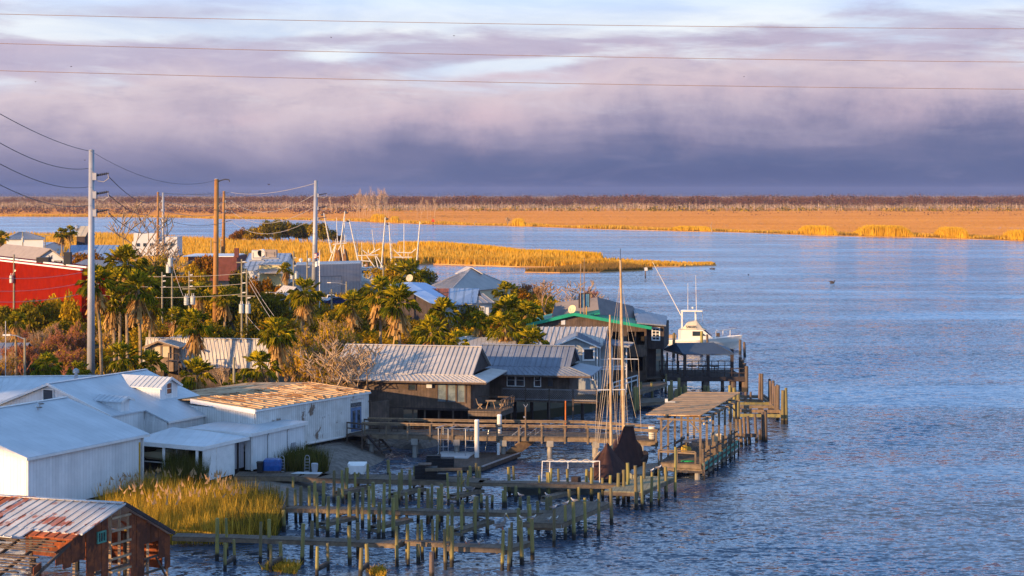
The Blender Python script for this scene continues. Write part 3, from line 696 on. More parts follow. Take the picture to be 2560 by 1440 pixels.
# --- main fish house with two dormers
def fish_house():
    P1=Vector((-35.95,130.0,7.15));zr=7.2
    f1=P1.copy();k=(118.6-1280)/F
    f1=G(118.6,959.7,zr);f2=f1+aX*11.8
    sl=.336
    L=8.6
    n_=(aX.cross(bX*L-UP*sl*L)).normalized()
    def rp(px_,py_):return on_plane(px_,py_,V3(f1,zr),n_)
    root=empty('fish_house',V3(f1,.9),'large white metal fish house with two roof dormers behind the gabled shed','building')
    far=f2+bX*8.5;zf=zr-sl*8.5
    cfr=rp(414,1050);
    s1=(V3(cfr,0)-V3(far,0)).length       # long eave length
    cfr=V3(far-aX*s1,zf)
    step=rp(367,1024);tstep=(Vector((step.x,step.y,0))-Vector((f1.x,f1.y,0))).dot(bX);zs=zr-sl*tstep
    q0=V3(f1+bX*tstep,zs);sA=(Vector((cfr.x,cfr.y,0))-Vector((q0.x,q0.y,0))).dot(aX);q1=V3(q0+aX*sA,zs)
    r=MB();r.slab([V3(f1,zr),V3(f2,zr),V3(far,zf),cfr,q1,q0],.1)
    lw=9.0;l1,l2=f1-bX*lw,f2-bX*lw;zl=zr-.36*lw
    r.slab([V3(f1,zr),V3(l1,zl),V3(l2,zl),V3(f2,zr)],.1)
    r.beam(V3(f1,zr+.03),V3(f2,zr+.03),.3,.05,UP)
    rf=r.build('roof',MT['white_roof'],root)
    w_=MB()
    i1=f1+aX*.3;i2=f2-aX*.3
    w_.prism([V3(i1+bX*(tstep-.25),.95),V3(i1-bX*(lw-.3),.95),V3(i1-bX*(lw-.3),zl+.02),V3(i1,zr-.14),V3(i1+bX*(tstep-.25),zs-.02)],aX*.12)
    w_.prism([V3(i2+bX*8.2,.95),V3(i2-bX*(lw-.3),.95),V3(i2-bX*(lw-.3),zl+.02),V3(i2,zr-.14),V3(i2+bX*8.2,zf-.02)],-aX*.12)
    far_i=V3(far,0)-bX*.3-aX*.42;c_i=V3(cfr,0)-bX*.3+aX*.2;q1i=V3(q1,0)-bX*.25+aX*.2;q0i=V3(q0,0)-bX*.25+aX*.42
    w_.wall(far_i,c_i,.95,zf-.1,.12)
    w_.wall(c_i+bX*.06,q1i-bX*.06,.95,zf-.12,.118);w_.prism([V3(c_i,zf-.13),V3(q1i,zf-.13),V3(q1i,zs-.12)],aX*.11)
    w_.wall(q1i-aX*.07,q0i,.95,zs-.1,.12)
    w_.wall(f1-bX*(lw-.3)+aX*.4,f2-bX*(lw-.3)-aX*.4,.95,zl-.1,.12)
    w_.build('wall',MT['white_metal'],root)
    t_=MB();t_.beam(V3(l1,zl-.04)-aX*.03,V3(f1,zr-.04)-aX*.03,.06,.18);t_.beam(V3(f1,zr-.04)-aX*.03,q0-aX*.03-UP*.04,.06,.18)
    t_.build('bargeboard',MT['white_trim'],root)
    MB().beam(V3(far,zf-.1)+bX*.03,cfr+bX*.03-UP*.1,.06,.16).build('fascia',MT['white_trim'],root)
    # gable window
    wa=perp_hit(i1-aX*.03,-bX,108,990);wb=perp_hit(i1-aX*.03,-bX,134,990);zc=wa.z
    window(root,wa,wb,zc-.45,zc+.55,-aX)
    # big dormer: ridge runs from the main ridge out over the front slope
    def dormer(ridge_in,ridge_out,half,zrg,drop,zbase_px,name):
        ri=Vector((ridge_in.x,ridge_in.y,0));Ld=(Vector((ridge_out.x,ridge_out.y,0))-ri).dot(bX)
        ro=ri+bX*Ld;ze=zrg-drop
        def zroof(t_):return zr-sl*t_
        t0=(ri-Vector((f1.x,f1.y,0))).dot(bX)
        m=MB();ov=.3
        for s_ in(-1,1):
            te=(zr-ze)/sl-t0                          # eave meets the main roof
            a_=ri+bX*max(te,0)+aX*half*s_;b_=ro+bX*ov+aX*half*s_
            m.slab([V3(b_,ze),V3(ro+bX*ov,zrg),V3(ri+bX*((zr-zrg)/sl-t0),zrg),V3(a_,ze)],.09)
            m.seams(V3(a_,ze),V3(b_,ze),V3(ri+bX*max(te,0),zrg),V3(ro+bX*ov,zrg),.45,.05,.05)
        d_=m.build(name,MT['white_roof'],root)
        w2=MB();hw=half-.25
        zb=zroof((ro-Vector((f1.x,f1.y,0))).dot(bX))
        w2.prism([V3(ro-aX*hw,zb),V3(ro+aX*hw,zb),V3(ro+aX*hw,ze),V3(ro,zrg-.12),V3(ro-aX*hw,ze)],-bX*.12)
        for s_ in(-1,1):
            te=(zr-ze)/sl-t0
            w2.prism([V3(ro+aX*hw*s_-bX*.12,zb),V3(ro+aX*hw*s_-bX*.12,ze),V3(ri+bX*te+aX*hw*s_,ze)],-aX*.1*s_)
        cw=w2.build('cheek',MT['white_metal']);cw.parent=d_
        for v in cw.data.vertices:v.co=v.co-root.location
        t2=MB()
        for s_ in(-1,1):t2.beam(V3(ro+bX*(ov+.02),zrg-.06),V3(ro+bX*(ov+.02)+aX*half*s_,ze-.06),.05,.16)
        tt=t2.build('bargeboard',MT['white_trim']);tt.parent=d_
        for v in tt.data.vertices:v.co=v.co-root.location
        return d_,ro,zb,ze,hw
    zrg=zr-.02;ri=G(286,934,zrg);ri=f1+aX*((V3(ri,0)-V3(f1,0)).dot(aX))
    ro=perp_hit(V3(ri,0),bX,422,940)
    d_,ro2,zb,ze,hw=dormer(ri,ro,1.35,zrg,.75,0,'dormer')
    ca=ro2-aX*.35;cb=ro2+aX*.35
    wi=window(root,ca,cb,zb+.35,zrg-.45,bX,ny=2);
    # small dormer
    zg2=zr-1.1;ri2=rp(227,985);ri2v=V3(ri2,0);ro3=perp_hit(ri2v,bX,313,991)
    d2,r4,zb2,ze2,hw2=dormer(ri2v,ro3,.75,ri2.z,.3,0,'dormer')
    return root,f1,f2,far,cfr,zf
FH=fish_house()

def gabled(name,label,e0,e1,rpx,roofm,wallm,z0,seam=.5,ov=.35,hh=.05,group=None,cat='house',ridge_shift=(0,0),back=1.0):
    """e0, e1: points of the near eave (same z); rpx: pixel of the ridge end above e1"""
    d=(V3(e1,0)-V3(e0,0)).normalized();nb=Vector((-d.y,d.x,0))
    if nb.y<0:nb=-nb
    R1=perp_hit(e1,nb,*rpx);half=(V3(R1,0)-V3(e1,0)).length
    return None

# --- long low roof at the back left
root=empty('back_shed',G(0,1010,.9),'long low white shed with striped metal roof behind the fish house','shed')
e1=G(22,1011,3.6);e0=e1-bX*.0-Vector((14,-4.2,0));zr_=5.3
dd=Vector((.957,-.29,0))
r0=G(-40,942,zr_);r1=G(262,939,5.3)
eA=G(-60,1014,3.9);eB=G(262,1000,3.9)
m=MB();m.slab([eA,eB,r1,r0],.1);m.seams(eA,eB,r0,r1,.55,.05,.06);bk=(r0-eA);bk.z=-(r0.z-eA.z);m.slab([r0,r1,r1+bk,r0+bk],.1)
m.build('roof',MT['white_roof'],root)
m=MB();m.wall(eA+Vector((0,.4,0)),eB+Vector((0,.4,0)),.95,3.85,.12);m.wall(eA+Vector((.2,.5,0)),r0+bk+Vector((.2,-.5,0)),.95,3.85,.12);m.wall(eB+Vector((-.2,.5,0)),r1+bk+Vector((-.2,-.5,0)),.95,3.85,.12)
m.build('wall',MT['white_metal'],root)
m=MB();m.beam(eA-UP*.1,eB-UP*.1,.1,.18);m.beam(r0+UP*.03,r1+UP*.03,.3,.05);m.build('fascia',MT['white_trim'],root)
# roof fan on it
vt=empty('roof_fan',P(190,939,r1.y-2),'small grey roof fan standing on the ridge of the long low shed','roof fan')
m=MB();c=P(190,935,r1.y-2);m.cyl(c-UP*.5,c+UP*.1,.15,.15,8);m.build('stem',MT['alu'],vt)
m=MB();m.cyl(c+UP*.1,c+UP*.35,.28,.28,10);m.cyl(c+UP*.35,c+UP*.5,.28,.08,10);m.build('cowl',MT['alu'],vt)

# --- open porch and side room of the fish house
root=empty('porch',G(410,1203,.9),'flat white roofed open porch on posts with a boat stored inside','porch')
z3=3.7
fL=G(325,1101,z3);fR=fL+bX*((V3(G(500,1118,z3),0)-V3(fL,0)).dot(bX));bR=fR+aX*5.6;bL=fL+aX*5.0
bLh=V3(bL,4.1);bRh=V3(bR,3.72)
m=MB();m.slab([fL,fR,V3(bR,z3+.02),V3(bL,z3+.35)],.1);m.build('roof',MT['white_roof'],root)
m=MB();m.beam(fL-UP*.16-aX*.02,fR-UP*.16-aX*.02+bX*.05,.08,.3);m.beam(fR-UP*.14+bX*.03,V3(bR,z3-.12)+bX*.03,.08,.26);m.build('fascia',MT['white_trim'],root)
for pxx in(410,493):
    q=perp_hit(V3(fL,0)+aX*.12,bX,pxx,1120);MB().beam(V3(q,.9),V3(q,z3-.12),.2).build('post',MT['white_trim'],root)
q=perp_hit(V3(fL,0)+aX*2.6,bX,466,1120);MB().beam(V3(q,.9),V3(q,z3-.12),.2).build('post',MT['white_trim'],root)
# right wall: two big panels, then a dark sliding door
wR=V3(fR,0)-bX*.1
p1=wR+aX*.15;p2=perp_hit(wR,aX,583,1105);p3=perp_hit(wR,aX,622,1095)
m=MB();m.wall(p1,V3(p2,0),1.15,3.4,.1);m.build('panel',MT['white_trim'],root)
mid=p1.lerp(V3(p2,0),.42)
for q in(p1,mid,V3(p2,0)):MB().beam(V3(q,1.0)+bX*.06,V3(q,3.5)+bX*.06,.1).build('mullion',MT['white_trim'],root)
m=MB();m.wall(V3(p2,0)-bX*.5,V3(p3,0)-bX*.5,1.35,3.45,.08);m.build('sliding_door',MT['warehouse'],root)
m=MB();m.wall(fL+aX*4.9,fL+aX*4.9+bX*6.2,.95,3.55,.1);m.wall(fL+aX*.3,fL+aX*4.8,.95,3.4,.1)
m.build('inner_wall',MT['wood_dark'],root)
m=MB();m.box(V3(fL+aX*2.3+bX*3,1.05),(5.8,4.0,.2),math.atan2(bX.y,bX.x));m.build('slab',MT['concrete'],root)

root=empty('side_room',G(627,1174,.9),'white metal flat roofed room at the right end of the fish house beside the dock','building')
z4=3.95
c1=G(630,1083,z4);c2=c1+aX*((V3(G(754,1052,z4),0)-V3(c1,0)).dot(aX));c3=c2-bX*4.6;c4=c1-bX*6.2
m=MB();m.slab([c1,c2,c3,V3(c4+aX*3.6,z4),V3(c4,z4)],.12);m.build('roof',MT['white_roof'],root)
m=MB()
i1,i2,i3,i4=c1+aX*.2-bX*.22,c2-aX*.2-bX*.22,c3-aX*.2+bX*.1,c4+aX*.2+bX*.1
m.wall(i1,i2,1.15,z4-.12,.12);m.wall(i2+aX*.0-bX*.07,i3,1.15,z4-.12,.118);m.wall(i1-bX*.07,i4,z4-.9,z4-.12,.118);m.wall(i1-bX*.07,i1-bX*.5,1.15,z4-.9,.118);m.build('wall',MT['white_metal'],root)
m=MB();m.beam(c1-UP*.14+bX*.03,c2-UP*.14+bX*.03,.08,.26);m.beam(c1-UP*.14-aX*.03+bX*.06,c4-UP*.14-aX*.03,.08,.26)
for q in(i1,i2):m.beam(V3(q,1.1)+bX*.07,V3(q,z4-.2)+bX*.07,.14)
m.build('trim',MT['white_trim'],root)

# --- long building with the bleached roof
def long_building():
    n=G(639,1024.4,5.1);f_=G(926.7,978.4,5.1);d=(V3(f_,0)-V3(n,0)).normalized();L=(V3(f_,0)-V3(n,0)).length;nb=Vector((-d.y,d.x,0))
    if nb.x>0:nb=-nb
    out=-nb
    wd=6.9;zrr=5.45
    root=empty('long_building',V3(n,.9),'long white corrugated building with sun bleached patched roof above the beach','building')
    m=MB();m.slab([V3(n,5.1),V3(f_,5.1),V3(f_+nb*wd,zrr),V3(n+nb*wd,zrr)],.1);m.slab([V3(n+nb*wd,zrr),V3(f_+nb*wd,zrr),V3(f_+nb*wd*2,5.0),V3(n+nb*wd*2,5.0)],.1)
    m.seams(V3(n,5.1),V3(f_,5.1),V3(n+nb*wd,zrr),V3(f_+nb*wd,zrr),.75,.06,.09)
    rf=m.build('roof',MT['tan_roof'],root)
    # lath strips nailed over the sheets
    mb=MB();rr=random.Random(3)
    for i in range(26):
        s0=rr.uniform(.5,L-1.5);t0=rr.uniform(.3,wd-3);ln=rr.uniform(1.2,3.5);a_=n+d*s0+nb*t0;b_=n+d*(s0+rr.uniform(-.1,.1))+nb*(t0+ln)
        mb.beam(V3(a_,5.1+.35*t0/wd+.05),V3(b_,5.1+.35*(t0+ln)/wd+.05),rr.uniform(.06,.16),.07)
    mb.build('roof_lath',MT['tan_roof'],root)
    m=MB();q=.15
    wf,wn=V3(f_,0)-d*q-out*q,V3(n,0)+d*q-out*q
    m.wall(wn,wf,1.75,5.02,.12);m.wall(wf-out*.07,wf-out*(wd*2-.3),1.75,4.95,.118);m.wall(wn-out*.07,wn-out*(wd*2-.3),1.75,4.95,.118)
    m.wall(wn+out*.05,wn+out*.05+d*L*.86,1.6,2.3,.1)
    m.build('wall',MT['old_white'],root)
    m=MB();m.beam(V3(n,5.0)+out*.02,V3(f_,5.0)+out*.02,.06,.14);m.beam(V3(wn,1.72)+out*.12,V3(wf,1.72)+out*.12,.08,.1)
    m.beam(V3(n,4.93)-d*.03,V3(n+nb*wd,zrr-.14)-d*.03,.06,.34)
    m.build('fascia',MT['white_trim'],root)
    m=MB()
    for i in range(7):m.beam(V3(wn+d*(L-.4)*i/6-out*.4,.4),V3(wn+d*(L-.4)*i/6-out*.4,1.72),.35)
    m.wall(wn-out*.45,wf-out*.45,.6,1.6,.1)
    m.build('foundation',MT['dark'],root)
    # double door
    a_=perp_hit(wn+out*.07,d,877,1050);b_=perp_hit(wn+out*.07,d,902,1050)
    dr=MB();dr.prism([V3(a_,1.95),V3(b_,1.95),V3(b_,3.95),V3(a_,3.95)],out*.06);door=dr.build('door',pmat('slate_blue_door',(.12,.20,.36),.5),root)
    for i in range(2):
        ga=V3(a_,0).lerp(V3(b_,0),.12+.48*i);gb=V3(a_,0).lerp(V3(b_,0),.40+.48*i)
        g=MB();g.prism([V3(ga,2.2)+out*.062,V3(gb,2.2)+out*.062,V3(gb,3.7)+out*.062,V3(ga,3.7)+out*.062],out*.01);o=g.build('pane',MT['glass']);o.parent=door
        for v in o.data.vertices:v.co=v.co-root.location
    g=MB();g.prism([V3(a_,4.0),V3(b_,4.0),V3(b_,4.35),V3(a_,4.35)],out*.06);g.build('transom',MT['glass'],root)
    g=MB();g.beam(V3(a_,4.65)+out*.05,V3(b_+d*.4,4.65)+out*.05,.06,.1);g.build('rail',MT['alu'],root)
    return n,f_,d,out,a_,b_,wn,wf
LB=long_building()
# steps down to the beach
n_,f_,d_,out_,da,db,wn,wf=LB
st=empty('wooden_steps',V3(da,.6),'dark wooden steps from the double door down to the shell beach','steps')
cc=V3(da,0).lerp(V3(db,0),.3)+out_*1.9
for i in range(6):
    q=cc+out_*(.28*i);MB().box(V3(q,1.8-.22*i),(.32,1.3,.06),math.atan2(out_.y,out_.x)).build('tread',MT['wood_grey'],st)
for s_ in(-.62,.62):
    MB().beam(V3(cc+d_*s_,1.85),V3(cc+out_*1.6+d_*s_,.55),.08,.2).build('stringer',MT['wood_dark'],st)
ld=empty('door_landing',V3(cc,.9),'small railed wooden landing before the blue double door','landing')
MB().box(V3(cc-out_*.9,1.85),(1.7,2.4,.12),math.atan2(out_.y,out_.x)).build('deck',MT['wood_grey'],ld)
for s_ in(-1.15,1.15):
    m=MB()
    for t_ in(-1.7,-.1):m.beam(V3(cc+out_*t_+d_*s_,.6),V3(cc+out_*t_+d_*s_,2.9),.1)
    m.beam(V3(cc-out_*1.7+d_*s_,2.85),V3(cc-out_*.1+d_*s_,2.85),.06,.12);m.beam(V3(cc-out_*1.7+d_*s_,2.4),V3(cc-out_*.1+d_*s_,2.4),.05,.1)
    m.build('railing',MT['wood_grey'],ld)
# wooden screen beside it
sc=empty('wooden_screen',V3(wf,.9),'weathered board screen at the far corner of the long white building','screen')
MB().wall(wf+d_*.3-out_*.2,wf+d_*2.6+out_*.2,1.9,4.1,.1).build('board_panel',MT['wood_grey'],sc)
for t_ in(.3,2.6):MB().beam(V3(wf+d_*t_,.8),V3(wf+d_*t_,4.3),.14).build('post',MT['wood_grey'],sc)

# --- rusty collapsed shed, bottom left
def rusty():
    zr=5.0;R=G(307,1259,zr);rn=G(-60,1236,zr-.25)
    gl=R-aX*7.6;gr=R+aX*4.3;zl=2.75;zg=2.6
    fl=rn-aX*7.6;fr=rn+aX*4.3
    root=empty('rusty_shed',V3(R,0),'half collapsed shed of rusted sheet metal on stilts in the lower corner','shed')
    def q(s,t): # s along ridge 0 = gable .. 1, t down the near slope 0..1
        a_=R.lerp(rn,s);b_=V3(gl,zl).lerp(V3(fl,zl),s);return a_.lerp(b_,t)
    def panel(s0,s1,t0,t1,name,m,lift=0.0,tilt=0.0,bend=0):
        mb=MB();p=[q(s0,t0)+UP*lift,q(s1,t0)+UP*lift,q(s1,t1)+UP*(lift+tilt),q(s0,t1)+UP*(lift+tilt)]
        mb.slab(p,.05);mb.seams(p[3],p[2],p[0],p[1],.55,.06,.07);return mb.build(name,m,root)
    panel(-.02,.72,0,.46,'roof_sheet',MT['rust_roof'])
    panel(.725,1.05,0,.30,'roof_sheet',MT['rust_patch'],.01)
    panel(.60,1.05,.31,.60,'roof_sheet',MT['rust_patch'],.03)
    panel(.0,.30,.465,.53,'roof_sheet',MT['rust_patch'],-.02)
    panel(.30,.62,.45,.58,'roof_sheet',MT['rust_roof'],.04)
    rr=random.Random(5)
    for(s0,s1,t0,t1,mm,lf,ti)in((.42,.52,.60,.86,'rust_patch',-.1,-.7),(.62,.74,.60,.95,'rust_patch',-.1,-.9),(.28,.38,.58,.70,'rust_roof',.0,.5),(.80,.98,.62,.72,'rust_roof',.1,.2),(.5,.62,.74,.84,'rust_roof',-.3,-.2),(.86,.95,.7,.98,'rust_patch',-.2,-.8)):
        panel(s0,s1,t0,t1,'loose_sheet',MT[mm],lf,ti)
    for i in range(14):
        t_=.50+.036*i;mb=MB();mb.beam(q(rr.uniform(0,.1),t_)-UP*(.15+rr.uniform(0,.2)),q(rr.uniform(.7,1.1),t_+rr.uniform(-.02,.02))-UP*(.2+rr.uniform(0,.3)),.1,.06);mb.build('batten',MT['wood_grey'],root)
    for i in range(7):
        s_=.02+.16*i;MB().beam(q(s_,.45)-UP*.2,q(s_+rr.uniform(-.05,.05),1.02)-UP*(.3+rr.uniform(0,.5)),.09,.16).build('rafter',MT['wood_grey'],root)
    # far slope
    m=MB();m.slab([R,V3(gr,zg),V3(fr,zg),rn],.05);m.build('far_roof',MT['rust_roof'],root)
    # gable wall of ragged sheets on a timber frame
    nrm=-bX
    def gz(t_): # roof height over position t along the gable (metres from ridge, +far)
        return zr-.15+(t_*(zr-zl)/7.6 if t_<0 else-t_*(zr-zg)/4.3)
    o=R-bX*.15
    t_=-7.3
    k=0
    while t_<4.1:
        w_=rr.uniform(.5,.66);t1=min(t_+w_,4.2);ca=V3(o+aX*t_,0);cb=V3(o+aX*(t1-.02),0)
        hole=-.75<(t_+t1)/2<.75
        if not hole and not(t_<-4.6 and rr.random()<.5):
            zb=rr.choice([2.2,1.7,1.35,1.2,2.4])if t_>-3 else rr.uniform(2.0,2.6)
            off=bX*rr.uniform(-.03,.03)
            za,zc=gz(t_),gz(t1)
            if min(za,zc)>zb+.2:
                mm='rusty' if rr.random()<.88 else 'rust_roof'
                m=MB();m.prism([V3(ca,zb)+off,V3(cb,zb)+off,V3(cb,zc)+off,V3(ca,za)+off],bX*.04)
                if abs(za-zc)>0 and(t_<0<t1):pass
                m.build('wall_sheet',MT[mm],root)
                if zb<1.8 and rr.random()<.6:
                    z2=zb-.04;m=MB();m.prism([V3(ca,z2-rr.uniform(.5,.8))+bX*.03,V3(cb,z2-.6)+bX*.03,V3(cb,z2+.1)+bX*.03,V3(ca,z2+.1)+bX*.03],bX*.04);m.build('wall_sheet',MT['rusty'],root)
        t_=t1;k+=1
    fr_='wood_grey'
    for tt in(-.75,0,.75,4.1,-3.6,-2.0,2.4):
        MB().beam(V3(o+aX*tt-bX*.1,-.5),V3(o+aX*tt-bX*.1,gz(tt)-.06),.13).build('stud',MT['twig_grey'],root)
    for z in(4.3,3.6,2.9,2.1,1.4):MB().beam(V3(o-aX*.8,z)+bX*.06,V3(o+aX*.8,z)+bX*.06,.06,.12).build('ledger',MT['twig_grey'],root)
    for z in(1.55,.75):MB().beam(V3(o-aX*3.6,z)-bX*.02,V3(o+aX*4.1,z)-bX*.02,.08,.12).build('rail',MT['wood_grey'],root)
    for a_,b_ in(((-3.4,.1),(-2.2,1.5)),((1.0,.1),(2.3,1.5)),((3.0,1.5),(3.9,.2))):
        MB().beam(V3(o+aX*a_[0],a_[1]),V3(o+aX*b_[0],b_[1]),.09).build('brace',MT['wood_grey'],root)
    for i in range(3):
        for t2 in(-7,-3.4,4):
            p_=R.lerp(rn,.3+.33*i)+aX*t2;MB().cyl(V3(p_,-.6),V3(p_,2.4),.12,.12,7).build('stilt',MT['pile_old'],root)
    wa,wb=V3(o-aX*1.95,0),V3(o-aX*1.35,0)
    window(root,wa+bX*.06,wb+bX*.06,3.2,3.75,bX,frame='green_rail',nx=3)
    # far and back inner dark wall so the inside stays dark
    m=MB();m.wall(rn+aX*4.0,R+aX*4.1-bX*.6,.6,2.5,.08);m.build('back_wall',MT['rusty'],root)
    m=MB();m.beam(R-aX*.0+bX*.12+UP*.02,V3(gr,zg)+bX*.12+UP*.02,.1,.2);m.build('verge_board',MT['wood_dark'],root)
    m=MB();m.beam(R+UP*.04,rn+UP*.04,.35,.05);m.build('ridge_cap',MT['rust_roof'],root)
rusty()

# --- things under and before the porch
rt=empty('skiff_on_trailer',G(380,1195,1.1),'cream skiff on a trailer stored under the white porch','skiff')
def hull_rings(L,bw,h,rake=.2,n=9,sheer=.25,stern=.85,keel=.25):
    rings=[]
    for i in range(n):
        t_=i/(n-1);w_=bw/2*(stern+(1-stern)*min(1,t_*2.5))*(1 if t_<.55 else max(.03,math.cos((t_-.55)/.45*math.pi/2)**.75));top=h+sheer*t_**2;x=L*(t_-.5)
        xo=rake*max(0,t_-.6)/.4
        rings.append([Vector((x+xo,w_,top)),Vector((x+xo*.6,w_*.92,h*.45)),Vector((x,w_*.55,h*.08+keel*.3*t_**3)),Vector((x,0,keel*.5*t_**4)),Vector((x,-w_*.55,h*.08+keel*.3*t_**3)),Vector((x+xo*.6,-w_*.92,h*.45)),Vector((x+xo,-w_,top)),Vector((x+xo,-w_*.8,top-.1)),Vector((x+xo,w_*.8,top-.1))])
    return rings
def xf(mb,loc,rz,tilt=0.0):
    M4=Matrix.Translation(loc)@Matrix.Rotation(rz,4,'Z')@Matrix.Rotation(tilt,4,'Y')
    mb.v=[tuple(M4@Vector(p))for p in mb.v];return mb
c=G(368,1190,1.2)
m=MB();m.loft(hull_rings(4.6,1.6,.6));xf(m,c+Vector((.6,2.2,.85)),math.atan2(bX.y,bX.x)).build('hull',MT['cream'],rt)
m=MB();m.beam((-2.3,-.6,.3),(2.6,-.6,.3),.08);m.beam((-2.3,.6,.3),(2.6,.6,.3),.08);m.beam((-1.5,-.7,.3),(-1.5,.7,.3),.08);m.beam((1.2,-.7,.3),(1.2,.7,.3),.08);m.beam((1.9,-.6,-.1),(1.9,-.6,2.0),.07)
xf(m,c+Vector((.6,2.2,.45)),math.atan2(bX.y,bX.x)).build('trailer_frame',MT['white_trim'],rt)
for s_ in(-.75,.75):
    m=MB();m.cyl((-.4,s_-.08,0),(-.4,s_+.08,0),.3,.3,12);xf(m,c+Vector((.6,2.2,.2)),math.atan2(bX.y,bX.x)).build('wheel',MT['black'],rt)
b_=empty('outboard_sign',c,'small cream board on a post inside the porch','sign board')
MB().box(V3(c+Vector((1.8,2.6,0)),3.1),(.35,.06,.7),math.atan2(bX.y,bX.x)).build('board',MT['cream'],b_)
MB().beam(V3(c+Vector((1.8,2.6,0)),1.1),V3(c+Vector((1.8,2.6,0)),2.8),.07).build('post',MT['white_trim'],b_)
yp=G(349,1224,.9)
o=MB().cyl(yp,V3(yp,4.25),.07,.07,8).build('yellow_pole',MT['yellow'],org=yp);tag(o,'thin yellow pole standing at the corner of the white shed','pole')
for i,(x,y)in enumerate(((341,1232),(364,1232))):
    g=G(x,y,.5);top=22-(1197-480)*g.y/F
    o=MB().cyl(g,V3(g,top),.11,.11,8).build('short_piling',MT['pile'],org=g);tag(o,('short green post nearest the corner of the white shed' if i==0 else 'short green post right of its twin, before the porch'),'post','short posts before the porch')

# downpipes and a vent on the white sheds
en,ef,R_,rz_,half_=SH
o=V3(ef-aX*.5-bX*.36,0);m=MB();m.tube([V3(o,4.5)+bX*.1,V3(o,4.3)+bX*.04,V3(o,1.1)+bX*.04],.05,6);g_=m.build('downpipe',MT['alu'],D.objects['metal_shed'])
for q_ in(i1+aX*2.0,i1+aX*4.6):m=MB();m.tube([V3(q_,3.75)+bX*.22,V3(q_,3.5)+bX*.1,V3(q_,1.2)+bX*.1],.04,6);m.build('downpipe',MT['alu'],D.objects['side_room'])
MB().box(V3(i1+aX*5.4,2.2)+bX*.1,(.12,.5,.6),math.atan2(bX.y,bX.x)).build('meter_box',MT['steel_grey'],D.objects['side_room'])
# ---------------------------------------------------------------- docks
def ordinal(i):
    w_=['first','second','third','fourth','fifth','sixth','seventh','eighth','ninth','tenth','eleventh','twelfth','thirteenth','fourteenth','fifteenth','sixteenth']
    return w_[i]if i<len(w_)else 'next'
def pile_mb(px_,top,base,r=.10,lean=None):
    """pile whose waterline is at (px_, base) and whose head is at row top"""
    g=G(px_,base,0);zt=H-(top-480)*g.y/F;lx,ly=lean or(random.uniform(-.09,.09),random.uniform(-.09,.09));r=r*random.uniform(.95,1.35)
    m=MB();m.cyl((g.x-lx*.3,g.y-ly*.3,-.8),(g.x+lx,g.y+ly,zt),r*1.1,r*.9,8);return m,g,zt
def add_piles(root,lst,mat='pile',r=.10):
    for(x,t_,b_)in lst:
        m,g,zt=pile_mb(x,t_,b_,r);m.build('pile',MT[mat],root,smooth=False)
def deck_strip(root,pts,width,z,name='deck',mat='deck',th=.06,beamh=.22,back=None):
    """planked walkway along px points of its front edge; width measured away from the camera"""
    ps=[G(x,y,z)for x,y in pts]
    for a,b in zip(ps[:-1],ps[1:]):
        d=(b-a).normalized();n=Vector((-d.y,d.x,0));n=n if n.y>0 else-n
        m=MB();m.prism([V3(a,z-th),V3(b,z-th),V3(b+n*width,z-th),V3(a+n*width,z-th)],(0,0,th));o=m.build(name,MT[mat],root)
        # plank seams run across the walk
        uvl=o.data.uv_layers[0].data
        for p in o.data.polygons:
            if abs(p.normal.z)>.9:
                for li in p.loop_indices:
                    c=o.data.vertices[o.data.loops[li].vertex_index].co;q=c+Vector(root.location);uvl[li].uv=(q.dot(d),q.dot(n))
        for off in(.04,width-.04):
            MB().beam(V3(a+n*off,z-th-beamh/2),V3(b+n*off,z-th-beamh/2),.07,beamh).build('stringer',MT['beam'],root)
def deck_quad(root,q,z,along_=0,mat='deck',th=.07,beamh=.24,name='deck'):
    ps=[G(x,y,z)for x,y in q];m=MB();m.prism([V3(p,z-th)for p in ps],(0,0,th));o=m.build(name,MT[mat],root)
    d=(ps[1]-ps[0]).normalized()if along_==0 else(ps[2]-ps[1]).normalized();n=Vector((-d.y,d.x,0));uvl=o.data.uv_layers[0].data
    for p in o.data.polygons:
        if abs(p.normal.z)>.9:
            for li in p.loop_indices:
                c=o.data.vertices[o.data.loops[li].vertex_index].co+Vector(root.location);uvl[li].uv=(c.dot(d),c.dot(n))
    for a,b in zip(ps,ps[1:]+ps[:1]):
        MB().beam(V3(a.lerp(b,.01),z-th-beamh/2),V3(b.lerp(a,.01),z-th-beamh/2),.08,beamh).build('stringer',MT['beam'],root)
    return ps
def z2(l,dx=560,dy=1080,k=4):return[(dx+a/k,dy+b/k,dy+c/k)for a,b,c in l]
def z3_(l):return z2(l,1100,1080)
# front walkway
W1=empty('walkway',G(600,1405,0),'nearest long narrow dock walkway, starting at the rusty shed','dock','old dock walkways')
deck_strip(W1,[(430,1341),(560,1344),(760,1351),(995,1359.5)],1.05,1.15)
deck_strip(W1,[(1012,1352.5),(1122,1358)],.55,1.2);deck_strip(W1,[(1113,1366),(1256,1371)],1.15,1.1)
deck_strip(W1,[(1262,1376),(1332,1354)],.6,.95)
deck_strip(W1,[(990,1362),(1022,1349)],.8,1.1)
add_piles(W1,z2([(-70,860,1290),(362,900,1315),(780,915,1320),(1258,935,1330),(1730,945,1345),(2215,970,1375),(1840,1100,1340),(1945,1120,1320)]),r=.095)
add_piles(W1,z2([(33,860,1240),(453,875,1245),(873,890,1255),(1343,905,1265),(1830,920,1275),(1942,920,1280),(1985,872,1275),(2090,875,1275),(2120,828,1262),(2228,830,1270),(2272,940,1290)]),r=.09)
add_piles(W1,z3_([(620,980,1385),(687,955,1390),(708,905,1345),(820,880,1330),(925,870,1275),(790,760,1100),(118,940,1350)]),r=.095)
W2=empty('walkway',G(900,1320,0),'middle long narrow dock walkway between the front and back walkways','dock','old dock walkways')
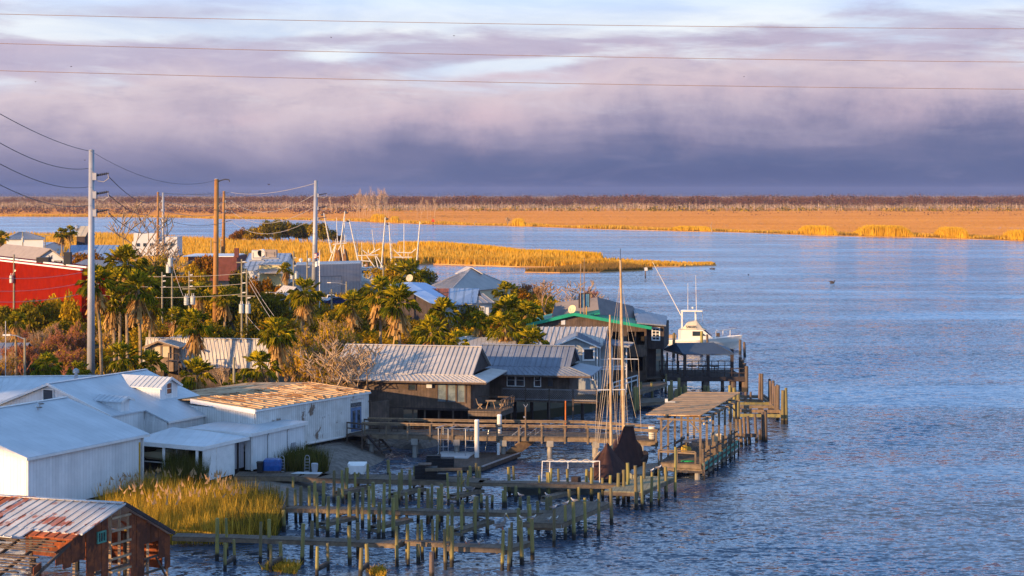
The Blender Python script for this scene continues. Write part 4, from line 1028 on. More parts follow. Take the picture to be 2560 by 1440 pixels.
deck_strip(W2,[(600,1264),(710,1271),(985,1276),(1200,1281),(1385,1283)],1.0,1.2)
add_piles(W2,z2([(935,600,1040),(1035,645,1050),(1130,640,1060),(1255,600,960),(1335,605,960),(1450,545,1060),(1545,705,1070),(1595,510,1070),(1695,660,1050),(1735,620,960),(1830,600,950),(2145,560,960),
                  (2275,720,1000),(2395,680,980),(2500,680,980),(1150,560,930),(990,490,870),(860,540,900),(767,540,900),(720,570,910),(915,495,900),(600,780,1000),(2040,565,920),(2075,525,900),(2175,520,900),(1940,560,930),(1500,500,900),(1385,560,960),(570,590,900),(625,560,880)]))
T2=empty('dock_platform',G(1420,1340,0),'grey planked dock platform with gulls at the end of the middle walkway','dock','dock platforms')
deck_quad(T2,[(1307,1306),(1404,1309),(1530,1255),(1432,1252)],1.2,0)
add_piles(T2,z3_([(1140,770,1150),(1255,730,1080),(1340,700,1080),(1455,655,1060),(1585,605,1040),(1717,560,930),(1300,570,900),(1387,550,870),(985,690,990),(1075,650,960),(1112,640,930),(897,725,1090)]))
MB().beam(G(1318,1320,.8),G(1382,1322,.8),.1,.2).build('cross_beam',MT['pile_brown'],T2)
W3=empty('walkway',G(900,1225,0),'wide back dock walkway carrying the tubs and crates','dock','old dock walkways')
deck_strip(W3,[(584,1190),(745,1191),(790,1195),(1035,1200),(1205,1207)],2.0,1.25,beamh=.3)
deck_strip(W3,[(1195,1206),(1300,1208),(1420,1211),(1560,1213)],1.0,1.25)
add_piles(W3,z2([(120,450,560),(385,450,590),(690,450,640),(740,450,560),(1010,620,720),(1215,355,640),(1440,320,640),(1340,320,620),(1650,280,470),(1895,340,610),(1980,345,620),(2470,340,560),(1700,600,740),(2530,330,600),(545,480,600)],))
add_piles(W3,z3_([(310,350,470),(362,310,600),(398,345,620),(697,350,650),(745,340,600),(757,540,700),(655,540,760),(635,585,760),(803,650,800),(885,640,900),(518,630,760),(470,645,1000),(415,620,760),(370,640,900),(1385,545,680),(1298,575,700)]))
T3=empty('dock_platform',G(1600,1262,0),'mossy planked dock platform beside the pavilion, with a row of posts','dock','dock platforms')
deck_quad(T3,[(1510,1227),(1603,1230),(1688,1192),(1602,1189)],1.25,0,mat='deck_olive')
add_piles(T3,z3_([(1628,460,690),(1697,435,690),(1777,410,720),(1838,380,720),(1885,310,700),(1963,335,780),(2025,440,780),(2035,300,640),(2110,400,760),(2190,370,740),(2262,345,660),(2352,150,650)]))
add_piles(W3,z3_([(1460,370,620),(1515,355,690)]))
# finger piers with their own four piles and a short ladder
FG=[
 ('first finger pier from the left off the back walkway',(837,1227),(912,1212),.75,[(835,1176,1258),(857,1176,1259),(888,1169,1245),(866,1169,1248)],(903,1196)),
 ('second finger pier from the left off the back walkway',(974,1232),(1047,1217),.75,[(973.5,1180,1262),(997,1181,1262),(1026,1174,1250),(1004,1173,1250)],(1040,1201)),
 ('third finger pier from the left off the back walkway, with the brown pelican',(1122,1235),(1192,1221),.75,[(1121.5,1182,1264),(1145,1177,1266),(1168,1176,1256),(1153,1176,1254)],(1190,1203)),
 ('rightmost finger pier off the back walkway, before the T-top boat',(1352,1240),(1420,1224),.75,[(1349,1188,1250),(1373.5,1181,1250),(1397.5,1172,1238),(1370,1181,1250),(1420,1172,1240),(1376,1171,1238)],(1409,1212)),
 ('leftmost finger pier off the middle walkway',(796,1305),(870,1288),.75,[],(862,1272)),
 ('middle one of the finger piers off the middle walkway',(925,1313),(1012,1293),.75,[],(1004,1276)),
 ('rightmost finger pier off the middle walkway',(1132,1322),(1212,1298),.75,[(1155,1262,1353),(1188,1242,1350),(1130,1260,1350),(1220,1240,1340)],(1203,1283)),
]
for lab,a,b,z,pl,stp in FG:
    g=G(a[0],a[1],z);r_=empty('finger_pier',V3(g,0),lab,'dock','finger piers off the walkways')
    p0,p1=G(*a,z),G(*b,z);d=(p1-p0).normalized();n=Vector((d.y,-d.x,0));w_=.75
    m=MB();m.prism([V3(p0,z-.05),V3(p1,z-.05),V3(p1+n*w_,z-.05),V3(p0+n*w_,z-.05)],(0,0,.05));o=m.build('deck',MT['deck'],r_)
    for off in(.03,w_-.03):MB().beam(V3(p0+n*off,z-.14),V3(p1+n*off,z-.14),.06,.17).build('stringer',MT['beam'],r_)
    MB().beam(V3(p0,z-.3)-d*.0,V3(p0+n*w_,z-.3),.1,.18).build('cross_beam',MT['beam'],r_)
    add_piles(r_,pl,r=.085)
    s0=G(stp[0],stp[1]+10,z+.1)
    for i in range(3):
        c=s0+Vector((-d.x,-d.y,0))*(.22*i);MB().box(V3(c,z+.42-.16*i),(.7,.22,.04),math.atan2(d.y,d.x)+math.pi/2).build('tread',MT['wood_grey'],r_)
# low pile pairs with a cross beam, and free piles
PR=z2([(10,1110,1395),(110,1075,1330),(465,1130,1400),(573,1100,1340),(928,1145,1450),(1043,1110,1390),(1362,1160,1460),(1440,1120,1400)])
for i in range(0,8,2):
    a,b=PR[i],PR[i+1];m,g,zt=pile_mb(*a);m2,g2,zt2=pile_mb(*b)
    r_=empty('pile_bent',g,['leftmost','second from the left','third from the left','rightmost'][i//2]+' of the four low pile pairs before the front walkway','piling','low pile pairs joined by a beam')
    m.build('pile',MT['pile'],r_);m2.build('pile',MT['pile'],r_);MB().beam(V3(g,.45),V3(g2,.45),.12,.28).build('cross_beam',MT['pile_old'],r_)
def freepile(x,t_,b_,label,mat='pile',r=.1,group='free standing mooring piles',lean=None):
    m,g,zt=pile_mb(x,t_,b_,r,lean);o=m.build('piling',MT[mat],org=g);tag(o,label,'piling',group);return o
freepile(1079.5,1380,1452,'short dark square pile standing before the front walkway','pile_old',.13)
freepile(1803,1198,1228,'x','pile_old')if False else None
# mooring piles right of the pavilion (zoomed survey: px = 1820 + x/7.2, py = 920 + y/7.2)
def z7(x,t_,b_):return(1820+x/7.2,920+t_/7.2,920+b_/7.2)
L7=[((245,920,1420),'pile_brown','pale leaning wooden pile nearest the pavilion corner',(-.12,0)),((325,885,1400),'pile_brown','brown leaning pile, second outward from the pavilion corner',(-.2,0)),((392,865,1380),'pile_old','dark leaning pile, third outward from the pavilion corner',(-.18,0)),
      ((515,820,1345),'pile_old','dark purple brown pile with the short stub beside it',(-.15,0)),((575,1110,1290),'pile_old','short dark stub pile between two tall dark ones',(0,0)),((630,790,1325),'pile_old','straight dark pile of the outer pair before the broken dock',(0,0)),((678,760,1325),'pile_old','round topped outermost dark pile before the broken dock',(-.02,0))]
for(q,mt,lab,ln)in L7:freepile(*z7(*q),lab,mt,.14,'old piles in the water beyond the pavilion',ln)
bm=empty('pile_brace',G(1860,1090,0),'dark horizontal timber bolted along the old leaning piles','beam');a_=G(*z7(150,1215,1215)[:2],.9);MB().beam(V3(a_,.9),V3(G(z7(530,0,0)[0],920+1215/7.2,.9),.9),.15,.3).build('timber',MT['pile_old'],bm)
# broken dock beyond the pavilion
BD=empty('broken_dock',G(1880,1060,0),'broken dock with mossy beams and crooked piles beyond the pavilion','dock')
add_piles(BD,[z7(*q)for q in((562,100,800),(610,100,800),(745,195,780),(798,225,800),(778,230,830),(812,275,840),(855,325,900),(893,300,920),(900,310,930),(890,870,945),(308,430,800),(405,430,800))],'pile_old',.12)
add_piles(BD,[z7(*q)for q in((985,400,1010),(1052,355,1010),(1020,420,960),(125,350,960),(180,430,965),(45,310,900))],'pile',.15)
zq=.9
for(x0,y0,x1,y1,mt)in((215,510,590,520,'beam'),(215,575,560,590,'pile_brown'),(220,640,760,640,'pile'),(220,700,860,700,'beam'),(220,770,960,780,'pile_brown'),(215,850,950,860,'pile'),(590,520,960,800,'beam'),(640,500,900,690,'pile_old')):
    a_,b_=G(1820+x0/7.2,920+y0/7.2,zq),G(1820+x1/7.2,920+y1/7.2,zq);MB().beam(a_,b_,.18,.3).build('beam',MT[mt],BD)
m=MB();ps=[G(1820+x/7.2,920+y/7.2,zq-.1)for x,y in((225,700),(640,700),(620,640),(240,640))];m.prism([V3(p,.75)for p in ps],(0,0,.06));m.build('deck',MT['deck_olive'],BD)

# dark piles just behind the pavilion (px from the 4.236x zoom)
def z8(x,t_,b_):return(1440+x/4.236,880+t_/4.236,880+b_/4.236)
for q,lab in(((985,350,560),'yellow green pile left end of the cluster behind the pavilion'),((1018,300,560),'tallest green pile of the cluster behind the pavilion'),((1045,405,560),'shortest pile of the cluster behind the pavilion'),((1072,390,545),'pale green pile in the cluster behind the pavilion'),
              ((1086,275,540),'tall dark green pile right in the cluster behind the pavilion'),((1110,370,545),'thick green pile ending the cluster behind the pavilion'),((1150,345,520),'lit pile of the pair left behind the pavilion roof'),((1165,362,525),'dark pile of the pair left behind the pavilion roof'),
              ((1366,352,520),'left pile of the pair behind the middle of the pavilion roof'),((1400,360,525),'right pile of the pair behind the middle of the pavilion roof')):
    freepile(*z8(*q),lab,'pile',.13,'piles behind the pavilion')
for q,lab in(((1858,852,893),'left one of the two dark piles off the boat bow'),((1862.5,855,893),'x')):
    pass
freepile(1850.5,849,886,'left one of the two dark piles off the fishing boat bow','pile_old',.16,'dark piles off the boat bow');freepile(1862,855,892,'right one of the two dark piles off the fishing boat bow','pile_old',.16,'dark piles off the boat bow')
for x,t_,b_,lab in((1684,832,865,'yellow green pile at the stern of the fishing boat'),(1754,828,865,'yellow green pile amidships of the fishing boat'),(1769.5,836,866,'short dark pile amidships of the fishing boat')):
    freepile(x,t_,892 if x<1700 else 888,lab,'pile' if 'dark' not in lab else 'pile_old',.16,'piles beside the fishing boat')

# ---------------------------------------------------------------- boardwalk
BW=empty('boardwalk',G(1200,1100,0),'long raised wooden boardwalk with railings on concrete piers','boardwalk')
zb=1.93
def bwp(x,off=0.0,z=zb):
    y=np.interp(x,[905,1211,1460,1645],[1084,1090,1092.5,1104]);g=G(x,y,zb);return Vector((g.x,g.y+off,z))
xs=[905,1060,1211,1340,1460,1560,1645]
for a,b in zip(xs[:-1],xs[1:]):
    m=MB();m.prism([bwp(a,0,zb-.07),bwp(b,0,zb-.07),bwp(b,2.7,zb-.07),bwp(a,2.7,zb-.07)],(0,0,.07));m.build('deck',MT['deck'],BW)
    for o_ in(.0,2.7):MB().beam(bwp(a,o_,zb-.24),bwp(b,o_,zb-.24),.1,.32).build('stringer',MT['beam'],BW)
    for o_ in(-.05,2.75):
        MB().beam(bwp(a,o_,2.87),bwp(b,o_,2.87),.16,.06).build('handrail',MT['pile_brown'],BW);MB().beam(bwp(a,o_,2.74),bwp(b,o_,2.74),.05,.14).build('top_rail',MT['beam'],BW)
        for z_ in(2.5,2.35,2.2):MB().cyl(bwp(a,o_,z_),bwp(b,o_,z_),.012,.012,4).build('cable',MT['wood_grey'],BW)
for i,x in enumerate([912,966,1019,1075,1131,1187,1243,1297,1354,1412,1469,1525,1580,1640]):
    for o_ in(-.1,2.8):MB().beam(bwp(x,o_,zb-.55 if o_<0 else zb-.3),bwp(x,o_,2.84),.14).build('post',MT['beam'],BW)
for x in(928,1036,1141,1258,1375,1490,1600):
    for o_ in(.35,2.3):MB().cyl(bwp(x,o_,-.8),bwp(x,o_,1.2),.2,.2,10).build('pier',MT['concrete'],BW)
    MB().beam(bwp(x,-.1,1.35),bwp(x,2.8,1.35),.55,.5).build('pier_cap',MT['concrete'],BW)
pl=G(1314,1090,zb);pc=empty('lamp_pipe',pl,'pale pipe with a forked head standing at the boardwalk rail','lamp post')
m=MB();c=bwp(1314,-.2,0);m.cyl(V3(c,1.6),V3(c,4.35),.07,.06,8);m.build('pole',MT['pile_brown'],pc)
for s_ in(-1,1):MB().cyl(V3(c,4.35),V3(c+Vector((.18*s_,0,0)),4.6),.025,.02,5).build('prong',MT['alu'],pc)
MB().box(V3(c+Vector((-.1,-.1,0)),3.55),(.16,.12,.12)).build('lamp_head',MT['alu'],pc)
MB().cyl((c.x+3.45,c.y+5.5,.9),(c.x+3.45,c.y+5.5,4.2),.06,.06,8).build('orange_pole',MT['orange'],org=V3(c,0));o=D.objects['orange_pole'];tag(o,'thin orange pole beneath the lattice balcony house','pole')
bn=G(1630,1098,1.95);o=MB().cyl((bn.x,bn.y-.1,2.0),(bn.x,bn.y-.1,3.0),.27,.30,12).build('white_bin',MT['hull_white'],org=bn);tag(o,'tall white bin at the boardwalk end by the pavilion','bin')
ch=G(990,1080,1.95);c_=empty('patio_chair',V3(bwp(983,1.6),zb),'small dark chair on the boardwalk near the white building','chair');q=bwp(983,1.6)
MB().box(V3(q,zb+.42),(.5,.5,.05)).build('seat',MT['wood_dark'],c_);MB().box(V3(q+Vector((0,.23,0)),zb+.7),(.5,.05,.5)).build('backrest',MT['wood_dark'],c_)
for sx_ in(-.22,.22):
    for sy_ in(-.22,.22):MB().beam(V3(q+Vector((sx_,sy_,0)),zb+.01),V3(q+Vector((sx_,sy_,0)),zb+.4),.04).build('leg',MT['wood_dark'],c_)

# ---------------------------------------------------------------- floating dock
FD=empty('floating_dock',G(1200,1160,0),'grey floating dock between the two white pilings','dock')
zf_=.42
dq=[(1064,1166),(1205,1168),(1302,1132),(1170,1130)]
ps=[G(x,y,zf_)for x,y in dq];m=MB();m.prism([V3(p,.12)for p in ps],(0,0,.3));m.build('deck',MT['wood_grey'],FD)
m=MB();m.prism([V3(p,-.1)for p in[ps[0].lerp(ps[2],.04),ps[1].lerp(ps[3],.04),ps[2].lerp(ps[0],.04),ps[3].lerp(ps[1],.04)]],(0,0,.215));m.build('float',MT['black'],FD)
m=MB();m.beam(V3(ps[1],.47)+bX*0,V3(ps[2],.47),.08,.1);m.build('edge_rail',MT['alu'],FD)
for x,t_,b_,lab in((1192,1049,1153,'left one of the two tall white sleeved pilings'),(1248.5,1036,1139,'right one of the two tall white sleeved pilings')):
    g=G(x,b_,.1);zt=H-(t_-480)*g.y/F;r_=empty('white_piling',V3(g,0),lab,'piling','white pilings of the floating dock')
    MB().cyl(V3(g,-.5),V3(g,zt-.12),.19,.19,14).build('shaft',MT['white_pipe'],r_,smooth=False);MB().cyl(V3(g,zt-.12),V3(g,zt),.21,.16,14).build('cap',MT['white_trim'],r_)
g=G(1246,1137,.42);r_=empty('water_pedestal',g,'small white power pedestal with a round top beside the right white piling','pedestal')
MB().cyl(g,g+UP*.75,.12,.12,8).build('body',MT['white_trim'],r_);MB().ball(g+UP*.85,.15,8,5).build('cap',MT['white_trim'],r_)
GW=empty('gangway',G(1262,1128,.4),'sloping gangway with curved metal handrails from boardwalk to floating dock','gangway')
a_,b_=G(1262,1131,.5),G(1313,1092,1.85);a2,b2=a_+Vector((1.3,.3,0)),b_+Vector((1.3,.3,0))
m=MB();m.slab([a_,a2,b2,b_],.1);m.build('ramp',MT['pile_brown'],GW)
for(p_,q_)in((a_,b_),(a2,b2)):
    m=MB();m.tube([p_+UP*.1,p_+UP*.8,p_+UP*.95+(q_-p_)*.04,q_+UP*.95],.03);m.cyl(p_+UP*.5,q_+UP*.5,.022,.022,5);m.build('handrail',MT['alu'],GW)
    for k in range(5):c=p_.lerp(q_,k/4);MB().cyl(c,c+UP*.93,.02,.02,5).build('stanchion',MT['alu'],GW)
# pontoon with an aluminium frame
PT=empty('pontoon',G(1130,1135,0),'flat white work pontoon with open aluminium frame beside the floating dock','boat')
pq=[(1078,1142),(1170,1144),(1190,1129),(1108,1127)];ps=[G(x,y,.5)for x,y in pq];m=MB();m.prism([V3(p,.1)for p in ps],(0,0,.4));m.build('deck',MT['pale_wall'],PT)
def UPp(x,y,yb,zb_):g=G(x,yb,zb_);return Vector((g.x,g.y,H-(y-480)*g.y/F))
m=MB()
cs=[(1096,1071,1140),(1120.5,1071,1139),(1164,1073,1140),(1108,1063,1130)]
for x,t_,b_ in cs:MB().cyl(UPp(x,b_,b_,.5),UPp(x,t_,b_,.5),.035,.035,6).build('upright',MT['alu'],PT)
k1,k2,k3,k4=[UPp(x,y,yb,.5)for x,y,yb in((1090,1070,1140),(1196,1073,1140),(1222,1064,1130),(1118,1061,1130))]
for a_,b_ in((k1,k2),(k2,k3),(k3,k4),(k4,k1),(k1.lerp(k2,.3),k4.lerp(k3,.3)),(k1.lerp(k2,.65),k4.lerp(k3,.65))):MB().cyl(a_,b_,.03,.03,5).build('top_bar',MT['alu'],PT)
for yy in(1085,1099,1117,1130):
    MB().cyl(UPp(1096,yy,1140,.5),UPp(1120.5,yy,1139,.5),.022,.022,5).build('rung',MT['alu'],PT)
for yy in(1101,1118):MB().cyl(UPp(1164,yy,1140,.5),UPp(1188,yy+1,1139,.5),.022,.022,5).build('rung',MT['alu'],PT)
MB().cyl(UPp(1098,1142,1142,.5),UPp(1105.5,1066,1142,.5),.06,.05,6).build('wooden_pole',MT['pile_brown'],PT)
MB().cyl(UPp(1213,1128,1128,.5),UPp(1222,1075,1128,.5),.04,.04,6).build('davit',MT['alu'],PT)

# crates, tubs, bins on the back dock
def crate_stack(x,yb,zb_,w_,d_,n,h,rz,name,label,parts,group):
    g=G(x,yb,zb_);c=Vector((g.x,g.y+d_/2,zb_))
    for k in range(n):
        r_=empty(name,c+UP*h*k,label[k]if isinstance(label,list)else label,'crate',group)
        jx=random.uniform(-.02,.02)
        m=MB()
        for zz in(.02,h*.5,h-.03):
            for s_ in(-1,1):
                m.beam(c+Vector((-w_/2+jx,s_*d_/2,h*k+zz)),c+Vector((w_/2+jx,s_*d_/2,h*k+zz)),.03,.035);m.beam(c+Vector((s_*w_/2+jx,-d_/2+.02,h*k+zz)),c+Vector((s_*w_/2+jx,d_/2-.02,h*k+zz)),.03,.035)
        for i in range(7):
            xx=-w_/2+w_*i/6
            for s_ in(-1,1):m.beam(c+Vector((xx+jx,s_*d_/2*.985,h*k+.02)),c+Vector((xx+jx,s_*d_/2*.985,h*k+h-.03)),.025,.025,Vector((0,1,0)))
        m.box(c+Vector((jx,0,h*k+h*.4)),(w_*.93,d_*.93,h*.7))
        m.build('body',MT['black'],r_)
OR=['bottom','second','third','fourth','fifth','top']
def lab_stack(where,n):return[f'black oyster crate, {("top" if k == n-1 else OR[k])} of the stack {where}' for k in range(n)]
crate_stack(1083,1167,.43,1.1,.9,4,.22,0,'oyster_crate',lab_stack('at the left end of the floating dock',4),0,'black oyster crates')
crate_stack(1117,1167,.43,1.1,.9,3,.22,0,'oyster_crate',lab_stack('second from the left on the floating dock',3),0,'black oyster crates')
crate_stack(1050,1198,1.26,.75,.9,4,.25,0,'oyster_crate',lab_stack('under the pale lid on the back walkway',4),0,'black oyster crates')
crate_stack(1078,1199,1.26,.8,.9,4,.22,0,'oyster_crate',lab_stack('in the middle of the back walkway pile',4),0,'black oyster crates')
crate_stack(1104,1200,1.26,.8,.9,2,.22,0,'oyster_crate',lab_stack('at the right end of the back walkway pile',2),0,'black oyster crates')
g=G(1050,1198,2.27);o=MB().box((g.x,G(1050,1198,1.26).y+.45,2.29),(.95,1.0,.05)).build('crate_lid',MT['wood_grey'],org=(0,0,0));tag(o,'pale board lying on the crates of the back walkway','board')
gb=G(1060,1199,1.26);o=MB().beam((G(1064,1199,1.26).x,gb.y-.5,2.05),(G(1155,1199,1.26).x,gb.y-.5,2.08),.12,.2).build('timber_rail',MT['pile_brown'],org=gb);tag(o,'long brown timber beam fixed before the black crates','beam')
for x in(1036,1055,1150):
    pass
def tub(x,yb,z0,w_,d_,h,label,feet=True):
    g=G(x,yb,z0);c=Vector((g.x,g.y+d_/2,z0));r_=empty('insulated_tub',c,label,'tub','white tubs stacked on the dock')
    m=MB();m.loft([[c+Vector((sx_*w_/2*k,sy_*d_/2*k,zz))for sx_,sy_ in((-1,-1),(1,-1),(1,1),(-1,1))]for zz,k in((.1,.93),(.14,.95),(h-.12,1.0),(h-.1,1.03),(h-.02,1.03))]);m.build('body',MT['white_trim'],r_)
    m=MB();m.box(c+UP*(h+.01),(w_*1.05,d_*1.05,.06));m.build('lid',MT['white_trim'],r_)
    for s_ in(-.33,0,.33):MB().box(c+Vector((s_*w_,0,.05)),(w_*.16,d_*.9,.1)).build('skid',MT['white_trim'],r_)
tub(891.5,1186,1.26,1.28,1.1,.72,'lower larger white insulated tub on the back walkway');tub(892,1184,2.02,1.0,.85,.52,'upper smaller white insulated tub stacked on the larger tub')
g=G(678,1183,1.26);r_=empty('wrapped_pallet',g,'pallet wrapped in bright blue plastic on the dock','pallet');c=g+Vector((0,.7,0))
m=MB();m.loft([[c+Vector((sx_*.66*k,sy_*.55*k,zz))for sx_,sy_ in((-1,-.8),(-.8,-1),(.8,-1),(1,-.8),(1,.8),(.8,1),(-.8,1),(-1,.8))]for zz,k in((.14,1),(.5,1.04),(.8,.98),(.92,.9),(.96,.7))]);m.build('wrap',MT['blue_wrap'],r_,smooth=False)
MB().box(c+UP*.07,(1.4,1.1,.13)).build('pallet',MT['wood_grey'],r_)
g=G(648.5,1184,1.26);r_=empty('waste_bin',g,'black waste bin beside the blue wrapped pallet','bin');c=g+Vector((0,.3,0));m=MB();m.loft([[c+Vector((sx_*.22*k,sy_*.25*k,zz))for sx_,sy_ in((-1,-1),(1,-1),(1,1),(-1,1))]for zz,k in((.02,.8),(.75,1))]);m.build('body',MT['black'],r_);MB().box(c+UP*.8,(.48,.54,.07)).build('lid',MT['black'],r_)
g=G(785.5,1182,1.26);r_=empty('round_bin',g,'grey round bin with ribs on the dock','bin');c=g+Vector((0,.3,0));m=MB()
m.loft([[c+Vector((math.cos(k*.5236)*rr_,math.sin(k*.5236)*rr_,zz))for k in range(12)]for zz,rr_ in((.0,.2),(.2,.215),(.21,.235),(.4,.24),(.41,.25),(.62,.255),(.66,.22))]);m.build('body',MT['steel_grey'],r_)
def hand_truck(x,yb,z0,lab,lean=.1):
    g=G(x,yb,z0);r_=empty('hand_truck',g,lab,'hand truck','hand trucks on the dock');c=g+Vector((0,.4,0))
    m=MB()
    m.tube([c+Vector((-.17,0,.1)),c+Vector((-.17,lean,1.0)),c+Vector((-.1,lean,1.18)),c+Vector((.1,lean,1.18)),c+Vector((.17,lean,1.0)),c+Vector((.17,0,.1))],.022,6)
    for k in range(4):m.cyl(c+Vector((-.17,lean*.2*k,.25+.22*k)),c+Vector((.17,lean*.2*k,.25+.22*k)),.018,.018,5)
    m.build('frame',MT['alu'],r_);MB().box(c+Vector((0,-.12,.04)),(.4,.24,.02)).build('toe_plate',MT['alu'],r_)
    for s_ in(-.24,.24):MB().cyl(c+Vector((s_-.03,.08,.14)),c+Vector((s_+.03,.08,.14)),.13,.13,10).build('wheel',MT['black'],r_)
hand_truck(766,1181,1.26,'silver hand truck standing on the pale mat');hand_truck(702.5,1182,1.26,'silver hand truck leaning beside the blue wrapped pallet')
ps=[G(x,y,1.262)for x,y in((727,1184),(800,1185.5),(806,1181),(745,1179.5))];m=MB();m.prism([V3(p,1.254)for p in ps],(0,0,.02));o=m.build('rubber_mat',MT['pale_wall'],org=ps[0]);tag(o,'pale thin mat lying under the hand truck','mat')

# ---------------------------------------------------------------- pavilion on its dock
PV=empty('pavilion',G(1690,1190,0),'open wooden dock pavilion with flat board roof and green fender boards','pavilion')
zd,zr_=1.25,4.7
fl_,fr_=G(1643,1156,zd),G(1753,1161,zd);v=(G(1841,1102,zd)-fr_);v.z=0;Lp=v.length;v.normalize();u=Vector((v.y,-v.x,0));wdt=3.35
fl_=fr_-u*wdt
def pp(s_,t_,z):return Vector((fr_.x,fr_.y,z))-u*(wdt*(1-s_))+v*t_      # s_: 0 left .. 1 right, t_: metres from the front
m=MB();m.prism([pp(0,0,zd-.08),pp(1,0,zd-.08),pp(1,Lp,zd-.08),pp(0,Lp,zd-.08)],(0,0,.08));o=m.build('deck',MT['deck'],PV)
for s_ in(0,1):MB().beam(pp(s_,0,zd-.3),pp(s_,Lp,zd-.3),.12,.42).build('rim_beam',MT['beam'],PV)
MB().beam(pp(0,-.02,zd-.22),pp(1,-.02,zd-.22),.1,.28).build('rim_beam',MT['beam'],PV);MB().beam(pp(-.03,.1,zd-.55),pp(1.03,.1,zd-.55),.12,.28).build('rim_beam',MT['beam'],PV)
for z_ in(zd-.02,zd-.42):MB().beam(pp(1.04,.1,z_),pp(1.04,Lp,z_),.06,.2).build('fender_board',MT['green_rail'],PV)
MB().beam(pp(1.04,.1,zd-.8),pp(1.04,Lp,zd-.8),.06,.18).build('fender_board',MT['beam'],PV)
for t_ in(.5,5,9.5,Lp-.4):
    for s_ in(.12,.88):MB().cyl(pp(s_,t_,-.6),pp(s_,t_,zd-.5),.22,.22,10).build('pier',MT['concrete'],PV)
for k in range(9):
    t_=.1+(Lp-.2)*k/8;MB().beam(pp(1.06,t_,-.5),pp(1.06,t_,zd+.15),.12).build('fender_post',MT['pile_old'],PV)
RF=[G(1615,1036,zr_-.1),G(1751,1039,zr_),G(1850,981.5,zr_),G(1719,980,zr_-.1)]
m=MB();m.slab(RF,.06);o=m.build('roof',MT['tan_roof'],PV)
dd=(RF[1]-RF[0]).normalized()
rr=random.Random(9)
n_b=34
for k in range(n_b):   # separate roof boards, each a little uneven
    t0=k/n_b;t1=(k+1)/n_b-.004;e=rr.uniform(-.012,.012)
    m=MB();m.slab([RF[0].lerp(RF[3],t0)+UP*(.03+e)-dd*rr.uniform(-.02,.12),RF[1].lerp(RF[2],t0)+UP*(.03+e)+dd*rr.uniform(-.02,.1),RF[1].lerp(RF[2],t1)+UP*(.03+e)+dd*.03,RF[0].lerp(RF[3],t1)+UP*(.03+e)-dd*.03],.028);m.build('roof_board',MT['roofboard'],PV)
for s_ in(.04,.96):
    MB().beam(pp(s_,.2,zr_-.24),pp(s_,Lp+.9,zr_-.24),.1,.22).build('plate',MT['beam'],PV)
rows=7
for k in range(rows):
    t_=.3+(Lp+.2)*k/(rows-1)
    for s_ in(.04,.96):
        MB().beam(pp(s_,t_,zd),pp(s_,t_,zr_-.14),.16).build('post',MT['beam'],PV)
    MB().beam(pp(-.06,t_,zr_-.16),pp(1.06,t_,zr_-.16),.07,.15).build('rafter',MT['beam'],PV)
for t_ in(.3,Lp+.5):
    for s_,q in((.04,.3),(.96,.7)):MB().beam(pp(s_,t_,zr_-1.1),pp(q,t_,zr_-.22),.1).build('brace',MT['beam'],PV)
# railings: front, right side
for z_ in(zd+.95,):MB().beam(pp(0,.05,z_),pp(.86,.05,z_),.14,.05).build('handrail',MT['beam'],PV)
MB().beam(pp(0,.05,zd+.8),pp(.86,.05,zd+.8),.05,.12).build('rail',MT['beam'],PV)
for s_ in(0,.43,.86):MB().beam(pp(s_,.05,zd-.2),pp(s_,.05,zd+.92),.12).build('rail_post',MT['beam'],PV)
for k in range(13):
    t_=.2+(Lp-.3)*k/12;MB().beam(pp(1.02,t_,zd-.1),pp(1.02,t_,zd+1.0+rr.uniform(-.1,.2)),.12).build('rail_post',MT['beam'],PV)
for z_ in(zd+.75,zd+.4):
    for k in range(4):
        if z_<zd+.5 and k==1:continue
        MB().beam(pp(1.02,.2+Lp*k/4,z_+rr.uniform(-.06,.06)),pp(1.02,.2+Lp*(k+1)/4-.1,z_+rr.uniform(-.06,.06)),.04,.13).build('rail',MT['wood_grey'],PV)
MB().beam(pp(0,.1,zd+.9),pp(0,4,zd+.9),.12,.05).build('handrail',MT['beam'],PV)
# furniture in it
def on_pv(s_,t_,z=zd):return pp(s_,t_,z)
tb=on_pv(.45,5.2);r_=empty('cleaning_table',tb,'slate topped fish cleaning table under the pavilion roof','table')
m=MB();m.slab([tb+Vector((-.9,-.6,1.0)),tb+Vector((.9,-.3,1.1)),tb+Vector((1.1,.6,1.1)),tb+Vector((-.7,.4,1.0))],.08);m.build('table_top',MT['zinc_dark'],r_)
for sx_ in(-.6,.8):
    for sy_ in(-.3,.35):MB().beam(tb+Vector((sx_,sy_,0)),tb+Vector((sx_,sy_,.95)),.08).build('leg',MT['beam'],r_)
fz=on_pv(.72,9.3);r_=empty('chest_cooler',fz,'tall cream cooler standing at the far end of the pavilion','cooler')
MB().box(fz+UP*.5,(.75,.7,1.0)).build('body',MT['cream'],r_);MB().box(fz+UP*1.04,(.8,.74,.08)).build('lid',MT['hull_white'],r_);MB().box(fz+Vector((0,0,1.2)),(.35,.3,.22)).build('motor',MT['hull_white'],r_)
wb_=on_pv(.9,9.9);o=MB().cyl(wb_,wb_+UP*.9,.27,.3,12).build('white_drum',MT['hull_white'],org=wb_);tag(o,'white drum beside the tall cooler in the pavilion','drum')
bch=on_pv(.15,6.0);r_=empty('wooden_bench',bch,'pale wooden bench along the left side of the pavilion','bench')
a_,b_=on_pv(.14,4.2,zd+.45),on_pv(.14,7.4,zd+.45);MB().beam(a_,b_,.4,.05).build('seat',MT['wood_grey'],r_);MB().beam(a_-u*.2+UP*.4,b_-u*.2+UP*.4,.04,.2).build('backrest',MT['wood_grey'],r_)
for q in(a_,b_):MB().beam(q,q-UP*.44,.3,.08,u).build('leg',MT['wood_grey'],r_)
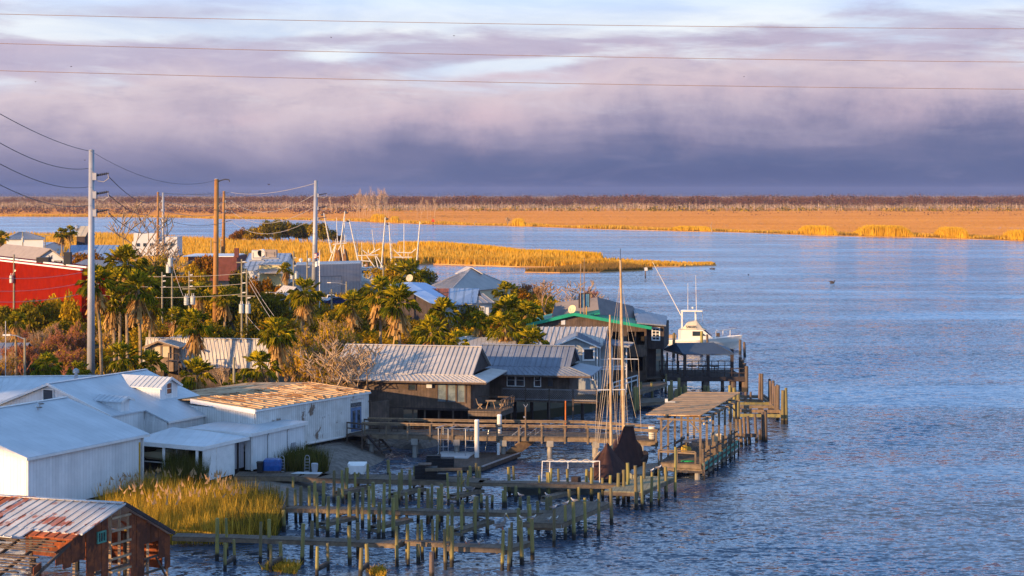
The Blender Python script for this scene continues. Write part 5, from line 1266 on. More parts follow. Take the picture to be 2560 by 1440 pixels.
yb=on_pv(.3,4.4);r_=empty('yellow_kayak_bag',yb,'heap of yellow gear beside the cleaning table','gear');m=MB();m.ball(yb+UP*.4,.32,8,6,(1,.7,1.1));m.ball(yb+Vector((.3,.2,.35)),.26,8,6);m.build('bag',MT['yellow'],r_)
gn=on_pv(.62,.9,zd+.03);mt_=pmat('green_net',(.02,.36,.10),.9,ns=4,bump=1)
m=MB();m.loft([[gn+Vector((math.cos(k*.524)*q*1.0,math.sin(k*.524)*q*.6,zz))for k in range(12)]for zz,q in((0,.55),(.05,.5),(.08,.3),(.09,.1))]);o=m.build('green_net',mt_,org=gn);tag(o,'small green net heap on the front deck of the pavilion','net')
# light bulbs hung on the right side
for k in range(5):
    c=pp(1.0,1.0+2.2*k,zr_-.5);o=MB().ball(c,.09,8,6).build('hanging_bulb',MT['cream'],org=c);tag(o,ordinal(k)+' hanging bulb from the front under the pavilion roof edge','light bulb','bulbs hanging along the pavilion')
c=G(1666,1006,zr_-.05);r_=empty('roof_box',c,'small white fitting with a rod lying on the pavilion roof','fitting');MB().box(c+UP*.15,(.22,.2,.3)).build('body',MT['pale_wall'],r_);MB().cyl(c+Vector((.1,-.2,.06)),c+Vector((.7,-.3,.06)),.04,.04,6).build('rod',MT['pale_wall'],r_)
# landing with boards between the boardwalk and the restaurant
LQ=empty('side_landing',G(1560,1000,0),'low board landing below the restaurant terrace','dock');deck_quad(LQ,[(1600,1008),(1668,1003),(1668,996),(1600,994)],.9)
RP=empty('ramp_walk',G(1570,985,0),'sloping plank terrace before the restaurant wall','dock');deck_quad(RP,[(1568,990),(1668,958),(1660,953),(1590,958)],1.6)
add_piles(RP,[(1602,955,1010),(1631,955,1005),(1664,935,985),(1587,968,1040),(1595,968,1035)],'pile',.12)
# ---------------------------------------------------------------- waterfront houses
def house(name,label,A_,B_,zr,zk,run,zs,run2,ext,roofm,wallm,zfloor,winset,seam=.42):
    """ridge A_-B_ (z = zr), main slope down to zk over run, flatter skirt to zs over run2 more; ext: skirt beyond the right gable"""
    d=(V3(B_,0)-V3(A_,0)).normalized();nb=Vector((d.y,-d.x,0));nb=nb if nb.y<0 else-nb     # towards the camera
    root=empty(name,V3(A_,.9),label,'house')
    a,b=V3(A_,zr),V3(B_,zr);ak,bk=V3(A_,zk)+nb*run,V3(B_,zk)+nb*run;L=(b-a).length
    m=MB();m.slab([ak,bk,b,a],.1);m.seams(ak,bk,a,b,seam,.06,.08)
    ab,bb=V3(A_,zk)-nb*run,V3(B_,zk)-nb*run;m.slab([ab,a,b,bb],.1)
    m.beam(a+UP*.03,b+UP*.03,.35,.06);rf=m.build('roof',MT[roofm],root)
    s0,s1=V3(A_,zs)+nb*(run+run2),V3(B_,zs)+nb*(run+run2)+d*ext
    m=MB();m.slab([s0,s1,bk+UP*-.06,ak-UP*.06],.09);m.seams(s0,s1,ak-UP*.06,bk-UP*.06,seam,.05,.07)
    s2=V3(B_,zs)-nb*(run)+d*ext
    m.slab([s1,s2,bb-UP*.3,bk-UP*.06],.09)
    m.beam(bk,s1+UP*.03,.2,.06);m.build('skirt_roof',MT[roofm],root)
    m=MB();m.prism([bk-d*.35-UP*.1,bb-d*.35-UP*.1,b-d*.35-UP*.12],d*.1);m.build('gable',MT['wood_dark'],root);m=MB();m.prism([ak+d*.35-UP*.1,ab+d*.35-UP*.1,a+d*.35-UP*.12],-d*.1);m.build('gable',MT['wood_dark'],root)
    w0,w1=V3(A_,0)+nb*(run+.15)+d*.5,V3(B_,0)+nb*(run+.15)-d*.1
    r0_,r1_=w0-nb*(2*run-.6),w1-nb*(2*run-.6)
    m=MB();m.wall(w0,w1,zfloor,zk-.25,.14);m.wall(w1-nb*.07,r1_,zfloor,zk-.25,.14);m.wall(w0-nb*.07,r0_,zfloor,zk-.25,.14);m.wall(r0_,r1_,zfloor,zk-.25,.13)
    m.build('wall',MT[wallm],root)
    m=MB();m.prism([V3(w0,zfloor-.2),V3(w1,zfloor-.2),V3(r1_,zfloor-.2),V3(r0_,zfloor-.2)],(0,0,.19));m.build('floor',MT['wood_dark'],root)
    m=MB();m.beam(s0-UP*.1,s1-UP*.1,.06,.16);m.build('fascia',MT['wood_grey'],root)
    return root,d,nb,w0,w1,r0_,r1_,s0,s1
A1,B1=G(865.5,861,8.0),G(1205.5,866.7,8.0)
H1=house('stilt_house','grey board stilt house behind the boardwalk, bare tree shadows on its pale metal roof',A1,B1,8.0,5.9,4.4,5.42,1.25,1.5,'zinc_light','wood_grey',2.95,None)
root,d,nb,w0,w1,r0_,r1_,s0,s1=H1
def wpx(x,w0=w0,d=d,nb=nb):q=perp_hit(V3(w0,0)+nb*.08,d,x,1000);return V3(q,0)
for xa,xb in((1093,1116),(1118,1140),(1142,1163)):window(root,wpx(xa),wpx(xb),3.5,5.15,nb,'wood_grey','curtain',.1)
window(root,wpx(1021),wpx(1039.5),4.5,5.0,nb,'wood_dark','glass',.06)
m=MB();a_,b_=wpx(1067.5),wpx(1081);m.prism([V3(a_,4.75),V3(b_,4.75),V3(b_,5.05),V3(a_,5.05)],nb*.25);m.build('air_conditioner',MT['pale_wall'],root)
m=MB();a_,b_=wpx(1009),wpx(1015);m.prism([V3(a_,2.6),V3(b_,2.6),V3(b_,5.3),V3(a_,5.3)],nb*.03)
m=MB();a_,b_=wpx(946),wpx(1009);m.prism([V3(a_,.9),V3(b_,.9),V3(b_,2.9),V3(a_,2.9)],nb*.06);m.build('lower_wall',MT['wood_grey'],root)
for x in(1030,1060,1095,1131,1170):q=wpx(x);MB().beam(V3(q,.5)-nb*.3,V3(q,2.75)-nb*.3,.14).build('stilt',MT['wood_grey'],root)
for x in(1020,1075,1130,1180):q=wpx(x)-nb*4;MB().beam(V3(q,.5),V3(q,2.75),.2).build('stilt',MT['wood_dark'],root)
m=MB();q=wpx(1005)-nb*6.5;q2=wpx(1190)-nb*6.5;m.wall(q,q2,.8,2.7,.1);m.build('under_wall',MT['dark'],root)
# porch with table at its right end
pd=empty('porch_deck',V3(w1,2.9),'weathered corner porch deck of the front stilt house, with crooked railing','porch')
c1_,c2_,c3_,c4_=wpx(1176)+nb*1.0,wpx(1176)+nb*1.0+d*2.9,wpx(1176)+d*3.4-nb*2.2,wpx(1176)-nb*2.2
m=MB();m.prism([V3(p,2.8)for p in(c1_,c2_,c3_,c4_)],(0,0,.12));m.build('deck',MT['deck'],pd)
MB().beam(V3(c1_,2.62),V3(c2_,2.62),.08,.3).build('rim_beam',MT['deck'],pd);MB().beam(V3(c2_,2.62),V3(c3_,2.62),.08,.3).build('rim_beam',MT['wood_grey'],pd)
for p in(c2_,c3_,c2_.lerp(c3_,.5)):MB().beam(V3(p,.4)-d*.15,V3(p,2.5)-d*.15,.14).build('post',MT['wood_grey'],pd)
for z in(3.2,3.85):MB().beam(V3(c2_,z),V3(c3_,z+.1),.06,.1).build('rail',MT['wood_grey'],pd)
for k in range(7):p=c2_.lerp(c3_,k/6);MB().beam(V3(p,2.8),V3(p+d*.12,3.95),.05).build('baluster',MT['wood_grey'],pd)
MB().beam(V3(c4_+d*3.3,3.8),V3(c4_+d*.3,3.8),.06,.1).build('rail',MT['wood_grey'],pd)
tb=(c1_+c3_)/2+Vector((0,0,0));tb=V3(tb,2.93)
r_=empty('porch_table',tb,'small pale table on the corner porch between two folding chairs','table')
MB().box(tb+UP*.72,(.9,.6,.05)).build('table_top',MT['twig_grey'],r_)
for s_ in(-1,1):
    MB().beam(tb+Vector((s_*.4,-.25,0)),tb+Vector((s_*.2,.25,.7)),.05).build('leg',MT['twig_grey'],r_);MB().beam(tb+Vector((s_*.4,.25,0)),tb+Vector((s_*.2,-.25,.7)),.05).build('leg',MT['twig_grey'],r_)
for s_,lab in((-1,'left folding chair at the porch table'),(1,'right folding chair at the porch table')):
    q=tb+Vector((s_*.95,0,0));r_=empty('folding_chair',q,lab,'chair','folding chairs on the porch')
    MB().box(q+UP*.42,(.42,.42,.04)).build('seat',MT['twig_grey'],r_);MB().beam(q+Vector((s_*.2,0,.45)),q+Vector((s_*.35,0,.9)),.4,.04).build('backrest',MT['twig_grey'],r_)
    for t_ in(-.18,.18):MB().beam(q+Vector((-.2,t_,0)),q+Vector((.2,t_,.42)),.035).build('leg',MT['twig_grey'],r_);MB().beam(q+Vector((.2,t_,0)),q+Vector((-.2,t_,.42)),.035).build('leg',MT['twig_grey'],r_)
A2,B2=G(1205,861,7.4),G(1437.5,865,7.4)
H2=house('stilt_house','dark boarded stilt house with lattice balcony and blue grey roof',A2,B2,7.4,5.75,3.3,5.1,1.5,2.2,'zinc_dark2','wood_grey',2.7,None,.55)
root,d,nb,w0,w1,r0_,r1_,s0,s1=H2
for xa,xb,n in((1268,1288,1),(1290,1311,1),(1336,1352,1),(1369,1384,1)):window(root,wpx(xa,w0,d,nb),wpx(xb,w0,d,nb),3.9,5.0,nb,'white_trim' if xa!=1369 else 'wood_grey','glass',.07,ny=2)
bl=empty('lattice_balcony',V3(w0,2.7),'long balcony with diagonal lattice railing along the dark stilt house','balcony')
f0,f1_=wpx(1262,w0,d,nb)+nb*1.3,wpx(1470,w0,d,nb)+nb*1.3+d*1.0
m=MB();m.prism([V3(f0,2.6),V3(f1_,2.6),V3(f1_,2.6)-nb*1.2,V3(f0,2.6)-nb*1.2],(0,0,.12));m.build('deck',MT['wood_grey'],bl)
for z in(2.85,3.8):MB().beam(V3(f0,z),V3(f1_,z),.06,.1).build('rail',MT['twig_grey2'],bl)
m=MB();Lb=(f1_-f0).length;dz=.95;k=0.0
while k<Lb:
    for s_ in(0,1):
        a_=f0+d*k;e_=min(Lb,k+dz)if s_==0 else max(0,k-dz)
        m.beam(V3(a_,2.87)+nb*.01*s_,V3(f0+d*e_,2.87+abs(e_-k))+nb*.01*s_,.035,.02)
    k+=.2
m.build('lattice',MT['twig_grey2'],bl)
for k in range(5):q=f0.lerp(f1_,k/4);MB().beam(V3(q,.4),V3(q,3.85),.12).build('post',MT['wood_grey'],bl)
for k in range(6):
    q=f0.lerp(f1_,(k+.4)/5.5)-nb*3;MB().cyl(V3(q,.5),V3(q,2.6),.16,.16,8).build('stilt',MT['wood_dark'],root)
# roof sliver behind
rr_=empty('low_roof_house',G(1151,900,.9),'long pale striped roof just behind the two stilt houses','house')
q0,q1=G(1140,861,4.6),G(1291,862,4.6);q2,q3=G(1289,843.5,6.0),G(1140,843,6.0)
m=MB();m.slab([q0,q1,q2,q3],.1);m.seams(q0,q1,q3,q2,.42,.06,.08);bk_=q3-q0;bk_.z=-bk_.z;m.slab([q3,q2,q2+bk_,q3+bk_],.1);m.build('roof',MT['zinc_light'],rr_)
m=MB();m.wall(q0+Vector((.3,.4,0)),q1+Vector((-.3,.4,0)),.9,4.5,.12);m.wall(q0+Vector((.4,.5,0)),q3+bk_+Vector((.4,-.5,0)),.9,4.5,.12);m.wall(q1+Vector((-.4,.5,0)),q2+bk_+Vector((-.4,-.5,0)),.9,4.5,.12);m.build('wall',MT['wood_grey'],rr_)
# house with the boxy glazed dormer among the palms
dm=empty('dormer_house',G(430,960,.9),'wooden house with a glazed dormer and wide striped roof among the palms','house')
r0,r1=G(365.6,844.6,6.4),G(664,848,6.4);e0,e1=G(340,924,3.4),G(676,920,3.4)
e0=r0+(e1-r1);e0.z=3.4
m=MB();m.slab([e0,e1,r1,r0],.1);m.seams(e0,e1,r0,r1,.4,.06,.08);bk_=r0-e0;bk_.z=-bk_.z;m.slab([r0,r1,r1+bk_,r0+bk_],.1);m.beam(r0+UP*.03,r1+UP*.03,.35,.06);m.build('roof',MT['zinc_light'],dm)
m=MB();m.wall(e0+Vector((.3,.5,0)),e1+Vector((-.3,.5,0)),.9,3.35,.12)
for q,s_ in((e0,.35),(e1,-.35)):
    rr=r0 if q is e0 else r1;m.prism([V3(q,.9)+Vector((s_,.5,0)),V3(rr+bk_,.9)+Vector((s_,-.5,0)),V3(rr+bk_,3.3)+Vector((s_,-.5,0)),V3(rr,6.2)+Vector((s_,0,0)),V3(q,3.3)+Vector((s_,.5,0))],(.12 if s_>0 else-.12,0,0))
m.build('wall',MT['wood_grey'],dm)
dz_=176.5;pL,pR,pT=P(353,869,dz_),P(448,868,dz_),P(395,852,dz_);bt=P(400,930,dz_).z
D_=MB();bkv=Vector((.8,9,0));D_.slab([pL,pT,pT+bkv,pL+bkv],.1);D_.slab([pT,pR,pR+bkv,pT+bkv],.1);D_.seams(pR,pR+bkv,pT,pT+bkv,.45,.05,.07);do=D_.build('dormer',MT['zinc_light'],dm)
wl_,wr_=P(363,880,dz_+.5),P(436,880,dz_+.5)
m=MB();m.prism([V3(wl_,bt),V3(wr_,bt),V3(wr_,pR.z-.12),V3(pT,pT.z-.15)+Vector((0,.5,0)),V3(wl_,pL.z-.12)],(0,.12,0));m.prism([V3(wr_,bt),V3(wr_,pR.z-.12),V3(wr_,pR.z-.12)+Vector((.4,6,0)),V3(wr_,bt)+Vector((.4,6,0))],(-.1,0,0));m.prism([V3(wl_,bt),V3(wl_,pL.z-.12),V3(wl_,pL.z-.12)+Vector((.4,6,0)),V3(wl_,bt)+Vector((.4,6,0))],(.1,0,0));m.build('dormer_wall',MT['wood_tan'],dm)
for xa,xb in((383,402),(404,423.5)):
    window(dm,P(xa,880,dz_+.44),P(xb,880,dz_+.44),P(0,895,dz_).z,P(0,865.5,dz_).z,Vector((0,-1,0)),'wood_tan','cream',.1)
m=MB();m.beam(pL-UP*.08,pT-UP*.08,.06,.18);m.beam(pT-UP*.08,pR-UP*.08,.06,.18);m.build('bargeboard',MT['wood_tan'],dm)
bs=empty('dormer_stair',P(440,930,dz_-1),'thin wooden stair landing and rail below the glazed dormer','stairs')
q0,q1=P(421,900,dz_-1.5),P(447,900,dz_-1.5);MB().box((q0+q1)/2-UP*.1,(1.3,1.5,.1)).build('landing',MT['wood_grey'],bs)
for q in(q0,q1):MB().beam(V3(q,.9),V3(q,q.z+.75),.09).build('post',MT['wood_grey'],bs)
MB().beam(q0+UP*.7,q1+UP*.7,.06).build('rail',MT['wood_grey'],bs);MB().beam(q1+UP*.7,P(475,935,dz_-1.5),.06).build('handrail',MT['wood_grey'],bs);MB().beam(q1-UP*.1,P(470,945,dz_-1.5),.1,.25).build('stringer',MT['wood_grey'],bs)

# ---------------------------------------------------------------- pale grey house and the green edged restaurant
gw=empty('grey_house',P(1440,962,176),'pale grey sided house with white window and striped roof, before the restaurant','house')
r0,r1=G(1331,817,7.4),G(1519,817,7.4);e0,e1=G(1322,866,5.7),G(1507,866,5.7);e0=r0+(e1-r1)
m=MB();m.slab([e0,e1,r1,r0],.1);m.seams(e0,e1,r0,r1,.55,.07,.10);bk_=r0-e0;bk_.z=-bk_.z;m.slab([r0,r1,r1+bk_,r0+bk_],.1);m.build('roof',MT['zinc_light'],gw)
m=MB();m.wall(e0+Vector((.3,.5,0)),e1+Vector((-.3,.5,0)),.9,5.6,.12);m.prism([V3(e1,.9)+Vector((-.3,.5,0)),V3(r1+bk_,.9)+Vector((-.3,-.5,0)),V3(r1+bk_,5.6)+Vector((-.3,-.5,0)),V3(r1,7.25)+Vector((-.3,0,0)),V3(e1,5.6)+Vector((-.3,.5,0))],(-.12,0,0));m.build('wall',MT['grey_siding'],gw)
dg=174.0;pL,pR,pT=P(1388,862,dg),P(1502,868,dg),P(1439,841.5,dg);bkv=Vector((.3,6,0))
m=MB();m.slab([pL,pT,pT+bkv,pL+bkv],.1);m.slab([pT,pR,pR+bkv,pT+bkv],.1);m.seams(pR,pR+bkv,pT,pT+bkv,.45,.05,.07);m.build('front_roof',MT['zinc_dark2'],gw)
wl_,wr_=P(1396,880,dg+.4),P(1492,880,dg+.4)
m=MB();m.prism([V3(wl_,1.0),V3(wr_,1.0),V3(wr_,pR.z-.1),V3(pT+Vector((0,.4,0)),pT.z-.13),V3(wl_,pL.z-.1)],(0,.12,0));m.prism([V3(wr_,1.0),V3(wr_,pR.z-.1),V3(wr_,pR.z-.1)+Vector((.3,5,0)),V3(wr_,1.0)+Vector((.3,5,0))],(-.1,0,0));m.build('front_wall',MT['grey_siding'],gw)
m=MB();m.beam(pL-UP*.08,pT-UP*.08,.06,.16);m.beam(pT-UP*.08,pR-UP*.08,.06,.16);m.beam(V3(wr_,1.0)+Vector((.03,-.03,0)),V3(wr_,pR.z-.12)+Vector((.03,-.03,0)),.12);m.build('bargeboard',MT['white_trim'],gw)
window(gw,P(1458,880,dg+.34),P(1485,880,dg+.34),P(0,901,dg).z,P(0,872,dg).z,Vector((0,-1,0)),'white_trim','glass',.17)
window(gw,P(1476,880,dg+.34),P(1486,880,dg+.34),P(0,950,dg).z,P(0,936,dg).z,Vector((0,-1,0)),'white_trim','glass',.12,nx=2)
ws=wr_+Vector((.06,1.2,0));window(gw,ws,ws+Vector((.15,1.5,0)),4.0,5.0,Vector((1,-.06,0)),'white_trim','glass',.1)
lw=empty('side_porch',P(1540,925,177),'two storey side porch with white railings and blue grey roof on the grey house','porch')
m=MB();q=[P(1508,858,176),P(1572,867,175),P(1585,857,181),P(1512,846,182)];m.slab(q,.1);m.seams(q[1],q[2],q[0],q[3],.5,.05,.07);m.build('roof',MT['zinc_dark2'],lw)
fz_=P(0,922,176).z;c_=[P(1500,922,176),P(1567,922,176),V3(P(1567,922,176),0)+Vector((0,4,fz_)),V3(P(1500,922,176),0)+Vector((0,4,fz_))]
m=MB();m.prism([V3(p,fz_-.12)for p in c_],(0,0,.12));m.build('deck',MT['pale_wall'],lw)
for z in(.25,1.0):MB().beam(c_[0]+UP*z,c_[1]+UP*z,.06,.08).build('rail',MT['pale_wall'],lw);MB().beam(c_[1]+UP*z,c_[2]+UP*z,.06,.08).build('rail',MT['pale_wall'],lw)
for k in range(15):q_=c_[0].lerp(c_[1],k/14);MB().beam(q_+UP*.25,q_+UP*1.0,.035).build('baluster',MT['pale_wall'],lw)
for x,t_ in((1500,858),(1530,862),(1566,866)):q_=P(x,900,176);MB().beam(V3(q_,1.0),V3(q_,P(0,t_,176).z-.1),.12).build('post',MT['pale_wall'],lw)
RP2=empty('ramp_rail',P(1560,950,174),'white wooden ramp railing sloping up before the grey house','railing')
a_,b_=P(1533,957,172),P(1594,938,172);
for z in(0,.45):MB().beam(a_-UP*z,b_-UP*z,.07,.12).build('rail',MT['pale_wall'],RP2)
for k in range(5):q_=a_.lerp(b_,k/4);MB().beam(V3(q_,1.2),q_,.09).build('post',MT['pale_wall'],RP2)

rs=empty('restaurant',P(1500,950,186),'large weathered wooden restaurant with green roof edge and grey upper roof on the waterfront','building')
dR=186.5;L_,T_,R_=P(1316,811,dR),P(1435,783,dR),P(1629,818,dR-.5);bk_=Vector((1.6,12,0))
m=MB();m.slab([L_,T_,T_+bk_,L_+bk_],.12);m.slab([T_,R_,R_+bk_,T_+bk_],.12);m.build('roof',MT['green_roof'],rs)
m=MB();m.beam(L_-Vector((0,.06,.1)),T_-Vector((0,.06,.1)),.14,.34);m.beam(T_-Vector((0,.06,.1)),R_-Vector((0,.06,.1)),.14,.34);m.build('green_edge',MT['green_trim'],rs)
wl_,wr_=P(1323,850,dR+.5),P(1616,850,dR+.2)
def rwall(xa,xb,ya,yb,mat='wood_grey',off=0.0,name='wall',th=.14):
    """board wall piece in the front plane between pixel columns and rows"""
    a_,b_=P(xa,ya,dR+.4+off),P(xb,yb,dR+.4+off);m=MB();m.prism([(a_.x,a_.y,b_.z),(b_.x,a_.y,b_.z),(b_.x,a_.y,a_.z),(a_.x,a_.y,a_.z)],(0,th,0));return m.build(name,MT[mat],rs)
# front wall above the openings follows the gable
def groof(x):return np.interp(x,[1316,1435,1629],[811,783,818])
a_=[(1323,829),(1616,829)];pts=[P(1323,groof(1323)+3,dR+.4),P(1435,groof(1435)+4,dR+.4),P(1616,groof(1616)+3,dR+.4),P(1616,829,dR+.4),P(1323,829,dR+.4)]
m=MB();m.prism(pts[::-1],(0,.14,0));m.build('wall',MT['wood_grey'],rs)
for(xa,xb,ya,yb)in((1323,1532,829,952),(1547,1567,829,862),(1611,1616.3,829,862),(1587,1590,829,862),(1532,1562,862,952),(1562,1570,892,952),(1607,1616.3,892,952),(1570,1607,927,952),(1584,1588,894,927),(1532,1547,848,862)):rwall(xa,xb,ya,yb)
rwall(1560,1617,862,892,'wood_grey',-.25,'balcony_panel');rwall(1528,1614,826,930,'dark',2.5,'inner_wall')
m=MB();q=V3(wr_,0);m.prism([V3(q,1.0),V3(q,P(0,822,dR).z),V3(q+bk_,P(0,822,dR).z),V3(q+bk_,1.0)],(-.14,0,0));q=V3(wl_,0);m.prism([V3(q,1.0),V3(q,P(0,815,dR).z),V3(q+bk_,P(0,815,dR).z),V3(q+bk_,1.0)],(.14,0,0));m.build('side_wall',MT['wood_grey'],rs)
m=MB();q=P(1408,806,dR+.36);m.box(q,(.45,.06,.5));m.build('vent',MT['pale_wall'],rs)
# grey upper storey roof
dU=191.0
b4=[P(1376,803,dU-1.5),P(1500,800,dU-1.5),P(1608,808,dU+3),P(1592,790,dU+9),P(1390,790,dU+9)]
t4=[P(1388,757,dU),P(1493,743,dU),P(1582,765,dU+5),P(1574,768,dU+8),P(1400,757,dU+8)]
m=MB();m.loft([b4,t4]);m.build('upper_roof',MT['slate_roof'],rs)
m=MB();m.slab([P(1463,787,dU-3),P(1500,783,dU-3),P(1498,774,dU-1.3),P(1465,779,dU-1.3)],.12);m.build('green_slope',MT['green_trim'],rs)
m=MB();m.slab([P(1591,804,dU-1),P(1603,792,dU+1),P(1617,792,dU+3),P(1612,776,dU+6),P(1582,769,dU+5.5)],.12);m.build('dark_roof',MT['zinc_dark2'],rs)
# dark wing over the water
wg=empty('river_wing',P(1640,872,188),'dark boarded upstairs wing with a white paned window, right end of the restaurant','building')
dW=187.5;a_,b_=P(1617,872,dW),P(1660,872,dW-.6);zt,zb2=P(0,811,dW).z,P(0,872,dW).z;bw=Vector((1.2,7,0))
m=MB();m.prism([V3(a_,zb2),V3(b_,zb2),V3(b_+bw,zb2),V3(a_+bw,zb2)],(0,0,zt-zb2));m.build('wall',MT['wood_dark'],wg)
r_pts=[P(1592,806,dW-.8),P(1665,817,dW-1.2),P(1668,813,dW+6),P(1612,797,dW+6),P(1592,790,dW+3)];m=MB();m.slab([V3(r_pts[0],zt+.28),V3(r_pts[1],zt+.02),V3(r_pts[2],zt+.5),V3(r_pts[3],zt+1.0),V3(r_pts[4],zt+.8)],.14);m.build('roof',MT['zinc_dark2'],wg)
window(wg,P(1630,850,dW-.06-.2),P(1649,850,dW-.06-.45),P(0,849.5,dW).z,P(0,819,dW).z,Vector((0,-1,0)),'white_trim','glass',.12,nx=2,ny=4)
for x in(1620,1655):q=P(x,900,dW+.5);MB().beam(V3(q,-.3),V3(q,zb2),.25).build('post',MT['wood_dark'],wg)
m=MB();q,q2=P(1618,900,dW+1.0),P(1640,900,dW+1.0);m.wall(q,q2,1.0,zb2-.02,.12);m.build('lower_wall',MT['wood_dark'],wg)
m=MB();a_,b_=P(1616,950,dW-1),P(1668,950,dW-1);m.prism([(a_.x,a_.y,1.2),(b_.x,b_.y,1.2),(b_.x,b_.y+8,1.2),(a_.x,a_.y+8,1.2)],(0,0,.15));m.build('floor',MT['wood_grey'],wg)
# roof sign frame with aerials, dish
sg=empty('roof_sign',P(1460,787,dR+1),'blue striped panel sign between tall poles on the restaurant roof','sign')
q0,q1=P(1447.5,770,dR+1),P(1474,768,dR+1);q2,q3=P(1474,734,dR+1),P(1447.5,735.5,dR+1)
m=MB();m.prism([q0,q1,q2,q3],(0,.08,0));m.build('panel',pmat('blue_panel',(.10,.26,.40),.5,col2=(.05,.16,.28),ns=2,stripe=.3,sdark=.2,sw=.25),sg)
m=MB();m.beam(q2+UP*.05,q3+UP*.05,.12);m.beam(q1.lerp(q2,.0)+Vector((0,-.03,0)),q2+Vector((0,-.03,0)),.1,.1,Vector((0,1,0)));m.beam(q0+Vector((0,-.03,0)),q3+Vector((0,-.03,0)),.1,.1,Vector((0,1,0)));m.build('frame',MT['wood_dark'],sg)
for x,t_,mt in((1451.5,660,'twig_grey'),(1460.5,645,'pile_brown'),(1466,765,'yellow')):MB().cyl(P(x,790,dR+.9),P(x,t_,dR+.9),.07,.04,6).build('pole',MT[mt],sg)
def dish(x,y,d_,r,lab,tilt=(-.5,-.8,.35)):
    c=P(x,y,d_);r_=empty('satellite_dish',c,lab,'satellite dish');t_=Vector(tilt).normalized();u_=t_.cross(UP).normalized();v_=u_.cross(t_)
    m=MB();m.loft([[c+t_*(dd_*r)+(u_*math.cos(k*.524)+v_*math.sin(k*.524))*r*q for k in range(12)]for dd_,q in((-.22,.08),(-.15,.5),(0,1),(.03,1),(-.1,.5),(-.17,.05))]);m.build('bowl',MT['cream'],r_)
    MB().beam(c-t_*r*.2,c-t_*r*.2-UP*r*1.6,.08).build('mast',MT['alu'],r_);MB().beam(c-v_*r,c+t_*r*.9,.03).build('arm',MT['alu'],r_)
dish(1430,773,dR+1,.5,'cream satellite dish on the restaurant roof');dish(1023.7,695,250,.55,'cream satellite dish above the bright blue roof',(-.3,-.9,.3))

# ---------------------------------------------------------------- gazebo on its pier
gz=empty('gazebo_pier',G(1760,975,0),'dark over-water pier shelter with blue grey hipped metal roof','pier')
dG=186.0;zdk=1.65;ze=P(0,884,dG).z
fl2,fr2=P(1707.5,885,dG-.4),P(1835,885,dG-.4);fl2.z=fr2.z=ze
el,er=P(1659,871,dG+5),P(1822,873,dG+7);el.z=er.z=ze
rL,rR=P(1690,857,dG+3),P(1782,857,dG+3.5);rL.z=rR.z=ze+.92
bl_,br_=el+Vector((.5,2.5,0)),er+Vector((0,.5,0))
m=MB();m.slab([fl2,fr2,rR,rL],.1);m.slab([fr2,er,rR],.1);m.slab([el,fl2,rL],.1);m.slab([er,br_,bl_,rL,rR],.1);m.slab([bl_,el,rL],.1)
m.beam(fl2+UP*.02,rL,.14,.05);m.beam(fr2+UP*.02,rR,.14,.05);m.build('roof',MT['gazebo_roof'],gz)
dk=[P(1664,939,dG-1.2),P(1866,938,dG-1.2),V3(P(1866,938,dG-1.2),0)+Vector((-.6,8,0)),V3(P(1664,939,dG-1.2),0)+Vector((0,8,0))]
m=MB();m.prism([V3(p,zdk-.15)for p in dk],(0,0,.15));m.build('deck',MT['wood_dark'],gz)
MB().beam(V3(dk[0],zdk-.3),V3(dk[1],zdk-.3),.12,.35).build('rim_beam',MT['wood_dark'],gz);MB().beam(V3(dk[1],zdk-.3),V3(dk[2],zdk-.3),.12,.35).build('rim_beam',MT['wood_dark'],gz)
for x in(1712,1770,1830):
    for off in(-.2,5.5):q=P(x,900,dG+off);MB().beam(V3(q,zdk),V3(q,ze-.05),.34).build('post',MT['wood_dark'],gz)
for x in(1668,1694):q=P(x,900,dG+2);MB().beam(V3(q,zdk),V3(q,ze-.05),.2).build('post',MT['wood_dark'],gz)
for x,off,r in((1708,0,.45),(1765,0,.42),(1832,0,.4),(1700,6,.3),(1760,6,.3),(1862,0,.35),(1806,0,.2),(1834,5,.3)):q=P(x,950,dG+off-.7);MB().cyl(V3(q,-.8),V3(q,zdk-.15),r,r*.95,10).build('pile',MT['pile_old'],gz)
for x,t_ in((1851,903),(1856,906),(1861,911),(1866.5,915)):q=P(x,930,dG-1+(1866-x)*.3);MB().cyl(V3(q,-.6),V3(q,P(0,t_,dG-1).z),.2,.19,8).build('pile',MT['pile_old'],gz)
for z in(.45,.95):MB().beam(V3(dk[0],zdk+z),V3(dk[1],zdk+z),.05,.08).build('rail',MT['wood_dark'],gz);MB().beam(V3(dk[3],zdk+z),V3(dk[2],zdk+z),.05,.08).build('rail',MT['wood_dark'],gz)
for k in range(12):
    q=dk[0].lerp(dk[1],k/11);MB().beam(V3(q,zdk),V3(q,zdk+1),.08).build('rail_post',MT['wood_dark'],gz)
    q=V3(dk[3],0).lerp(V3(dk[2],0),k/11);MB().beam(V3(q,zdk),V3(q,zdk+1),.08).build('rail_post',MT['wood_dark'],gz)
for k in range(3):
    c=P(1730+28*k,920,dG+3);r_=empty('round_table',V3(c,zdk),ordinal(k)+' dark table from the left inside the pier shelter','table','tables in the pier shelter')
    MB().cyl(V3(c,zdk+.72),V3(c,zdk+.77),.55,.55,12).build('table_top',MT['wood_dark'],r_);MB().cyl(V3(c,zdk),V3(c,zdk+.72),.06,.06,6).build('leg',MT['wood_dark'],r_)
# fascia of the left bay beneath the restaurant wing
MB().beam(P(1660,873,dG+2),P(1708,887,dG-.3),.1,.2).build('eave_beam',MT['wood_dark'],gz)

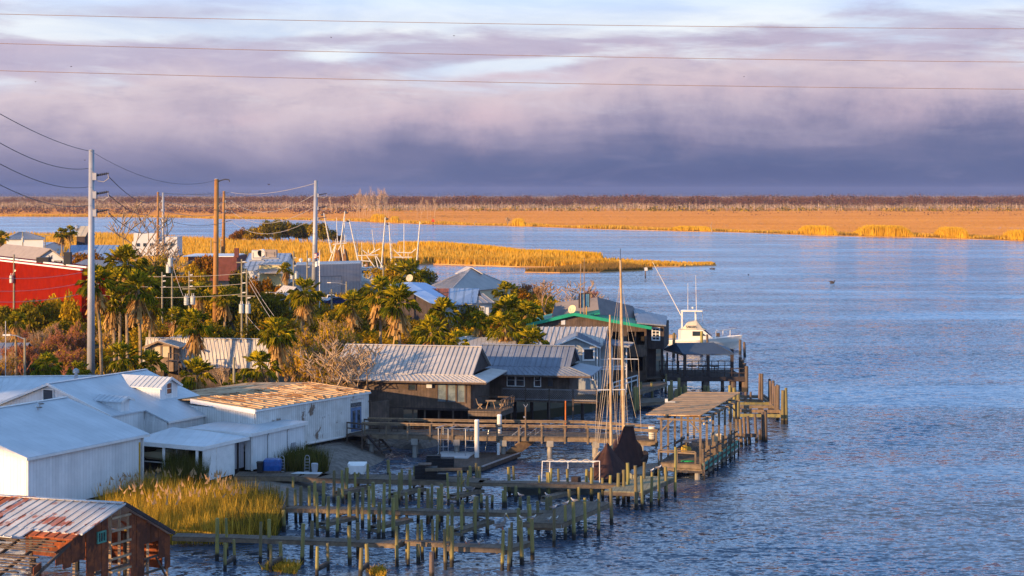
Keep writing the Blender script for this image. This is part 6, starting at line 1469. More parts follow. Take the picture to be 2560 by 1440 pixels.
# ---------------------------------------------------------------- boats
def boat_hull(L,bw,h,sheer,rake,n=13,stern=.82,cant=.0):
    R_=[]
    for i in range(n):
        t_=i/(n-1);w_=bw/2*(stern+(1-stern)*min(1,t_*2.2))*(1 if t_<.5 else max(.02,math.cos((t_-.5)/.5*math.pi/2)**.62));top=h+sheer*t_**2.2;x=L*(t_-.5);xo=rake*t_**3
        kz=-.35+.5*max(0,t_-.8)/.2
        R_.append([Vector((x+xo,w_,top)),Vector((x+xo*.75,w_*.96,top*.62)),Vector((x+xo*.35,w_*.82*(1-.3*t_),.15)),Vector((x,w_*.5*(1-.5*t_),kz*.8)),Vector((x,0,kz)),Vector((x,-w_*.5*(1-.5*t_),kz*.8)),Vector((x+xo*.35,-w_*.82*(1-.3*t_),.15)),Vector((x+xo*.75,-w_*.96,top*.62)),Vector((x+xo,-w_,top))])
    return R_
FB=empty('fishing_boat',G(1760,872,0),'white sport fishing boat with flybridge moored behind the pier shelter','boat')
org=G(1739,872,0);rz=math.radians(-10);L=11.2
def at(m,lift=0.0):return xf(m,Vector((org.x,org.y,lift)),rz)
rg=boat_hull(L,3.4,1.15,.85,.9)
m=MB();m.loft(rg);at(m).build('hull',MT['hull_white'],FB,smooth=False)
m=MB();dkp=[r[0]-Vector((0,.12,.12))for r in rg]+[r[8]+Vector((0,.12,-.12))for r in rg[::-1]]
m=MB();m.prism([Vector((p.x,p.y,.0))for p in[]]or[(-5.4,-1.2,1.0),(1,-1.5,1.0),(1,1.5,1.0),(-5.4,1.2,1.0)],(0,0,.3));at(m).build('deck',MT['hull_white'],FB)
m=MB()
for i in range(len(rg)-1):
    for k in(0,8):m.beam(rg[i][k],rg[i+1][k],.09,.08)
at(m).build('gunwale',MT['white_trim'],FB)
m=MB()
for i in range(len(rg)-2):
    for k in(0,8):m.beam(Vector((rg[i][k].x,rg[i][k].y*.92,.25)),Vector((rg[i+1][k].x,rg[i+1][k].y*.9,.25+.02)),.12,.3)
# cabin: lofted cross sections along x
def sect(x,hw,z0,z1,tw):return[Vector((x,-hw,z0)),Vector((x,hw,z0)),Vector((x+tw[0],hw*tw[1],z1)),Vector((x+tw[0],-hw*tw[1],z1))]
m=MB();m.loft([sect(-1.9,1.25,1.25,2.75,(0,.95)),sect(1.1,1.25,1.3,2.75,(-.0,.93)),sect(2.5,1.05,1.55,1.75,(-.1,.9))]);at(m).build('cabin',MT['hull_white'],FB)
for s_ in(-1,1):m=MB();m.prism([(-.35,s_*1.24,1.9),(1.5,s_*1.24,1.95),(.75,s_*1.20,2.55),(-.35,s_*1.2,2.55)],(0,s_*.04,0));at(m).build('side_window',MT['glass'],FB)
m=MB();m.prism([(1.35,-1.0,2.75),(1.35,1.0,2.75),(2.3,.95,1.85),(2.3,-.95,1.85)],(.05,0,.05));at(m).build('windscreen',MT['navy_glass'],FB)
m=MB();m.loft([[Vector((x_,-w_,z_)),Vector((x_+.02,w_,z_)),Vector((x_+dx,w_*.8,z2_)),Vector((x_+dx,-w_*.8,z2_))]for x_,w_,z_,dx,z2_ in((-2.3,1.25,2.78,.5,2.9),(-1.2,1.25,2.78,.1,3.75),(.2,1.2,2.78,0,4.0),(1.5,1.0,2.78,-.5,2.95))]);at(m).build('flybridge',MT['cream_canvas'],FB)
m=MB();m.box((-.5,0,5.35),(3.0,2.0,.16));at(m).build('hardtop',MT['hull_white'],FB)
for x_,y_ in((-1.9,.9),(-1.9,-.9),(.0,.9),(.0,-.9)):m=MB();m.cyl((x_,y_,2.8),(x_,y_,5.3),.06,.06,6);at(m).build('hardtop_post',MT['white_trim'],FB)
m=MB();m.cyl((.9,.8,5.3),(1.0,.9,3.2),.03,.03,5);at(m).build('stay',MT['alu'],FB)
m=MB();m.prism([(-2.35,-1.2,1.3),(-1.9,-1.2,1.3),(-1.9,-1.2,2.75),(-2.35,-1.2,2.75)],(0,2.4,0));at(m).build('aft_curtain',MT['pale_wall'],FB)
for(a_,b_,r)in(((.1,.2,5.45),(.0,.2,10.3),.035),((-1.1,.3,5.4),(-1.1,.3,9.2),.03),((-2.1,.9,4.6),(-6.2,1.6,12.1),.045)):
    m=MB();m.cyl(a_,b_,r*1.4,r*.6,6);at(m).build('aerial' if r<.045 else 'outrigger',MT['hull_white'],FB)
m=MB();m.ball((-.4,0,5.75),.16,8,5);at(m).build('radar',MT['hull_white'],FB)
for s_ in(-1,1):
    m=MB();m.tube([(2.9,s_*1.15,2.5),(4.6,s_*.75,2.75),(5.6,s_*.2,2.95)],.025);at(m).build('bow_rail',MT['alu'],FB)
    for x_,y_ in((2.9,1.15),(3.8,.95),(4.8,.65)):m=MB();m.cyl((x_,s_*y_,1.6),(x_,s_*y_,2.65),.025,.025,5);at(m).build('stanchion',MT['hull_white'],FB)
m=MB();m.box((-3.2,0,1.7),(1.0,1.2,.5));at(m).build('engine_box',MT['twig_grey'],FB)
m=MB();m.box((3.1,.2,2.0),(.5,.6,.5));at(m).build('deck_box',MT['wood_dark'],FB)
# registration number on the flybridge
def text(body,loc,size,m,parent,rot,name='lettering',ext=.01):
    cu=D.curves.new(name,'FONT');cu.body=body;cu.size=size;cu.extrude=ext;cu.align_x='CENTER';cu.align_y='CENTER';cu.materials.append(m)
    o=link(D.objects.new(name,cu));o.parent=parent;q=parent;w_=Vector((0,0,0))
    while q is not None:w_=w_+Vector(q.location);q=q.parent
    bpy.context.view_layer.update();me=D.meshes.new_from_object(o.evaluated_get(bpy.context.evaluated_depsgraph_get()));D.objects.remove(o);o=link(D.objects.new(name,me));o.parent=parent
    o.location=Vector(loc)-w_;o.rotation_euler=rot;return o
mm=Matrix.Translation(org)@Matrix.Rotation(rz,4,'Z');tp=mm@Vector((-.55,-1.22,3.15))
text('546585',tp,.5,MT['black'],FB,(math.radians(78),0,rz))
# small boat moored at the outer end of the second dock, T-top frame
TB=empty('t_top_boat',G(1400,1240,0),'low grey green skiff with white pipe frame moored behind the back walkway','boat')
bo=G(1392,1238,0)+Vector((0,.6,0));rzb=math.radians(185)
rg=boat_hull(6.9,2.0,.72,.25,.5)
m=MB();m.loft(rg);xf(m,bo,rzb).build('hull',MT['hull_grey'],TB)
m=MB()
for i in range(len(rg)-1):
    for k in(0,8):m.beam(rg[i][k],rg[i+1][k],.08,.07)
xf(m,bo,rzb).build('gunwale',MT['pale_wall'],TB)
def tpx(x,y,d_=bo.y):return P(x,y,d_)
for x,t_,off in((1356,1153,-.7),(1375,1154,.7),(1483,1155,.7),(1499,1153,-.7),(1420,1155,.7)):q=tpx(x,t_,bo.y+off);MB().cyl(V3(tpx(x-2 if x<1400 else x,1203,bo.y+off),.7),q,.035,.035,6).build('pipe',MT['white_trim'],TB)
for a_,b_ in(((1356,1153,-.7),(1499,1153,-.7)),((1375,1154,.7),(1483,1155,.7)),((1356,1153,-.7),(1375,1154,.7)),((1499,1153,-.7),(1483,1155,.7))):MB().cyl(tpx(a_[0],a_[1],bo.y+a_[2]),tpx(b_[0],b_[1],bo.y+b_[2]),.035,.035,6).build('pipe',MT['white_trim'],TB)
for k in range(4):a_=tpx(1375+30*k,1152,bo.y);MB().tube([a_+Vector((-.25,0,0)),a_+Vector((-.1,0,.08)),a_+Vector((.1,0,.1)),a_+Vector((.3,0,0))],.03,5).build('rope_coil',MT['rope'],TB)
m=MB();q=tpx(1440,1205);m.box(V3(q,.95),(.7,.5,.6));m.build('console',MT['wood_dark'],TB)
# ketch under dark covers
KT=empty('ketch',G(1540,1190,0),'two masted sailing boat under dark brown covers, varnished masts and many stays','sailing boat')
k0,k1=G(1496,1205,0),G(1612,1160,0);kd=(k1-k0).normalized();ko=(k0+k1)/2;krz=math.atan2(kd.y,kd.x);KL=(k1-k0).length+1
m=MB();m.loft(boat_hull(KL,2.7,.8,.3,-.4,stern=.5));xf(m,ko,krz).build('hull',MT['wood_dark'],KT)
def kp(x,y,d_):return P(x,y,d_)
dm1,dm2=127.4,131.0
ft,fb=kp(1525,787,dm1),kp(1528.5,1175,dm1);mt_,mb_=kp(1551,650,dm2),kp(1561,1150,dm2)
MB().cyl(fb,ft,.13,.07,10).build('foremast',MT['mast'],KT);MB().cyl(mb_,mt_,.17,.08,10).build('mainmast',MT['mast'],KT)
MB().cyl(mt_,mt_+UP*.9,.02,.02,5).build('wind_vane',MT['black'],KT)
for(x0,y0,x1,y1,dd_)in((1520,897,1596,898,dm2),(1493,975,1563,974,dm1)):MB().cyl(kp(x0,y0,dd_),kp(x1,y1,dd_),.04,.04,6).build('crosstree',MT['pale_wall'],KT)
def stay(x0,y0,x1,y1,dd_,d2=None,r=.022,mt='rope'):MB().cyl(kp(x0,y0,dd_),kp(x1,y1,d2 or dd_),r,r,4).build('stay',MT[mt],KT)
for s_ in((1523,800,1484,1155,dm1),(1524,840,1489,1150,dm1),(1525,900,1492,1145,dm1),(1493,975,1486,1150,dm1),(1520,897,1486,1148,dm1),(1526,960,1510,1120,dm1),(1527,830,1530,1110,dm1),(1525,880,1545,1110,dm1),(1563,975,1560,1060,dm1),
           (1551,700,1520,897,dm2),(1552,720,1596,898,dm2),(1596,898,1603,1080,dm2),(1520,897,1516,1120,dm2),(1551,680,1528,1000,dm2),(1553,760,1570,1065,dm2),(1552,800,1540,1080,dm2),(1555,690,1580,930,dm2),(1556,860,1548,1090,dm2),(1556,900,1590,1045,dm2),(1557,950,1560,1170,dm2),(1552,740,1536,1060,dm2)):
    stay(*s_,r=.011 if s_[1]<860 else .016)
def drape(name,apex,base,mid=.5,sag=.25,parent=KT):
    """cloth hung from a ridge of points down to a ring of base points"""
    base=smoothpoly(base,0,'',None,3);n=len(base);K=6;cen=sum(base,Vector((0,0,0)))/n;rings=[]
    for k in range(K+1):
        f=k/K;ring=[]
        for i,b_ in enumerate(base):
            a_=min(apex,key=lambda q:(Vector((q.x,q.y,0))-Vector((b_.x,b_.y,0))).length)
            q=a_.lerp(b_,f);s_=math.sin(f*math.pi)*sag*(1+.3*math.sin(i*1.9));q=q+(Vector((cen.x,cen.y,q.z))-q)*s_*.6-UP*s_*.2;q=q+(b_-a_).cross(UP).cross(UP).normalized()*(.14*math.sin(i*2.4)*f);ring.append(q)
        rings.append(ring)
    m=MB();m.loft(rings);return m.build(name,MT['sailcloth'],parent,smooth=True)
drape('cover',[kp(1518,1106,126.6)],[kp(1483,1152,126.2),kp(1485,1197,124.6),kp(1508,1203,124.2),kp(1535,1203,124.6),kp(1560,1197,126.2),kp(1572,1175,128),kp(1560,1155,129.5),kp(1540,1140,130),kp(1505,1135,128.5)])
drape('cover',[kp(1560,1066,130.6),kp(1584,1066,132)],[kp(1531,1118,128.6),kp(1533,1150,127.6),kp(1552,1182,128),kp(1580,1186,129),kp(1605,1178,131),kp(1608,1140,134),kp(1600,1110,134.5),kp(1570,1110,133.6),kp(1545,1095,132)],sag=.3)
MB().cyl(kp(1560,1064,130.6),kp(1586,1064,132.2),.06,.06,6).build('boom',MT['mast'],KT)
m=MB();m.beam(kp(1484,1150,126),kp(1500,1130,126.5),.1);m.build('bowsprit',MT['mast'],KT)
# ladder at the pavilion and skiff beneath it
SB=empty('moored_skiff',G(1625,1195,0),'pale grey skiff lying between the covered ketch and the pavilion','skiff')
m=MB();m.loft(boat_hull(4.6,1.6,.55,.2,.3));xf(m,G(1628,1192,0)+Vector((-.4,.2,0)),math.radians(60)).build('hull',MT['hull_grey'],SB);m=MB();m.ball(G(1583,1180,.7)+Vector((0,0,0)),.22,8,6);m.build('fender',MT['pale_wall'],SB)
# ---------------------------------------------------------------- palms, trees, thickets
def palm_crown(seed,dead=True,n=40):
    """unit cabbage palm crown (radius about 1): folded fan leaves on stalks"""
    r=np.random.default_rng(seed);V,Fc=[],[]
    def frond(az,el,pl,fr,seg,w_,droop):
        d=np.array([math.cos(az)*math.cos(el),math.sin(az)*math.cos(el),math.sin(el)]);s_=np.array([-math.sin(az),math.cos(az),0]);u_=np.cross(s_,d);
        p=d*pl+np.array([0,0,0.0]);q=s_*.02
        k=len(V);V.extend([-q,q,p+q,p-q]);Fc.append((k,k+1,k+2));Fc.append((k,k+2,k+3))
        for i in range(seg):
            a=(i/(seg-1)-.5)*2.35+r.normal(0,.04);L=fr*(1-.28*abs(a)/1.2)*r.uniform(.85,1.1)
            e=d*math.cos(a)+s_*math.sin(a)-u_*.0;mid=p+e*L*.55+np.array([0,0,-.04*abs(a)]);tip=p+e*L*.95+np.array([0,0,-droop*L*r.uniform(.6,1.3)])
            wv=np.cross(e,u_+r.normal(0,.25,3));wv=wv/np.linalg.norm(wv)*w_
            k=len(V);V.extend([p,mid+wv,tip,mid-wv]);Fc.append((k,k+1,k+2));Fc.append((k,k+2,k+3))
    for i in range(n):
        el=math.radians(r.uniform(-30,80))if i>6 else math.radians(r.uniform(55,88))
        frond(i*2.39996+r.normal(0,.2),el,r.uniform(.38,.55),r.uniform(.48,.62),10,.042,.25+.35*(el<.5))
    return np.array(V),np.array(Fc)
def palm_skirt(seed,n=22,long=1.0):
    r=np.random.default_rng(seed);V,Fc=[],[]
    for i in range(n):
        az=r.uniform(0,6.28);z0=r.uniform(-.55*long,-.05)
        for j in range(6):
            a=az+r.normal(0,.35);d=np.array([math.cos(a),math.sin(a),0]);p=np.array([0,0,z0])+d*r.uniform(.03,.15);tip=p+d*r.uniform(.15,.5)+np.array([0,0,-r.uniform(.35,.9)*long]);wv=np.cross(d,[0,0,1])*r.uniform(.02,.05)
            k=len(V);V.extend([p-wv*.5,p+wv*.5,tip+wv,tip-wv]);Fc.append((k,k+1,k+2));Fc.append((k,k+2,k+3))
    return np.array(V),np.array(Fc)
PC=[palm_crown(s)for s in range(5)];PS=[palm_skirt(40+s)for s in range(3)]
_pc={}
def mesh_cached(key,VF,m):
    if key not in _pc:
        o=mesh_np(key[0],VF[0],VF[1],m);_pc[key]=o.data;D.objects.remove(o)
    return _pc[key]
def palm(x,y,d,rpx,label,skirt=True,lean=0.0,group='cabbage palms',zg=.9,var=None,yground=None):
    """crown centre at pixel (x, y), radius rpx pixels, at distance d; trunk to the ground"""
    c=P(x,y,d);r=rpx*d/F*1.38;hgt=c.z-r*.15-zg;base=Vector((c.x+lean,c.y,zg))
    root=empty('palm',base,label,'palm',group)
    top=Vector((c.x,c.y,c.z-r*.12));m=MB()
    if hgt>.3:
        pts=[base.lerp(top,t_)+Vector((math.sin(t_*3.1)*lean*.3,0,0))for t_ in(0,.25,.5,.75,1)]
        for i in range(4):m.cyl(pts[i],pts[i+1],.19-.012*i,.18-.012*i,7)
        m.build('trunk',MT['palm_trunk'],root)
    v=int(abs(x*7+y))%5 if var is None else var
    o=link(D.objects.new('crown',mesh_cached(('palm_crown',v),PC[v],MT['palm'])));o.parent=root;o.location=top-base;o.scale=(r,r,r*.95);o.rotation_euler=(0,0,random.uniform(0,6.28))
    if skirt:
        s_=v%3;o=link(D.objects.new('dead_fronds',mesh_cached(('palm_skirt',s_),PS[s_],MT['palm_dead'])));o.parent=root;o.location=top-base;o.scale=(r,r,r*1.15);o.rotation_euler=(0,0,random.uniform(0,6.28))
    return root
PL=[
 (240,700,168,42,'tall palm standing before the near grey steel pole',.6,0),(312,651,190,44,'tallest palm of the left group, its head above the thicket',.3,0),(347,716,172,46,'palm with shaggy brown skirt right of the near steel pole',.2,0),
 (281,752,176,36,'lower palm between the steel pole and the shaggy palm',.3,0),(300,700,182,34,'slender palm behind the left palm group',0,0),(375,770,180,30,'small palm with long hanging dead fronds in the left group',0,0),
 (486,806,166,40,'palm rising before the striped roof of the dormer house',.3,0),(692,828,165,42,'bushy palm at the right end of the dormer house roof',.1,0),(762,728,190,40,'tall palm left of the golden thicket, before the grey warehouse',-.3,0),
 (650,911,156,40,'low palm behind the bleached roof',0,0),(492,932,158,42,'low spreading palm behind the roof dormer',0,0),(376,908,161,36,'low palm at the foot of the dormer house stair',0,0),
 (303,890,160,38,'low palm beside the foot of the near steel pole',0,0),(116,912,160,34,'low fan palm behind the long low shed',0,0),(196,925,158,26,'small fan palm by the roof fan',0,0),
 (996,748,180,46,'tall palm with thick dead skirt in the centre',.2,0),(948,728,200,42,'palm left behind the central tall palm',.2,0),(1110,775,195,36,'palm right of the central tall palm',0,0),(1078,824,172,40,'bright low palm before the two stilt house roofs',0,0),
 (1272,776,190,42,'left palm of the dense pair by the restaurant',0,0),(1262,812,184,40,'lower palm of the dense pair by the restaurant',0,0),(1330,850,170,40,'low palm left of the grey house roof',0,0),(1318,780,188,34,'palm between the dense pair and the green roof edge',0,0),
 (1022,684,290,44,'round bushy palm before the creek, right of the shrimp boats',0,0),(1140,852,166,30,'low palm behind the pale striped low roof',0,0),(882,756,230,34,'feathery low palm beside the parked cars',0,0),(1266,728,250,28,'small palm below the hipped roof',0,0),
 (496,730,230,26,'small palm in the dark thicket left of the rusty steel pole',0,0),(562,738,226,30,'small palm just right of the rusty steel pole',0,0),(714,672,300,18,'small round palm beside the cream building',0,0),
 (153,582,380,15,'left palm of the distant pair near the tan roof',.3,0),(176,576,380,15,'right palm of the distant pair near the tan roof',-.2,0),(2,592,380,18,'distant palm cut by the left picture edge',0,0),(440,790,200,26,'small palm left of the dormer house palm',0,0),(40,800,190,24,'fan palm low in the left thicket',0,0),
 (592,960,154,30,'low palm right behind the bleached roof corner',0,0),(1196,800,186,26,'dark small palm behind the low striped roof',0,0),(452,858,170,0,'',0,0)]
for q in PL:
    if q[3]:palm(q[0],q[1],q[2],q[3],q[4],lean=q[5])

def leaf_cloud(seed,n=2400,lobes=9,squash=.85,size=.10):
    """unit crown: uneven lobes of small leaf faces with gaps between them"""
    r=np.random.default_rng(seed);c=r.normal(0,1,(lobes,3));c/=np.linalg.norm(c,axis=1)[:,None];c*=r.uniform(.25,.7,(lobes,1));c[:,2]=np.abs(c[:,2])*1.0-.1;rad=r.uniform(.26,.48,lobes)
    k=r.integers(0,lobes,n);v=r.normal(0,1,(n,3));v/=np.linalg.norm(v,axis=1)[:,None];p=c[k]+v*(rad[k]*r.uniform(.55,1.08,n)**.6)[:,None];p[:,2]*=squash
    tri=r.normal(0,1,(n,3,3));tri/=np.linalg.norm(tri,axis=-1,keepdims=True);V=p[:,None,:]+tri*(size*r.uniform(.45,1.1,(n,1,1)));V=V.reshape(-1,3)
    return V,np.arange(len(V)).reshape(-1,3)
LC={('leaf_cloud',s):leaf_cloud(s)for s in range(6)}
def twig_cloud(seed,lv=5):
    m=bare_tree(1.0,levels=lv,seed=seed,spread=.9,r0=.022,seglen=.30,nb=(3,3),up=.5)
    return np.array(m.v),m.f
def shrub(x,yb,h,w_,kind,label,group,d=None,zg=.9,twigs=True,v=None,name='shrub',cat='shrub',stem=True):
    """x: pixel column, yb: row of its foot on the ground"""
    g=G(x,yb,zg)if d is None else Vector(((x-1280)/F*d,d,zg));root=empty(name,g,label,cat,group);v=random.randrange(6)if v is None else v
    o=link(D.objects.new('crown',mesh_cached(('cloud_'+kind,v),LC[('leaf_cloud',v)],MT[kind])));o.parent=root;o.scale=(w_,w_*.9,h*.62);o.location=(0,0,h*.42);o.rotation_euler=(0,0,random.uniform(0,6.28))
    if stem:
        o=link(D.objects.new('trunk',stem_mesh()));o.parent=root;o.scale=(h*.5,h*.5,h*.75)
    return root
_st=[]
def stem_mesh():
    if not _st:
        m=bare_tree(1.0,levels=3,seed=5,spread=.8,r0=.05,nb=(2,3));o=m.build('stem',MT['bark'],uv=False);_st.append(o.data);D.objects.remove(o)
    return _st[0]
def bare_shrub(x,yb,h,w_,mat,label,group,leaves=None,nleaf=0,d=None,zg=.9,v=0,lsize=.05):
    g=G(x,yb,zg)if d is None else Vector(((x-1280)/F*d,d,zg));root=empty('bare_shrub',g,label,'shrub',group);key=('twigs_'+mat,v)
    if key not in _pc:
        m=MB()
        for s_ in range(4):
            mm_=bare_tree(1.0,levels=5,seed=100+v*7+s_,spread=.75,r0=.022,rmin=.006,seglen=.26,nb=(2,3),up=.55,lean=(math.cos(s_*1.6)*.35,math.sin(s_*1.6)*.35));b_=len(m.v);m.v+=mm_.v;m.f+=[tuple(i+b_ for i in f)for f in mm_.f]
        o=m.build('branches',MT[mat],uv=False);_pc[key]=o.data;D.objects.remove(o);_pc[key+('v',)]=np.array(m.v)
    o=link(D.objects.new('branches',_pc[key]));o.parent=root;o.scale=(w_,w_,h);o.rotation_euler=(0,0,random.uniform(0,6.28))
    if leaves:
        k2=('twigleaf_'+leaves+str(nleaf),v)
        if k2 not in _pc:
            pts=_pc[key+('v',)];pts=pts[pts[:,2]>.3];idx=RNG.integers(0,len(pts),nleaf);c=pts[idx]+RNG.normal(0,.03,(nleaf,3));tri=RNG.normal(0,1,(nleaf,3,3));tri/=np.linalg.norm(tri,axis=-1,keepdims=True);V=(c[:,None,:]+tri*lsize*RNG.uniform(.4,1,(nleaf,1,1))).reshape(-1,3)
            q=mesh_np('crown',V,np.arange(len(V)).reshape(-1,3),MT[leaves]);_pc[k2]=q.data;D.objects.remove(q)
        q=link(D.objects.new('crown',_pc[k2]));q.parent=root;q.scale=o.scale;q.rotation_euler=o.rotation_euler
    return root
TOPS=([-50,60,150,215,300,360,420,500,560,640,720,800,900,960,1100,1200,1300,1380,1500],[735,715,700,650,640,640,655,655,670,700,705,775,735,740,760,790,760,780,800])
# --- named trees
for(x,yb,h,w_,kind,lab)in[
    (20,868,7.5,4.2,'leaf_dark','dark evergreen tree before the red wall, at the left edge'),(92,868,8.2,4.6,'leaf_dark','large dark evergreen before the red wall'),(178,872,9.2,3.0,'leaf_olive','narrow upright olive tree before the end of the red wall'),
    (150,880,5.5,4.5,'leaf_dark','spreading dark shrub below the red wall'),(238,640+60,7.0,6.0,'leaf_rust','russet tree behind the near grey steel pole'),(292,708,8.0,5.5,'leaf_rust','russet tree left of the white dead tree'),
    (200,690,6.0,6.0,'leaf_rust','brown tree below the distant tan roof'),(360,760,8.5,6.0,'leaf_olive','olive tree behind the tall left palms'),(415,760,8.0,5.5,'leaf_dark','dark tree left of the paired far poles'),(480,775,8.0,5.5,'leaf_olive','dark olive tree left of the rusty steel pole'),
    (510,720,7.5,5.0,'leaf_rust','brown tree behind the utility poles'),(575,800,7.5,4.6,'leaf_dark','dark tree right behind the rusty steel pole'),(655,790,8.0,4.2,'leaf_rust','russet leafed tree right of the twin utility poles'),(600,745,6.0,5,'leaf_dark','dark tree before the brick building'),
    (630,850,6.5,4.0,'leaf_dark','dark tree shading the road behind the dormer house'),(700,770,3.6,3.6,'leaf_rust','pinkish brown shrub beside the street lamp'),(920,780,4.4,4.4,'leaf_gold','golden green shrub left of the central palms'),(950,715,4.4,6.0,'leaf_olive','olive shrub at the foot of the shrimp boats'),
    (985,735,6.5,5.5,'leaf_olive','round olive tree right of the shrimp boats'),(1060,722,4.5,4.5,'leaf_dark','dark tree at the creek, left of the hipped roof'),(1165,846,6.5,4.5,'leaf_dark','dark round tree between the blue roof and the low striped roof'),(1130,830,5.0,3.5,'leaf_dark','dark shrub below the rust patched roof'),
    (1236,850,4.5,3.5,'leaf_dark','dark shrub left below the dense palm pair'),(1300,820,5.0,4.0,'leaf_olive','olive shrub under the dense palm pair'),(1350,800,4.0,3.5,'leaf_olive','olive shrub at the left eave of the green roof edge'),(1300,775,4.0,4.5,'leaf_rust','russet shrub behind the dense palms'),
    (870,850,4.5,3.2,'leaf_rust','vine covered russet mound left of the central palms'),(905,840,5.0,3.6,'leaf_dark','dark vine covered mound before the central palms'),(1010,850,4.0,3.0,'leaf_dark','dark shrub at the foot of the central tall palm'),(950,870,2.8,3.0,'leaf_rust','low russet shrub behind the pale stilt house roof')]:
    h=h*1.25 if yb<780 else h;shrub(x,yb,h,w_/1.5 if w_>5 else w_/1.35,kind,lab,'trees of the little town',name='leafy_tree',cat='tree')
rr=random.Random(91)
for i,(x,yb)in enumerate([(5,860),(60,855),(125,862),(160,850),(245,800),(270,790),(330,800),(385,800),(400,835),(450,800),(460,840),(505,800),(520,845),(585,830),(640,805),(665,820),(690,810),(720,800),(300,840),(350,850)]):
    h=(yb-np.interp(x,*TOPS))/(F/G(x,yb,.9).y)*rr.uniform(.78,1.0);shrub(x,yb,h,h*.42,['leaf_dark','leaf_dark','leaf_olive','leaf_dark','leaf_rust'][i%5],['dark broad tree in the thicket','dark broad tree in the thicket','olive broad tree in the thicket','dark broad tree in the thicket','russet broad tree in the thicket'][i%5],'thicket trees',name='leafy_tree',cat='tree')
# clump of evergreens on the island
rr=random.Random(21)
for i,(x,h)in enumerate([(588,5),(604,6),(632,6.5),(652,7.5),(676,9.5),(700,9),(726,8),(748,8.5),(772,8),(798,8.5),(812,6),(834,5),(620,4),(690,5),(760,5),(850,3.6)]):
    kind='leaf_rust' if i<2 or i==15 else('leaf_dark' if i%3 else 'leaf_olive')
    h*=1.3;shrub(x,0,h,h*.5,kind,'evergreen tree in the clump growing on the reed island','trees of the island clump',d=715+rr.uniform(-12,12),zg=.3,name='island_tree',cat='tree')
# thicket fill
AV=[(-44,-22,170,192),(-19,11,143,166),(-8,2,160,182),(0,12,168,192),(0,20,183,208),(-200,-11.5,60,150),(-200,-38,60,156)]
def free(x,y,r):
    return not any(a-r<x<b+r and c-r<y<d_+r for a,b,c,d_ in AV)
rr=random.Random(4);nfill=0
KL={'leaf_dark':'dark green shrub of the dense thicket between the palms','leaf_olive':'olive shrub of the dense thicket between the palms','leaf_rust':'russet shrub of the dense thicket between the palms','leaf_gold':'golden leaved shrub of the dense thicket between the palms'}
tries=0
while nfill<170 and tries<4000:
    tries+=1
    x=rr.uniform(-30,1330);yb=742+(rr.random()**.8)*(1000-742);g=G(x,yb,.9)
    if x>1230 and yb<780:continue
    if not free(g.x,g.y,1.6):continue
    if 790<x<900 and yb<800:continue
    if 545<x<650 and 800<yb<905:continue
    if x>900 and yb>905:continue
    if(x<230 and yb>870)or(700<x<905 and yb>880):continue
    s_=F/g.y;hmax=(yb-np.interp(x,*TOPS))/s_;h=min(rr.uniform(2.4,5.6),hmax)
    if h<1.2:continue
    kind=rr.choice(['leaf_dark','leaf_olive','leaf_olive','leaf_rust','leaf_gold'])if yb>820 else rr.choice(['leaf_dark','leaf_dark','leaf_olive','leaf_rust'])
    shrub(x,yb,h,rr.uniform(.5,.75)*h+.4,kind,KL[kind].split(' shrub')[0]+(' tall' if h>3.8 else ' low' if h<2.8 else '')+' shrub '+('below the red wall' if x<230 and yb>800 else 'around the left palm group' if x<350 else 'around the dormer house' if 340<x<700 and yb>830 else 'between the utility poles' if x<640 else 'left of the golden thicket' if x<800 else 'among the central palms' if x<1100 else 'below the hipped roof'),'thicket shrubs',stem=(nfill%3==0));nfill+=1
